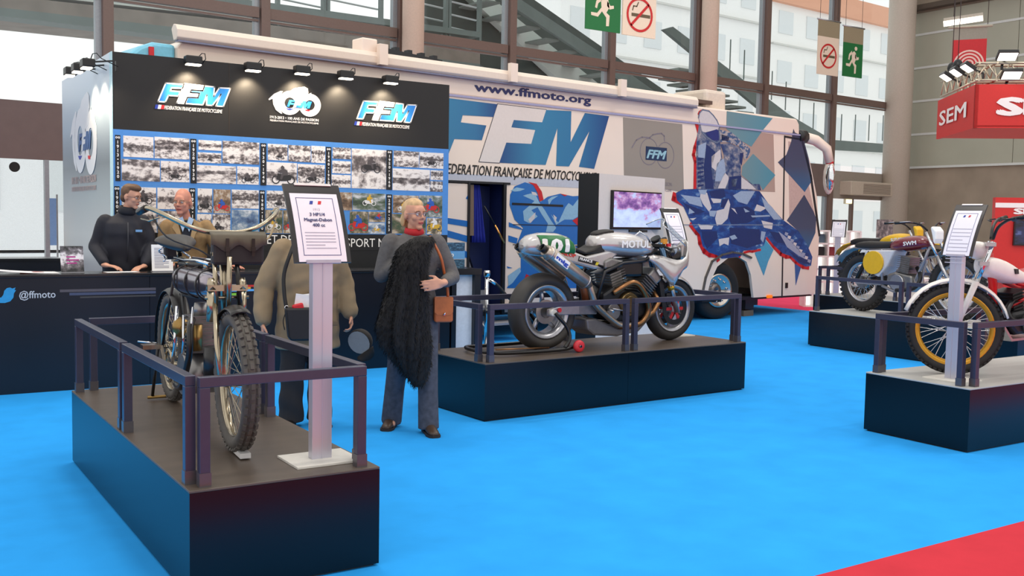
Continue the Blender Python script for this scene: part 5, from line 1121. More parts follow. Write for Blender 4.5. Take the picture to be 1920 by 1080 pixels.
# ---- antique machine of 1913
def antique():
    t = thing('antique_motorcycle', 'antique motorcycle with wide nickel handlebars, leather saddle and bare spoked wheels', 'motorcycle', (1.628,6.36,Z+.008), R(-92.8))
    nick = M('old_nickel', (172,160,138), .22, metal=.95, noise=.15, scale=10); oldblk = M('old_enamel', (28,26,26), .35, noise=.15); leather = M('saddle_leather', (42,34,28), .45, noise=.2, scale=12); bag = M('pouch_leather', (92,84,68), .6, noise=.12, scale=10); bagd = M('pouch_dark', (38,34,34), .6, noise=.1)
    old = M('old_rubber', (84,80,75), .8, noise=.15)
    rc, fc = (0,0,.335), (1.50,0,.345)
    st = Matrix.Translation((1.27,0,0)) @ Matrix.Rotation(R(-2), 4, 'Z') @ Matrix.Translation((-1.27,0,0))
    tyre(t, rc, .335, .034, .275, old, knobs=50, kh=.007, blocks=3); rim(t, rc, .28, .034, nick, None, .02); spokes(t, rc, .265, 36, .04, .035, nick, r=.002); MB().cyl((0,-.05,.335),(0,.05,.335),.035).cyl((0,-.09,.335),(0,.09,.335),.012).build('hub', nick, t)
    tyre(t, fc, .345, .04, .275, old, st, knobs=46, kh=.01, blocks=3); rim(t, fc, .285, .036, nick, st, .022); spokes(t, fc, .27, 36, .035, .04, nick, st, .002); MB(st).cyl((1.5,-.055,.345),(1.5,.055,.345),.03).cyl((1.5,-.09,.345),(1.5,.09,.345),.012).build('hub', nick, t)
    fender(t, 'front_fender', fc, .375, 70, 150, .05, oldblk, st, .02); fender(t, 'rear_fender', rc, .368, 30, 185, .048, oldblk, None, .02)
    # frame tubes
    MB().tube([(1.24,0,.90),(.2,0,.86)], .014, 10).tube([(1.24,0,.72),(.24,0,.68)], .013, 10).tube([(.2,0,.92),(.42,0,.3)], .014, 10).tube([(1.26,0,.68),(1.0,0,.3),(.42,0,.26)], .014, 10).build('frame', oldblk, t)
    for s in (-1,1): MB().tube([(.2,s*.02,.86),(.0,s*.065,.335)], .009, 8).tube([(.42,s*.03,.28),(0,s*.065,.335)], .01, 8).build('rear_stay', oldblk, t)
    MB().tube([(1.22,0,.98),(1.27,0,.66)], .022, 12).build('steering_head', nick, t)
    # tank under the top tube
    body(t, 'fuel_tank', [(.25,.775,.03,.04),(.28,.775,.075,.075),(.5,.78,.08,.08),(.9,.785,.08,.08),(1.14,.79,.07,.07),(1.18,.79,.03,.04)], M('tank_nickel', (150,140,150), .16, metal=.9, noise=.08), 3)
    for x in (.45, .72, .98): MB().lathe([(.082,-.008),(.09,-.008),(.09,.008),(.082,.008)], (x,0,.78), (1,0,0), 24).build('tank_strap', oldblk, t)
    MB().cyl((.9,.0,.86),(.9,.0,.895),.025).cyl((.45,0,.86),(.45,0,.89),.02).build('filler_cap', nick, t); MB().tube([(.3,-.05,.9),(.6,-.06,.9),(.9,-.06,.91),(1.1,-.04,.9)], .009, 8).tube([(.32,.05,.9),(1.0,.05,.91)], .007, 8).build('control_rods', chrome, t)
    # engine
    mb = MB(); fins(mb, (.74,0,.40), (0,0,1), 10, .075, .075, .022); mb.build('cylinder', castm, t); MB().cyl((.7,-.1,.27),(.7,.1,.27),.115,n=28).build('crankcase', castm, t); MB().cyl((.74,0,.6),(.74,0,.67),.05,.035).build('cylinder_head', castm, t)
    MB().cyl((.86,-.06,.42),(.86,-.06,.56),.04).tube([(.86,-.06,.5),(.6,-.08,.52)],.02,8).sphere((.6,-.08,.52),(.05,.05,.06)).build('carburettor', M('old_brass', (150,120,70), .3, metal=.85), t)
    MB().tube(smooth_pts([(.8,-.06,.58),(.92,-.1,.55),(.94,-.11,.4),(.8,-.12,.22),(.62,-.11,.2)]), .018, 10).build('exhaust_pipe', oldblk, t)
    MB().tube([(.72,-.09,.6),(.76,-.1,.45),(.68,-.09,.32)], .008, 8).tube([(.6,-.1,.64),(.62,-.12,.4),(.55,-.12,.3)], .01, 8).tube([(.9,-.08,.66),(.92,-.1,.5)], .006, 8).build('oil_lines', chrome, t)
    MB().cyl((1.05,.0,.3),(1.05,.0,.46),.06).build('magneto', oldblk, t)
    MB().lathe([(.085,-.006),(.1,-.006),(.1,.006),(.085,.006)], (.42,-.11,.28), Y, 28).cyl((.42,-.12,.28),(.42,.12,.28),.02).build('chain_wheel', nick, t)
    for s in (-1,1): MB().bar((.42,s*.13,.28),(.42+s*.12,s*.13,.28-s*.1),.02,.012).build('crank_arm', nick, t); MB().box((.42+s*.12,s*.19,.28-s*.1),(.09,.1,.025)).build('pedal', nick, t)
    MB().lathe([(.2,-.008),(.215,-.008),(.215,.008),(.2,.008)], (0,.06,.335), Y, 40).build('belt_pulley', nick, t)
    MB().tube([(.0,.06,.55),(.7,.08,.34)], .008, 6).tube([(0,.06,.12),(.7,.08,.2)], .008, 6).build('drive_belt', leather, t); MB().tube([(.42,-.11,.38),(0,-.05,.38)], .004, 6).tube([(.42,-.11,.18),(0,-.05,.29)], .004, 6).build('chain', oldblk, t)
    # sprung fork
    for s in (-1,1):
        MB(st).tube([(1.3,s*.06,.76),(1.42,s*.075,.52),(1.5,s*.075,.345)], [.013,.014,.011], 10).tube([(1.27,s*.055,.95),(1.33,s*.06,.7)], .012, 10).build('fork_blade', nick if s < 0 else oldblk, t)
        MB(st).tube([(1.30,s*.075,.62),(1.30,s*.075,.78)], [.026,.024], 12).tube([(1.30,s*.075,.78),(1.295,s*.075,.84)], [.03,.018], 12).build('fork_spring_case', nick, t)
    MB(st).box((1.30,0,.79),(.05,.2,.03)).box((1.27,0,.96),(.05,.14,.02)).build('fork_crown', nick, t); MB(st).tube([(1.36,0,.95),(1.34,0,.66)], .014, 10).build('fork_strut', nick, t); MB(st).cyl((1.3,-.11,.74),(1.3,.11,.74),.008).build('fork_link', nick, t)
    # swept-back bars with grips, levers and cable
    for s in (-1,1):
        MB(st).tube(smooth_pts([(1.22,s*.0,1.07),(1.24,s*.08,1.07),(1.23,s*.18,1.10),(1.15,s*.27,1.15),(1.02,s*.33,1.185),(.9,s*.35,1.18)]), .0125, 10).build('handlebar', nick, t)
        MB(st).tube([(.98,s*.338,1.185),(.84,s*.355,1.165)], .019, 10).build('grip', nick if s > 0 else oldblk, t); MB(st).tube([(1.1,s*.29,1.14),(1.0,s*.33,1.12),(.88,s*.35,1.13)], .005, 6).build('lever', nick, t)
        MB(st).tube(smooth_pts([(1.04,s*.32,1.15),(1.12,s*.26,1.04),(1.2,s*.12,.98),(1.22,s*.05,.93)]), .005, 6).build('control_cable', oldblk if s < 0 else M('pale_cable', (170,150,110), .5), t)
    MB(st).tube([(1.22,0,1.08),(1.23,0,.96)], .016, 10).build('stem', nick, t)
    # leather tool pouch hanging from the bars
    T = st @ Matrix.Translation((1.27,.06,0))
    MB(T).box((.0,0,.965),(.07,.26,.12)).build('pouch', bagd, t, bevel=.015)
    o = MB(T).loft([[V((x, -.13+.26*k/12, 1.07-.07*(1-f)*0-f*(.085+.022*math.cos(k*math.pi/6)))) for k in range(13)] for x, f in ((.0,0),(.03,.05),(.04,.4),(.042,1))][0:0] or [[V((.0,y,1.075)),V((.042,y,1.055)),V((.046,y,.99+.018*math.cos(y*48))),V((.04,y,.99+.018*math.cos(y*48))),V((.036,y,1.05)),V((.0,y,1.066))] for y in [-.14+.28*k/16 for k in range(17)]]).build('pouch_flap', bag, t)
    for y in (-.06,.07): MB(T).bar((.048,y,1.04),(.048,y,.95),.016,.004,up=(1,0,0)).box((.052,y,.985),(.004,.022,.02)).build('pouch_strap', leather, t)
    # saddle on springs
    rows = [(.0,.985,.11,.03),(.05,.995,.125,.045),(.14,.985,.12,.05),(.24,.97,.075,.045),(.34,.965,.04,.035),(.40,.955,.02,.02)]
    MB().loft([[V((x, w*math.cos(a), z+h*(math.sin(a) if math.sin(a) > 0 else .8*math.sin(a)))) for a in (2*math.pi*k/16 for k in range(16))] for x, z, w, h in rows]).build('saddle', leather, t, sub=1)
    for s in (-1,1):
        coil = [(.06+.022*math.cos(a), s*.07+.022*math.sin(a), .87+.0135*a) for a in [k*.6 for k in range(13)]]; MB().tube(coil, .005, 6).build('saddle_spring', chrome, t)
    MB().tube([(.2,0,.88),(.18,0,.95)], .016, 8).bar((.03,0,.87),(.3,0,.9),.03,.012).build('saddle_post', nick, t); MB().box((-.02,-.0,.92),(.05,.1,.09)).build('tool_roll', bagd, t, bevel=.02)
    # rear stand
    for s in (-1,1): MB().tube([(0,s*.09,.335),(-.08,s*.11,.02)], .01, 8).build('stand_leg', oldblk, t)
    MB().tube([(-.08,-.14,.012),(-.08,.14,.012)], .01, 8).build('stand_foot', M('old_brass'), t); MB().tube([(-.0,-.1,.36),(-.05,-.2,.37)], .005, 6).build('stand_clip', chrome, t)
    w = MB(st).box((1.62,.0,.012),(.16,.05,.024)).build('wheel_wedge', M('wedge_white', (210,208,206), .4), t)
antique()
# ------------------------------------------------------------------ people
skin = M('skin', (206,152,126), .55, noise=.06, scale=20); skinr = M('skin_ruddy', (206,138,114), .5, noise=.08, scale=20)
def hand(mb, w, d, nrm, side, curl=.5, s=1.0, spread=.12):
    """palm, four unequal bent fingers and a thumb; w wrist, d along the hand, nrm the palm's facing, side the way the thumb points"""
    w = V(w); d = V(d).normalized(); nrm = (V(nrm)-d*V(nrm).dot(d)).normalized(); a = (V(side)-d*V(side).dot(d)); a = (a-nrm*a.dot(nrm)).normalized()
    cap(mb, w-d*.02*s, .024*s, w+d*.02*s, .024*s, 8)
    for k in range(4):
        o = a*(.03-.02*k)*s; cap(mb, w+d*.015*s+o*.7, .0145*s, w+d*.085*s+o*1.05, .012*s, 8)
    for k, L in enumerate((.07,.08,.074,.058)):
        o = a*(.031-.0207*k)*s; p = w+d*.085*s+o*1.05; ang = curl*.5; dd = d+a*(1.5-k)*spread*.3
        for j, f in enumerate((.45,.32,.25)):
            q = p+(dd*math.cos(ang)+nrm*math.sin(ang)).normalized()*L*f*s*1.15; cap(mb, p, (.0098-.001*j)*s, q, (.0092-.0012*j)*s, 8); p = q; ang += curl*.75
    p = w+d*.03*s+a*.026*s; q = p+(d*.55+a*.75+nrm*.25).normalized()*.04*s; cap(mb, p, .0135*s, q, .0115*s, 8); r_ = q+(d*.85+a*.25+nrm*.35).normalized()*.036*s; cap(mb, q, .0112*s, r_, .009*s, 8)

def head_shapes(mb, T, s=1.0, jaw=1.0, nose=1.0, female=False):
    def E(c, r): mb.add(*_ell(T, c, r, s), True)
    def C(a, ra, b, rb): cap(mb, T @ (V(a)*s), ra*s, T @ (V(b)*s), rb*s, 8)
    E((0,.012,.125), (.074,.094,.098)); E((0,-.02,.05), (.056*jaw,.066,.066)); E((0,-.066,.0), (.026*jaw,.024,.02)); E((0,-.045,.06), (.05*jaw,.045,.05))
    for x in (-1,1):
        E((x*.034,-.058,.072), (.027,.026,.024)); E((x*.075,.012,.088), (.009,.021,.032)); E((x*.03,-.079,.118), (.026,.013,.008)); C((x*.012,-.098,.068), .0085, (x*.005,-.1,.07), .0085)
    C((0,-.086,.108), .0085*nose, (0,-.108,.074), .0115*nose); E((0,-.082,.04), (.022,.012,.008)); E((0,-.078,.028), (.02,.011,.007)); E((0,-.076,.13), (.045,.016,.03))
def _ell(T, c, r, s):
    m = MB().sphere((0,0,0), tuple(x*s for x in r), 14, 10); off = V(c)*s
    return [T @ (V(p)+off) for p in m.v], m.f
def face_parts(par, T, s, lip, brow, eye=(70,84,90), glasses=None):
    f = lambda p: T @ (V(p)*s)
    for x in (-1,1):
        e = MB().sphere(f((x*.03,-.0805,.1)), .0112*s, 10, 8).build('eye', M('eye_white', (228,222,216), .3), par)
        MB().sphere(f((x*.03+.002,-.0885,.1)), .0052*s, 8, 6).build('iris', M('iris_%d' % eye[0], eye, .2), e)
        MB().tube([f((x*.014,-.092,.119)), f((x*.03,-.095,.124)), f((x*.047,-.084,.12))], .0035*s, 6).build('eyebrow', brow, par)
        MB().tube([f((x*.017,-.089,.107)), f((x*.03,-.093,.110)), f((x*.044,-.085,.106))], .0026*s, 6).build('eyelid', skin, par)
    MB().tube([f((-.024,-.084,.036)), f((-.01,-.0945,.039)), f((.01,-.0945,.039)), f((.024,-.084,.036))], .0032*s, 6).tube([f((-.022,-.084,.033)), f((0,-.092,.029)), f((.022,-.084,.033))], .0036*s, 6).build('lips', lip, par)
    if glasses:
        g = thing('spectacles', None, None); g.parent = par
        for x in (-1,1):
            pts = [f((x*.032+.024*math.cos(a), -.104+.004*abs(math.cos(a)), .098+.016*math.sin(a))) for a in (2*math.pi*k/16 for k in range(16))]
            MB().tube(pts, .0016*s, 5, closed=True).tube([f((x*.056,-.1,.102)), f((x*.076,-.04,.102)), f((x*.08,.015,.1))], .0018*s, 5).build('glasses_rim', glasses, par)
        MB().tube([f((-.009,-.106,.102)), f((.009,-.106,.102))], .0016*s, 5).build('glasses_bridge', glasses, par)
        bpy.data.objects.remove(g)
def sleeve(mb, a, b, c, r0, r1, r2, f=.9):
    a = V(a)-V((0,0,.015)); b = V(b); c = b.lerp(V(c), f); cap(mb, a, r0, a.lerp(b,.5), (r0+r1)*.52, 16); cap(mb, a.lerp(b,.5), (r0+r1)*.52, b, r1, 16); cap(mb, b, r1, c, r2, 16)
def rings(mb, rs, n=22): mb.loft([ellring((x, y, z), rx, ry, n) for x, y, z, rx, ry in rs])
def skel(mb, J, r=1.0):
    """the body under the clothes, one continuous skin"""
    rings(mb, [(*J['hip'][:2],J['hip'][2]-.08,.13,.09),(*J['hip'],.15,.10),(*J['waist'],.125,.085),(*J['chest'],.15,.10),(J['neck'][0],J['neck'][1],J['neck'][2]-.06,.12,.07),(*J['neck'],.06,.05)])
    cap(mb, J['neck'], .052, J['skull'], .05)
    for s in ('l', 'r'):
        cap(mb, V(J['sh_'+s])+V((0,0,-.02)), .042, J['el_'+s], .036); cap(mb, J['el_'+s], .037, J['wr_'+s], .026)
        cap(mb, J['hp_'+s], .08, J['kn_'+s], .055); cap(mb, J['kn_'+s], .052, J['an_'+s], .034); cap(mb, V(J['an_'+s])+V((0,0,-.03)), .028, V(J['an_'+s])+V((0,-.1,-.055)), .02)
def shoe(par, an, yaw, mat, sole, s=1.0, name='shoe'):
    T = Matrix.Translation((an[0], an[1], 0)) @ Matrix.Rotation(yaw, 4, 'Z')
    mb = MB(T); mb.loft([[V((x*w, y, z0+(z1-z0)*zz)) for x, zz in ((-.8,0),(-1,.3),(-.75,.8),(0,1),(.75,.8),(1,.3),(.8,0))] for y, w, z0, z1 in ((.075,.02,.02,.06),(.07,.034,.016,.09),(.02,.038,.016,.105),(-.05,.042,.014,.085),(-.12,.047,.012,.065),(-.17,.04,.012,.05),(-.19,.02,.014,.035))]); o = mb.build(name, mat, par, sub=1)
    MB(T).loft([[V((x*w*1.08, y, z)) for x, z in ((-1,.0),(1,.0),(1,.018),(-1,.018))] for y, w in ((.078,.02),(.07,.034),(.0,.036),(-.05,.04),(-.12,.047),(-.175,.04),(-.195,.02))], smooth=False).build('sole', sole, o)

def woman():
    t = thing('person', 'woman in grey sweater with red neckerchief standing by the silver racer', 'person', (3.56,6.87,0), R(-19), scale=1.045)
    J = dict(hip=(0,0,.93), waist=(.0,0,1.08), chest=(0,-.01,1.27), neck=(0,.0,1.45), skull=(0,-.015,1.52), sh_l=(.165,0,1.40), el_l=(.285,-.03,1.14), wr_l=(.17,-.27,1.11), sh_r=(-.165,0,1.40), el_r=(-.235,.0,1.15), wr_r=(-.06,-.17,1.28),
             hp_l=(.085,0,.9), kn_l=(.10,-.07,.49), an_l=(.11,-.10,.09), hp_r=(-.085,0,.9), kn_r=(-.10,.06,.49), an_r=(-.13,.17,.09))
    HT = Matrix.Translation((0,-.015,1.50)) @ Matrix.Rotation(R(28), 4, 'Z')
    mb = MB(); skel(mb, J); head_shapes(mb, HT, .97, .95, .95); hand(mb, J['wr_l'], (-.93,-.28,-.12), (-.2,1,-.1), (.1,-.1,1), .45, .98); hand(mb, J['wr_r'], (.8,-.2,.4), (0,-1,0), (0,0,1), .6, .95)
    remesh('body', mb, skin, t, .0075, 3)
    face_parts(t, HT, .97, M('lip_rose', (186,92,92), .4), M('brow_fair', (150,110,76), .7), (70,84,90), M('glasses_silver', (130,140,160), .2, metal=.8))
    hr = M('hair_blonde', (200,166,122), .55, noise=.2, scale=40, stretch=(1,1,.3)); mb = MB()
    mb.add(*_ell(HT, (0,.034,.13), (.0765,.088,.09), .97)); mb.add(*_ell(HT, (0,.008,.165), (.066,.082,.058), .97)); mb.add(*_ell(HT, (.0,.088,.06), (.055,.035,.075), .97))
    for x in (-1,1): mb.add(*_ell(HT, (x*.06,.065,.05), (.014,.028,.05), .97))
    remesh('hair', mb, hr, t, .008, 3)
    gs = M('sweater_grey', (92,90,90), .9, noise=.12, scale=40, bump=.3); mb = MB()
    rings(mb, [(0,0,.93,.165,.125),(0,0,1.0,.17,.125),(0,0,1.09,.15,.112),(0,-.02,1.2,.165,.125),(0,-.03,1.29,.175,.135),(0,-.015,1.37,.165,.11),(0,-.0,1.43,.12,.08),(0,0,1.46,.07,.062)])
    for s in ('l','r'): sleeve(mb, J['sh_'+s], J['el_'+s], J['wr_'+s], .074, .058, .046, .72)
    remesh('sweater', mb, gs, t, .011, 5)
    rs_ = M('neckerchief_red', (178,24,34), .7, noise=.1); MB().lathe([(.052,-.03),(.068,-.025),(.074,0),(.066,.025),(.056,.03)], (0,-.008,1.468), (0,-.15,1), 24).build('neckerchief', rs_, t)
    MB().lathe([(.06,-.003),(.064,0),(.06,.003)], (0,-.03,1.45), (0,-.5,1), 24).build('necklace', M('old_gold', (170,140,90), .3, metal=.8), t)
    tr = M('trouser_check', (72,74,84), .9, noise=.25, scale=25); mb = MB(); rings(mb, [(0,0,.84,.15,.11),(0,0,.93,.165,.12),(0,0,1.0,.155,.112)])
    for s in ('l','r'):
        mb.tube([J['hp_'+s], V(J['hp_'+s]).lerp(V(J['kn_'+s]),.5), J['kn_'+s], V(J['kn_'+s]).lerp(V(J['an_'+s]),.5), V(J['an_'+s])+V((0,.0,-.06))], [.1,.092,.078,.074,.078], 16)
    remesh('trousers', mb, tr, t, .011, 4)
    sb = M('shoe_brown', (70,52,40), .4); shoe(t, (.11,-.10), .1, sb, M('sole_dark', (40,32,28), .7)); shoe(t, (-.13,.17), -.35, sb, M('sole_dark'))
    # fur coat over the arm
    c = thing('fur_coat', 'black fur coat draped over the woman\'s arm', 'coat', (3.56,6.87,0), R(-19), scale=1.045)
    mb = MB(); mb.loft([ellring((x, y, z), rx, ry, 26) for x, y, z, rx, ry in [(.0,-.2,.36,.03,.03),(.0,-.2,.42,.07,.05),(-.02,-.21,.52,.12,.06),(-.06,-.22,.66,.17,.075),(-.10,-.22,.80,.185,.08),(-.10,-.22,.95,.165,.08),(-.09,-.215,1.1,.14,.08),(-.06,-.21,1.24,.13,.08),(-.03,-.2,1.34,.125,.075),(.02,-.19,1.40,.105,.06),(.05,-.185,1.44,.06,.03)]])
    rnd = random.Random(3)
    def wave(p):
        a = math.atan2(p.y+.21, p.x+.06); f = max(0, min(1, (1.42-p.z)/.4)); r = 1+f*(.09*math.sin(6*a+3*p.z)+.06*math.sin(11*a-5*p.z))
        return V((-.06+(p.x+.06)*r+.02*f*math.sin(p.z*7), -.21+(p.y+.21)*r, p.z))
    fur = M('fur_black', (17,15,15), .8, noise=.5, scale=60, bump=.8, stretch=(1,1,.25)); o = remesh('coat_cloth', mb, fur, c, .012, 2, wave)
    # tufts of fur on the outline
    src = o.data; tm = MB(); vs = src.vertices; rnd = random.Random(5)
    for k in range(5200):
        v = vs[rnd.randrange(len(vs))]; n = v.normal; d = (n*.5+V((rnd.uniform(-.4,.4), rnd.uniform(-.4,.4), -1.0))).normalized(); s = d.orthogonal().normalized()*.003; p = v.co
        tm.add([p+s, p-s, p+d*rnd.uniform(.015,.035)+n*.006], [(0,1,2)])
    q = tm.build('fur_hairs', fur, c); q['kind'] = 'stuff'
    # shoulder bag
    b = thing('handbag', 'tan leather handbag with brass clasp at the woman\'s hip', 'bag', (3.56,6.87,0), R(-19), scale=1.045)
    tan = M('bag_tan', (176,92,44), .45, noise=.12, scale=12)
    MB().loft([[V((.205+x*w, -.10+y*.035, z)) for x, y in ((-1,-1),(1,-1),(1,1),(-1,1))] for z, w in ((.815,.062),(.83,.07),(.98,.068),(1.0,.062))], smooth=False).build('bag_body', tan, b, bevel=.012)
    MB().loft([[V((.205+x*w, y, z)) for x, y in ((-1,-.139),(1,-.139),(1,-.1345),(-1,-.1345))] for z, w in ((.87,.045),(.89,.068),(.995,.068),(1.003,.06))], smooth=False).build('flap', M('bag_flap', (186,102,50), .45, noise=.1), b)
    MB().tube([(.202,-.145,.872),(.208,-.15,.88),(.214,-.145,.888)], .006, 6).cyl((.208,-.138,.875),(.208,-.15,.875),.008).build('clasp', chrome, b)
    MB().tube(smooth_pts([(.24,-.1,1.0),(.235,-.1,1.06),(.21,-.12,1.16),(.17,-.155,1.3),(.1,-.09,1.44)]), .007, 6, flat=1.6).build('strap', tan, b)
woman()

def coatman():
    t = thing('person', 'man in tan padded coat behind the antique motorcycle\'s sign', 'person', (2.93,7.43,0), R(-14), scale=1.0)
    J = dict(hip=(0,0,.92), waist=(0,0,1.07), chest=(0,-.01,1.28), neck=(0,.0,1.46), skull=(0,-.015,1.54), sh_l=(.185,.01,1.39), el_l=(.285,.03,1.10), wr_l=(.325,-.05,.87), sh_r=(-.185,.01,1.39), el_r=(-.33,.04,1.08), wr_r=(-.345,-.04,.82),
             hp_l=(.09,0,.9), kn_l=(.09,.0,.49), an_l=(.10,.03,.09), hp_r=(-.09,0,.9), kn_r=(-.12,-.03,.49), an_r=(-.13,-.02,.09))
    HT = Matrix.Translation((0,-.02,1.515)) @ Matrix.Rotation(R(10), 4, 'Z')
    mb = MB(); skel(mb, J); head_shapes(mb, HT, 1.0); hand(mb, J['wr_l'], (.05,-.35,-.95), (-1,0,-.1), (0,-1,-.1), .95, 1.0); hand(mb, J['wr_r'], (.0,-.2,-1), (1,0,0), (0,-1,0), .6, 1.0)
    remesh('body', mb, skin, t, .0075, 3)
    face_parts(t, HT, 1.0, M('lip_plain', (176,104,92), .5), M('brow_grey', (120,110,100), .7))
    mb = MB(); mb.add(*_ell(HT, (0,.03,.14), (.08,.088,.088), 1)); mb.add(*_ell(HT, (0,.07,.08), (.072,.045,.06), 1)); remesh('hair', mb, M('hair_grey', (128,122,114), .6, noise=.2, scale=40), t, .008, 3)
    ct = M('coat_tan', (146,126,98), .85, noise=.08, scale=10, bump=.15); mb = MB()
    rings(mb, [(0,0,.61,.255,.175),(0,0,.7,.25,.175),(0,0,.85,.24,.17),(0,0,1.0,.232,.165),(0,-.015,1.15,.232,.165),(0,-.02,1.28,.23,.16),(0,0,1.37,.21,.13),(0,.0,1.43,.15,.1),(0,.0,1.47,.085,.08)], 26)
    for s in ('l','r'): sleeve(mb, J['sh_'+s], J['el_'+s], J['wr_'+s], .095, .082, .068, .88)
    def crease(p):
        f = .004*math.sin(p.z*26+p.x*16+3*math.sin(p.x*11+p.y*9))*(.4+.6*abs(math.sin(p.x*7+p.z*5)))+.002*math.sin(p.z*60-p.x*25); return p+V((p.x, p.y, 0)).normalized()*f
    remesh('coat', mb, ct, t, .011, 5, crease)
    MB().lathe([(.072,-.02),(.09,-.03),(.1,.0),(.085,.055),(.072,.06)], (0,.01,1.46), (0,-.1,1), 24).build('collar', M('collar_dark', (74,66,54), .8), t)
    MB().tube([(.0,-.165,1.36),(.005,-.19,1.2),(.005,-.188,1.0),(.005,-.19,.8),(.005,-.187,.64)], .006, 6).build('zip_placket', M('placket', (120,100,76), .8), t)
    MB().box((.12,-.172,1.30),(.13,.012,.03)).build('pocket_flap', M('placket'), t, bevel=.004); MB().box((.13,-.178,.82),(.15,.012,.035)).build('pocket_flap', M('placket'), t, bevel=.004)
    tr = M('trouser_black', (38,36,38), .9, noise=.1, scale=12); mb = MB(); rings(mb, [(0,0,.8,.17,.13),(0,0,.92,.18,.135),(0,0,1.0,.17,.13)])
    for s in ('l','r'): mb.tube([J['hp_'+s], V(J['hp_'+s]).lerp(V(J['kn_'+s]),.5), J['kn_'+s], V(J['kn_'+s]).lerp(V(J['an_'+s]),.5), V(J['an_'+s])+V((0,.0,-.05))], [.11,.105,.095,.09,.1], 16)
    def tcr(p): f = .005*math.sin(p.z*30+p.x*22+p.y*15)*max(0, min(1, (.7-p.z)/.3)); return p+V((p.x-math.copysign(.1,p.x), p.y, 0)).normalized()*f
    remesh('trousers', mb, tr, t, .011, 4, tcr)
    sh = M('shoe_black', (26,24,24), .4); shoe(t, (.10,.03), .2, sh, M('sole_dark', (40,32,28), .7)); shoe(t, (-.13,-.02), -.2, sh, M('sole_dark'))
    # satchel with papers and a red case
    b = thing('shoulder_bag', 'black shoulder bag with papers and a red case, worn over tan coat', 'bag', (2.93,7.43,0), R(-14))
    bl = M('satchel_black', (22,22,24), .5, noise=.1)
    MB().loft([[V((-.075+x*w, -.232+y*.04, z)) for x, y in ((-1,-1),(1,-1),(1,1),(-1,1))] for z, w in ((.70,.085),(.73,.105),(.92,.125),(.95,.125))], smooth=False).build('bag_body', bl, b, bevel=.015)
    MB().box((-.05,-.215,.985),(.15,.012,.12), Matrix.Rotation(R(8),3,'Y')).box((-.03,-.20,.99),(.15,.008,.12), Matrix.Rotation(R(-6),3,'Y')).build('papers', M('paper_white', (240,238,238), .6), b)
    MB().box((-.105,-.245,.955),(.085,.03,.05), Matrix.Rotation(R(-14),3,'Y')).build('red_case', M('case_red', (206,28,40), .35), b, bevel=.012)
    MB().tube(smooth_pts([(-.185,-.2,.94),(-.20,-.185,1.05),(-.2,-.165,1.2),(-.15,-.155,1.36),(-.09,-.08,1.49)]), .009, 6, flat=1.8).tube(smooth_pts([(-.185,-.21,.93),(-.21,-.21,.85),(-.2,-.215,.78)]), .004, 6).build('strap', bl, b)
    MB().lathe([(.01,-.004),(.016,-.004),(.016,.004),(.01,.004)], (-.186,-.215,.95), (0,1,0), 14).build('ring', chrome, b)
    # cap held in the hand
    c = thing('peaked_cap', 'dark peaked cap hanging from the tan-coated man\'s hand', 'cap', (2.93,7.43,0), R(-14))
    ck = M('cap_cloth', (42,38,36), .85, noise=.1); zc_ = V((.5,.84,.2)).normalized(); yc_ = V((-.55,.2,.8)); yc_ = (yc_-zc_*yc_.dot(zc_)).normalized(); T = Matrix((yc_.cross(zc_), yc_, zc_)).transposed().to_4x4(); T.translation = (.395,-.08,.66)
    mb = MB(T); mb.loft([ellring((0,0,z), r_, r_*1.1, 20) for z, r_ in ((-.02,.088),(.02,.092),(.06,.084),(.085,.055),(.095,.015))], True); o = mb.build('crown', ck, c)
    MB(T).loft([ellring((0,0,-.021), .086, .095, 20), ellring((0,0,-.018), .02, .02, 20)]).build('lining', M('cap_lining', (150,148,146), .8), c)
    MB(T).loft([[V((x, -.085-.075*math.sqrt(max(0,1-(x/.085)**2))*f, -.02-.022*f*(x/.085)**2-.008*f)) for x in [-.083+.166*k/10 for k in range(11)]]+[V((x, -.085-.075*math.sqrt(max(0,1-(x/.085)**2))*f, -.026-.022*f*(x/.085)**2-.008*f)) for x in [.083-.166*k/10 for k in range(11)]] for f in (0,.5,1)]).build('peak', ck, c)
coatman()

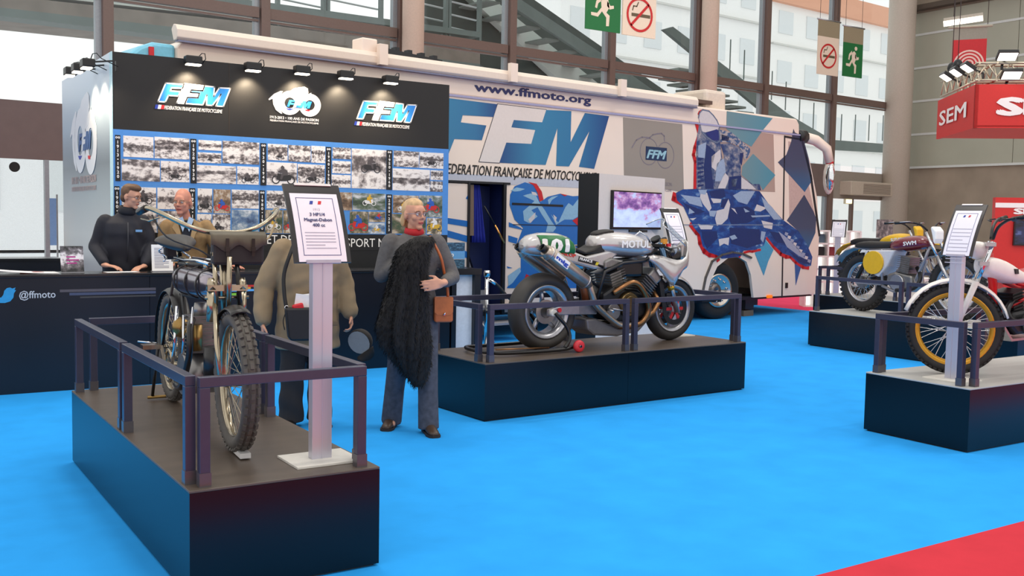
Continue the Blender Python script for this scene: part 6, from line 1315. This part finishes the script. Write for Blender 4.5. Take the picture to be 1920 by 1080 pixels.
def counterman(kind):
    nav = kind == 'navy'
    px, y, fl = (232, 10.60, .12) if nav else (350, 10.62, .12)
    x = Plane((0,y,0),(1,0,0),(0,0,1)).at(px, 450)[0]
    t = thing('person', 'young man in navy zip jacket leaning behind the reception counter' if nav else 'bald man in tan blazer leaning on the reception counter', 'person', (x,y,fl), R(-6 if nav else -14), scale=1.03 if nav else 1.03)
    wz = (1.07-fl)/1.03+.022
    if nav: J = dict(hip=(0,.02,.93), waist=(0,.0,1.08), chest=(0,-.02,1.30), neck=(.03,-.03,1.48), skull=(.05,-.05,1.56), sh_l=(.175,.0,1.40), el_l=(.25,-.02,1.15), wr_l=(.16,-.24,wz+.02), sh_r=(-.165,.0,1.40), el_r=(-.255,.02,1.14), wr_r=(-.19,-.24,wz+.03))
    else: J = dict(hip=(0,.08,.93), waist=(0,.05,1.08), chest=(0,-.02,1.27), neck=(-.01,-.07,1.43), skull=(-.03,-.1,1.51), sh_l=(.185,-.03,1.36), el_l=(.31,-.06,1.13), wr_l=(.38,-.23,wz+.025), sh_r=(-.18,-.03,1.36), el_r=(-.24,-.02,1.12), wr_r=(-.12,-.24,wz+.02))
    J.update(hp_l=(.09,.03,.9), kn_l=(.1,.03,.49), an_l=(.1,.05,.09), hp_r=(-.09,.03,.9), kn_r=(-.1,.03,.49), an_r=(-.1,.05,.09))
    if nav: HT = Matrix.Translation((.05,-.06,1.535)) @ Matrix.Rotation(R(52), 4, 'Z') @ Matrix.Rotation(R(10), 4, 'X')
    else: HT = Matrix.Translation((-.035,-.11,1.485)) @ Matrix.Rotation(R(-26), 4, 'Z') @ Matrix.Rotation(R(4), 4, 'X')
    sk = skin if nav else skinr; hs = .95 if nav else 1.06
    mb = MB(); skel(mb, J); head_shapes(mb, HT, hs, .98 if nav else 1.12, 1.0 if nav else 1.12)
    if nav: hand(mb, J['wr_r'], (.75,-.5,-.12), (0,0,-1), (.6,.7,0), .35, 1.0); hand(mb, J['wr_l'], (-.6,-.6,-.12), (0,0,-1), (-.6,.6,0), .4, 1.0)
    else: hand(mb, J['wr_l'], (.9,-.42,-.1), (0,0,-1), (-.3,-.7,0), .18, 1.05, .25); hand(mb, J['wr_r'], (.8,-.35,-.12), (0,0,-1), (.5,.8,0), .3, 1.05)
    remesh('body', mb, sk, t, .0075, 3)
    face_parts(t, HT, hs, M('lip_plain', (176,104,92), .5) if nav else M('lip_ruddy', (176,84,78), .5), M('brow_brown', (96,70,50), .7) if nav else M('brow_pale', (186,150,126), .7), (70,70,60), M('glasses_thin', (70,66,66), .3, metal=.7) if nav else M('glasses_gold', (170,150,120), .2, metal=.8))
    if nav:
        mb = MB(); mb.add(*_ell(HT, (0,.03,.142), (.08,.085,.088), hs)); mb.add(*_ell(HT, (0,-.02,.192), (.068,.075,.042), hs)); mb.add(*_ell(HT, (0,.06,.08), (.074,.045,.055), hs))
        remesh('hair', mb, M('hair_brown', (98,70,48), .6, noise=.2, scale=40), t, .008, 2)
    else:
        mb = MB(); mb.add(*_ell(HT, (0,.072,.07), (.07,.035,.05), hs)); remesh('hair', mb, M('hair_stubble', (196,160,140), .6, noise=.1, scale=40), t, .008, 2)
    jk = M('jacket_navy', (24,26,38), .75, noise=.1, scale=12, bump=.15) if nav else M('blazer_tan', (150,122,84), .85, noise=.08, scale=30, bump=.15); mb = MB()
    c = J['chest']; w = J['waist']; hp = J['hip']; nk = J['neck']
    rings(mb, [(hp[0],hp[1],.86,.20,.145),(w[0],w[1],1.02,.2,.145),(w[0],w[1]-.01,1.12,.2,.145),(c[0],c[1]-.005,c[2]-.03,.198,.15),(c[0],c[1],c[2]+.07,.185,.125),(nk[0],nk[1]+.02,nk[2]-.05,.14,.09),(nk[0],nk[1]+.01,nk[2]-.005,.085,.075)], 26)
    for s in ('l','r'): sleeve(mb, J['sh_'+s], J['el_'+s], J['wr_'+s], .074, .064, .05, .86)
    def crease(p): return p+V((p.x, p.y, 0)).normalized()*(.004*math.sin(p.z*32+p.x*18+3*math.sin(p.x*13+p.y*9)))
    remesh('jacket' if nav else 'blazer', mb, jk, t, .011, 5, crease)
    if nav:
        MB().lathe([(.06,-.02),(.078,-.025),(.086,0),(.08,.05),(.068,.055)], V(nk)+V((.0,.0,.0)), (0.1,-.15,1), 24).build('collar', M('collar_navy', (20,22,32), .75), t)
        MB().tube([(.02,-.185,1.38),(.02,-.19,1.2),(.01,-.17,1.0)], .005, 6).build('zip', M('zip_dark', (50,52,60), .4), t)
        MB().box((.12,-.172,1.30),(.06,.012,.022)).build('badge', M('badge_blue', (110,160,210), .5), t)
    else:
        P = Plane((0,-.175,0), (1,0,0), (0,.12,1))
        MB().prism([(-.075,1.45),(.055,1.45),(.045,1.24),(.02,1.14),(-.03,1.24)], Plane((0,-.492,0),(1,0,0),(0,.247,1)), -.03, .0).build('dark_pullover', M('pullover_navy', (28,32,44), .9), t)
        for s in (-1,1):
            MB().prism([(-.01+s*.075,1.46),(-.01+s*.03,1.33),(-.01+s*.005,1.40),(-.01+s*.03,1.485)], Plane((0,-.496,0),(1,0,0),(0,.247,1)), -.01, .014).build('shirt_collar', M('shirt_blue', (168,190,216), .8), t)
            MB().prism([(-.01+s*.085,1.46),(-.01+s*.13,1.37),(-.01+s*.09,1.31),(-.01+s*.03,1.13),(-.01+s*.02,1.15),(-.01+s*.05,1.32)], Plane((0,-.492,0),(1,0,0),(0,.247,1)), -.012, .012).build('lapel', M('blazer_lapel', (160,132,94), .85), t)
        w_ = V(J['wr_l']); d = (V(J['wr_l'])-V(J['el_l'])).normalized(); MB().lathe([(.03,-.012),(.036,-.012),(.036,.012),(.03,.012)], w_-d*.02, d, 20).build('wristwatch', chrome, t)
    tr = M('trouser_grey', (60,58,58), .9); mb = MB(); rings(mb, [(0,.03,.8,.17,.13),(hp[0],hp[1],.92,.18,.135),(hp[0],hp[1],.98,.17,.13)])
    for s in ('l','r'): mb.tube([J['hp_'+s], J['kn_'+s], V(J['an_'+s])], [.105,.085,.085], 14)
    remesh('trousers', mb, tr, t, .014, 3)
    for s in ('l','r'): shoe(t, J['an_'+s][:2], 0, M('shoe_black', (26,24,24), .4), M('sole_dark', (40,32,28), .7))
counterman('navy'); counterman('blazer')

# people outside, beyond the left doors
def passer(label, px, pyfoot, h, top, leg, rz, hairc):
    p = ground(px, pyfoot, -.13); t = thing('person', label, 'person', p, rz, 'people outside the doors', h/1.72)
    mb = MB(); J = dict(hip=(0,0,.92), waist=(0,0,1.07), chest=(0,-.01,1.28), neck=(0,.0,1.46), skull=(0,-.015,1.54), sh_l=(.19,.0,1.4), el_l=(.25,.02,1.12), wr_l=(.24,-.06,.9), sh_r=(-.19,.0,1.4), el_r=(-.25,.02,1.12), wr_r=(-.24,-.06,.9), hp_l=(.09,0,.9), kn_l=(.1,-.08,.49), an_l=(.1,-.05,.09), hp_r=(-.09,0,.9), kn_r=(-.1,.05,.49), an_r=(-.1,.14,.09))
    HT = Matrix.Translation((0,-.02,1.515)); skel(mb, J); head_shapes(mb, HT, 1.0); hand(mb, J['wr_l'], (0,-.1,-1), (-1,0,0), (0,-1,0)); hand(mb, J['wr_r'], (0,-.1,-1), (1,0,0), (0,-1,0)); remesh('body', mb, skin, t, .014, 2)
    mb = MB(); rings(mb, [(0,0,.8,.2,.14),(0,0,1.0,.19,.14),(0,-.01,1.28,.2,.14),(0,0,1.4,.15,.09),(0,0,1.46,.08,.07)])
    for s in ('l','r'): cap(mb, J['sh_'+s], .075, J['el_'+s], .065); cap(mb, J['el_'+s], .062, J['wr_'+s], .05)
    remesh('jacket', mb, top, t, .018, 3)
    mb = MB(); rings(mb, [(0,0,.82,.16,.12),(0,0,.95,.17,.13)])
    for s in ('l','r'): mb.tube([J['hp_'+s], J['kn_'+s], J['an_'+s]], [.1,.08,.075], 12)
    remesh('trousers', mb, leg, t, .018, 3); mb = MB(); mb.add(*_ell(HT, (0,.03,.14), (.08,.088,.088), 1)); remesh('hair', mb, hairc, t, .012, 2)
    for s in ('l','r'): shoe(t, J['an_'+s][:2], 0, M('shoe_black', (26,24,24), .4), M('sole_dark', (40,32,28), .7))
dk = M('hair_dark', (60,50,44), .7)
passer('person in dark jacket walking outside, nearest the left edge', 8, 459, 1.75, M('jacket_slate', (60,70,82), .9), M('trouser_slate', (66,70,90), .9), R(190), dk)
passer('person in bright blue jacket outside the left doors', 35, 446, 1.62, M('jacket_bright', (60,150,220), .9), M('trouser_black', (38,36,38), .9), R(170), M('hair_grey', (128,122,114), .6))
passer('person in dark green coat outside, beside the blue jacket', 60, 446, 1.68, M('jacket_green', (64,76,74), .9), M('trouser_slate'), R(185), dk)
# ------------------------------------------------------------------ screen kiosk, stanchion, small displays
kd = V((.953,.304,0)); ko = V((7.65,9.86,0)); KP = Plane(ko, kd, (0,0,1))
k = thing('screen_kiosk', 'white kiosk with black side panel behind the silver racer', 'kiosk')
zt = KP.at(1122,325)[1]; kw = KP.at(1246,335)[0]
MB().rect(0, 0, kw, zt, KP, -.06, 0).build('front_panel', M('kiosk_white', (222,212,204), .4, noise=.02), k); MB().rect(-.012, 0, 0, zt, KP, -.30, 0).build('side_panel', M('kiosk_black', (14,16,18), .4), k)
MB().rect(0, 0, kw, zt, KP, -.30, -.26).build('back_panel', M('kiosk_white'), k); MB().rect(0, zt-.03, kw, zt, KP, -.26, -.06).build('top_panel', M('kiosk_white'), k); MB().rect(kw, 0, kw+.012, zt, KP, -.30, 0).build('side_panel', M('kiosk_white'), k)
MB().rect(0, 0, kw, .12, KP, 0, .02).build('plinth', M('kiosk_white'), k)
s = thing('television', 'flat television playing a race film on the white kiosk', 'television')
a0, b0 = KP.at(1143,431); a1, b1 = KP.at(1236,358); b0 = KP.at(1143,430)[1]; b1 = KP.at(1143,356)[1]
MB().rect(a0, b0, a1, b1, KP, .0, .045).build('casing', M('tv_black', (14,14,16), .3), s, bevel=.006)
scr = print_mat('tv_picture', [(.2,(60,46,96)),(.4,(140,96,160)),(.5,(196,150,190)),(.6,(186,200,240)),(.8,(206,220,250))], 4, 4.2, .2, [(0,.72),(.45,.66),(.55,.45),(.75,.42),(1,.5)], 1.2, 6)
nt = scr.node_tree; b_ = nt.nodes['Principled BSDF']; b_.inputs['Emission Strength'].default_value = .3
for l in list(nt.links):
    if l.to_socket == b_.inputs['Base Color']: nt.links.new(l.from_socket, b_.inputs['Emission Color'])
MB().rect(a0+.015, b0+.03, a1-.015, b1-.018, KP, .045, .048).build('screen', scr, s)
p = KP.p((a0+a1)/2, b0-.02, .04); MB().box(p, (.3,.05,.03)).build('wall_bracket', M('tv_black'), s)

t = thing('stanchion', 'chrome rope stanchion with black rope before the coach door', 'stanchion', (6.55,10.66,0))
MB().lathe([(.0,0),(.16,0),(.16,.015),(.05,.03),(.028,.05),(.0,.05)], n=28).build('base', chrome, t); MB().cyl((0,0,.03),(0,0,.93),.025).build('pole', chrome, t); MB().lathe([(0,.92),(.035,.92),(.04,.97),(.035,1.0),(0,1.0)], n=20).build('cap', chrome, t)
r_ = MB().tube(smooth_pts([(.03,-.02,.88),(.12,-.05,.82),(.3,-.12,.62),(.5,-.2,.5),(.8,-.3,.48)]), .018, 10).build('rope', M('rope_black', (22,22,24), .6), t); MB().tube([(.02,-.01,.89),(.1,-.045,.835)], .022, 10).build('rope_hook', chrome, t)

t = thing('print_display', 'small display of three blue racing prints on the counter end', 'display', (5.79,10.12,1.07))
for k_, (z0, z1) in enumerate(((.0,.095),(.10,.19),(.195,.29))):
    MB().bb(-.13, .12, 0, .02, z0, z1).build('print_panel', print_mat('blue_print_%d' % k_, [(.3,(14,30,44)),(.5,(36,76,104)),(.7,(110,160,190))], 6, k_*2.0, .35) if k_ != 1 else M('print_sky', (96,160,214), .4), t)
MB().ring((-.075,.145), .018, .009, Plane((0,0,0),(1,0,0),(0,0,1)), .001, .003, 14).ring((-.045,.145), .018, .009, Plane((0,0,0),(1,0,0),(0,0,1)), .001, .003, 14).build('emblem', white, t)

# ------------------------------------------------------------------ hanging pictogram signs
green = M('sign_green', (12,108,52), .5, noise=.03); creamw = M('sign_cream', (232,214,194), .5, noise=.02); ringred = M('sign_red', (196,30,34), .5); smoke = M('sign_smoke', (96,82,60), .5)
def runner(P, f, par, m):
    for pts in ([(.40,.72),(.55,.80),(.66,.74),(.70,.55),(.60,.40),(.72,.33),(.70,.05),(.60,.04),(.60,.27),(.44,.42),(.30,.26),(.06,.28),(.05,.36),(.27,.36),(.42,.52)], [(.42,.70),(.30,.62),(.26,.48),(.19,.5),(.23,.68),(.40,.80)], [(.62,.72),(.74,.60),(.86,.62),(.87,.54),(.72,.50),(.62,.58)]):
        MB().prism([f(*p) for p in pts], P, .0, .004).build('running_figure', m, par)
    c = f(.66,.89); r_ = (f(1,0)[0]-f(0,0)[0])*.085; MB().disc(c, r_, P, 0, .004).build('running_figure', m, par)
def smoking(P, f, par):
    c = f(.5,.5); w = f(1,0)[0]-f(0,0)[0]
    MB().rect(*f(.24,.45), *f(.84,.53), P, 0, .003).build('cigarette', smoke, par); MB().stroke([f(.27,.60),(f(.3,.7)),f(.40,.70),f(.45,.8)], w*.03, P, 0, .003).build('smoke_wisp', smoke, par)
    MB().ring(c, w*.42, w*.36, P, .003, .007, 32).build('red_ring', ringred, par); d = .29; MB().stroke([f(.5-d*.9,.5-d*.9),f(.5+d*.9,.5+d*.9)], w*.065, P, .003, .007).build('red_bar', ringred, par)
def hang(label, Yp, x0, x1, y0, y1, kind, head, flip=False):
    P = Plane((0,Yp,0), (1,0,0), (0,0,1)); a0, z0 = P.at(x0, y1); a1 = P.at(x1, y1)[0]; z1 = P.at(x0, y0)[1]
    t = thing('hanging_sign', label, 'sign', group='hanging pictogram signs')
    MB().rect(a0, z0, a1, z1, P, -.03, 0).build('board', green if kind == 'run' else creamw, t)
    MB().rect(a0, z1, a1, z1+head, P, -.03, 0).build('header', M('sign_header', (150,138,112), .5), t); MB().tube([P.p(a0-.05, z1+head, -.015), P.p(a1+.05, z1+head, -.015)], .025, 8).build('hanger_bar', alum, t)
    for a in (a0+.06, a1-.06): MB().tube([P.p(a, z1+head, -.015), P.p(a, z1+head+6, -.015)], .006, 6).build('hanger_wire', M('dark_steel', (70,68,66), .6), t)
    w = a1-a0; S = P
    f = (lambda x, y: (a0+w*(.1+.8*x), z0+.06*w+w*.9*y)) if not flip else (lambda x, y: (a1-w*(.1+.8*x), z0+.06*w+w*.9*y))
    if kind == 'run': runner(P, lambda x, y: (a0+w*(.1+.8*x), z0+.08*w+(z1-z0)*.88*y), t, creamw)
    else: smoking(P, lambda x, y: (a0+w*(.03+.94*x), (z0+z1)/2-w*.47+w*.94*y), t)
hang('nearer green running-man exit sign hanging at the top edge', 14.0, 1098, 1163, -28, 53, 'run', .5)
hang('nearer no-smoking sign hanging beside the green exit sign', 14.0, 1167, 1229, -18, 64, 'smoke', .5)
hang('farther no-smoking sign hanging before the corner windows', 18.9, 1532, 1571, 66, 138, 'smoke', .45)
hang('farther green running-man exit sign hanging before the corner windows', 18.9, 1580, 1616, 78, 142, 'run', .45)

# ------------------------------------------------------------------ red booth on the right: hanging fascia, truss, floods, wall
sr = M('booth_red', (206,40,36), .45, noise=.03)
fo = V((16.79,10.79,0)); fl = V((.66,.75,0)).normalized(); frd = V((.75,-.66,0)).normalized()
FL = Plane(fo + fl*1.0, -fl, (0,0,1)); FR = Plane(fo, frd, (0,0,1))
zf0, zf1 = FR.at(1828,240)[1], FR.at(1828,158)[1]
lx = FL.at(1757,226)[0]
t = thing('hanging_fascia', 'red hanging box sign with white SEM letters under a truss', 'sign')
MB().rect(lx, zf0, 1.0, zf1, FL, -.06, 0).build('left_face', sr, t); MB().rect(0, zf0, 3.5, zf1, FR, -.06, 0).build('right_face', sr, t)
pb = [FL.p(lx,zf0,-.06), FL.p(1.0,zf0,0), FR.p(3.5,zf0,0), FR.p(3.5,zf0,0)+fl*(1.0-lx)]
MB().add([p+V((0,0,.02)) for p in pb]+[p+V((0,0,.05)) for p in pb], [(3,2,1,0),(4,5,6,7),(0,1,5,4),(1,2,6,5),(2,3,7,6),(3,0,4,7)]).build('underside', sr, t)
a, b = FL.at(1763,236); a2 = FL.at(1813,205)[0]; text('fascia_lettering', 'SEM', FL, a, b+.0, (zf1-zf0)*.36, white, t, width=a2-a, bold=.02, d=.02)
a, b = FR.at(1873,215); text('fascia_lettering', 'SEM', FR, a, b, (zf1-zf0)*.38, white, t, bold=.06, d=.02, width=1.5)
tr = thing('lighting_truss', 'aluminium lattice truss above the red hanging sign', 'truss')
tm = M('truss_alu', (216,204,180), .3, metal=.7); zt0 = zf1+.08
for P, x0, x1, n in ((FL, lx, 1.0, 6), (FR, 0, 3.5, 9)):
    m = MB()
    for z in (zt0, zt0+.3):
        for d in (-.05, -.35): m.tube([P.p(x0, z, d), P.p(x1, z, d)], .022, 8)
    m.build('chord', tm, tr)['kind'] = 'stuff'; m = MB()
    for i in range(n):
        u0, u1 = x0+(x1-x0)*i/n, x0+(x1-x0)*(i+1)/n
        for d in (-.05, -.35): m.tube([P.p(u0, zt0, d), P.p((u0+u1)/2, zt0+.3, d)], .012, 6).tube([P.p((u0+u1)/2, zt0+.3, d), P.p(u1, zt0, d)], .012, 6)
    m.build('lattice', tm, tr)['kind'] = 'stuff'
for i, (P, a) in enumerate(((FL,lx+.15),(FL,lx+.55),(FR,1.9))): MB().tube([P.p(a, zt0+.3, -.2), P.p(a+.05, zt0+5, -.2)], .008, 6).build('hoist_wire', M('dark_steel'), tr); MB().sphere(P.p(a, zt0+.55, -.2), (.09,.09,.12)).build('hoist', blackp, tr)
for i, (x, y) in enumerate(((1771,145),(1790,136),(1822,122),(1890,105),(1898,140))):
    P = FL if i < 3 else FR; Q = P.shift(.15); a, z = Q.at(x, y); a = min(a, .88) if i < 3 else a; o = Q.p(a, z)
    t = thing('flood_lamp', ('lowest left','second','third','bright right','lower right')[i]+' flood lamp on the truss of the red sign', 'lamp', o, math.atan2(P.u.y, P.u.x), 'flood lamps on the truss')
    rt = Matrix.Rotation(R(55), 3, 'X'); MB().box((0,.04,.02), (.34,.07,.22), rt).build('lamp_head', blackp, t, bevel=.01); MB().box(rt @ V((0,-.04,0))+V((0,.04,.02)), (.3,.012,.18), rt).build('lamp_lens', M('flood_glow', (255,250,240), .4, emit=(255,248,236), estr=4.0), t); MB().bar((0,.08,0),(0,.3,-.1),.04,.03).bar((0,.3,-.1),(0,.3,-max(.2, z-zt0-.2)),.04,.03).build('bracket', blackp, t)
# booth wall with screen
bo = V((16.3,9.75,0)); BP = Plane(bo, frd, (0,0,1)); zb1 = BP.at(1866,370)[1]; x0 = BP.at(1862,470)[0]
t = thing('booth_wall', 'red booth wall with a white stripe and SEM letters at right edge', 'stand wall')
MB().rect(x0, 0, x0+3, zb1, BP, -.15, 0).build('panel', sr, t); MB().rect(x0, zb1-.17, x0+3, zb1-.09, BP, 0, .01).build('stripe', white, t)
a, b = BP.at(1902,401); text('wall_lettering', 'SEM', BP, a, b, .09, white, t, bold=.06, d=.01, width=.5)
s = thing('television', 'dark television on the red booth wall at the right edge', 'television'); a, b = BP.at(1898,460); a2, b2 = BP.at(1898,412)
MB().rect(a, b, a+1.1, b2, BP, .0, .05).build('casing', M('tv_black'), s); MB().rect(a+.02, b+.02, a+1.08, b2-.02, BP, .05, .053).build('screen', print_mat('tv_dark', [(.4,(16,14,30)),(.6,(40,46,90)),(.75,(110,130,190))], 3, 1.0, .15), s)
t = thing('booth_table', 'low red booth counter with goods below the dark television', 'table'); MB().rect(x0-.05, 0, x0+2.5, .82, BP, .25, .75).build('body', sr, t); MB().rect(x0-.08, .82, x0+2.5, .86, BP, .22, .78).build('top', M('table_cream', (214,196,180), .5), t)
MB().rect(x0+.25, .3, x0+.9, .75, BP, .75, .77).build('goods_panel', print_mat('goods', [(.3,(50,30,26)),(.5,(150,70,60)),(.7,(220,200,180))], 7, 2.0, .5), t)
# red banner, fluorescent lamp
P = Plane((20.4,13.4,0), V((.545,-.838,0)), (0,0,1)); a0, z0 = P.at(1784,126); a1, z1 = P.at(1852,48)
t = thing('red_banner', 'red banner with concentric white arcs hanging before the grey wall', 'banner')
MB().rect(a0, z0, a1, z0+(z1-z0)*.68, P, -.02, 0).build('red_field', M('banner_red', (190,30,40), .6), t); MB().rect(a0, z0+(z1-z0)*.68, a1, z1, P, -.02, 0).build('header', M('banner_grey', (140,138,128), .6), t)
c = ((a0+a1)/2, z0+.05); w = a1-a0
for r_ in (.1,.2,.3,.4):
    m = MB()
    for q in range(16):
        t0, t1 = math.pi*(q/16), math.pi*((q+1)/16); m.prism([(c[0]+w*r_*math.cos(t0), c[1]+w*r_*math.sin(t0)),(c[0]+w*(r_+.05)*math.cos(t0), c[1]+w*(r_+.05)*math.sin(t0)),(c[0]+w*(r_+.05)*math.cos(t1), c[1]+w*(r_+.05)*math.sin(t1)),(c[0]+w*r_*math.cos(t1), c[1]+w*r_*math.sin(t1))], P, 0, .004)
    m.build('arc', M('banner_pale', (226,196,186), .6), t)
MB().tube([P.p(a0-.1, z1, 0), P.p(a1+.1, z1, 0)], .03, 8).build('hanger_bar', M('banner_bar', (180,176,160), .4), t)
for a in (a0, a1): MB().tube([P.p(a, z1, 0), P.p(a, z1+5, 0)], .008, 6).build('hanger_wire', M('dark_steel'), t)
t = thing('strip_lamp', 'glowing fluorescent strip lamp above the red banner', 'lamp'); q0 = P.shift(.4); p0, p1 = q0.p(*q0.at(1769,45)), q0.p(*q0.at(1843,34))
MB().tube([p0, p1], .06, 10).build('tube', M('strip_glow', (255,252,240), .4, emit=(255,250,236), estr=2.0), t); MB().bar(p0+V((0,0,.08)), p1+V((0,0,.08)), .14, .06).build('housing', M('banner_bar'), t)

# ------------------------------------------------------------------ white shelves and things behind the right plinths
sd = V((.83,-.555,0)).normalized(); SP = Plane(V((16.2,13.3,0)), sd, (0,0,1)); a0 = SP.at(1512,500)[0]; a1 = SP.at(1612,500)[0]; z1 = SP.at(1540,433)[1]
t = thing('white_shelf', 'white lit grid shelf with small goods behind the far plinths', 'shelf')
sw = M('shelf_white', (250,248,246), .5); n = 5; rows = 6; cw = (a1-a0)/n; ch = z1/rows
MB().rect(a0, 0, a1, z1, SP, -.4, -.37).build('back_board', M('shelf_back_glow', (246,242,240), .5, emit=(255,248,244), estr=.8), t)  # board glows by itself, added so the white shelf looks bright
for i in range(n+1): MB().rect(a0+i*cw-.015, 0, a0+i*cw+.015, z1, SP, -.37, 0).build('upright', sw, t)
for j in range(rows+1): MB().rect(a0, j*ch-.015, a1, j*ch+.015, SP, -.37, 0).build('shelf_board', sw, t)
for k_, (i, j, c) in enumerate(((1,4,(40,34,36)),(0,5,(150,110,110)),(1,5,(90,110,130)),(2,4,(150,50,60)),(0,4,(120,170,190)))):
    m = MB().rect(a0+i*cw+cw*.2, j*ch+.02, a0+i*cw+cw*.8, j*ch+ch*.75, SP, -.3, -.12); o = m.build('boxed_goods', M('goods_%d' % k_, c, .5), None, bevel=.01); tag(o, ('black box','dusty pink box','small grey-blue box','dark red box','pale blue box')[k_]+' in the white grid shelf', 'box', 'goods in the white shelf')
P = Plane((15.4,12.3,0), sd, (0,0,1)); a, z = P.at(1643,446); a2, z2 = P.at(1675,412)
t = thing('poster_stand', 'grey photo poster on a stand behind the yellow motorcycle', 'poster'); MB().rect(a, z, a2, z2, P, -.02, 0).build('poster', print_mat('poster_photo', [(.3,(50,46,48)),(.5,(112,100,100)),(.7,(180,166,160))], 5, 9.0), t); MB().rect((a+a2)/2-.02, 0, (a+a2)/2+.02, z, P, -.03, -.01).build('pole', alum, t); MB().rect(a, 0, a2, .02, P, -.2, .15).build('base', alum, t)
sign('far sign stand left of the poster, behind the yellow motorcycle', (15.6,12.7), R(-60), 1.42, .28, .36, [], z0=0, detail=False)
t = thing('white_table', 'low white table with cups behind the maroon motorcycle', 'table', (15.4,11.0,0)); MB().bb(-.5,.5,-.35,.35,.7,.74).build('top', sw, t)
for x in (-.45,.45):
    for y in (-.3,.3): MB().bb(x-.02,x+.02,y-.02,y+.02,0,.7).build('leg', alum, t)
for k_ in range(4):
    o = MB().lathe([(.0,0),(.035,0),(.045,.12),(.04,.12),(.03,.01),(0,.01)], n=16).build('white_cup', white, None); o.location = (15.1+k_*.16, 10.8+.1*(k_ % 2), .74); tag(o, ('first','second','third','fourth')[k_]+' white cup from the left on the low table', 'cup', 'cups on the low table')
# round black sticker on the left door glass
p = WW.at(27, 313); o = MB().disc(p, .085, WW, .004, .012, 28).build('door_sticker', blackp, None); tag(o, 'round black sticker on the left glass door', 'sticker')
# street furniture outside the left doors
Q = WW.shift(-9); p = Q.at(108, 460); t = thing('street_banner', 'blue vertical banner on a pole outside the left doors', 'banner'); z = Q.at(108,372)[1]; MB().rect(p[0]-.02, -.13, p[0]+.02, z+.1, Q, -.03, 0).build('pole', alum, t); MB().rect(p[0]-.3, z-1.2, p[0]-.02, z, Q, -.02, 0).build('flag', M('banner_blue', (120,150,200), .6), t)
# ------------------------------------------------------------------ put each thing's Empty at its base
def recenter():
    bpy.context.view_layer.update()
    for o in list(COL.objects):
        if o.type != 'EMPTY' or o.parent or o.location.length > 1e-6: continue
        lo = V((1e9,)*3); hi = V((-1e9,)*3)
        for c in o.children_recursive:
            if c.type != 'MESH': continue
            mw = c.matrix_world
            for q in c.bound_box:
                p = mw @ V(q); lo = V(map(min, lo, p)); hi = V(map(max, hi, p))
        if lo.x > 1e8: continue
        b = V(((lo.x+hi.x)/2, (lo.y+hi.y)/2, lo.z)); o.location = b
        for c in o.children: c.location = c.location - b
recenter()
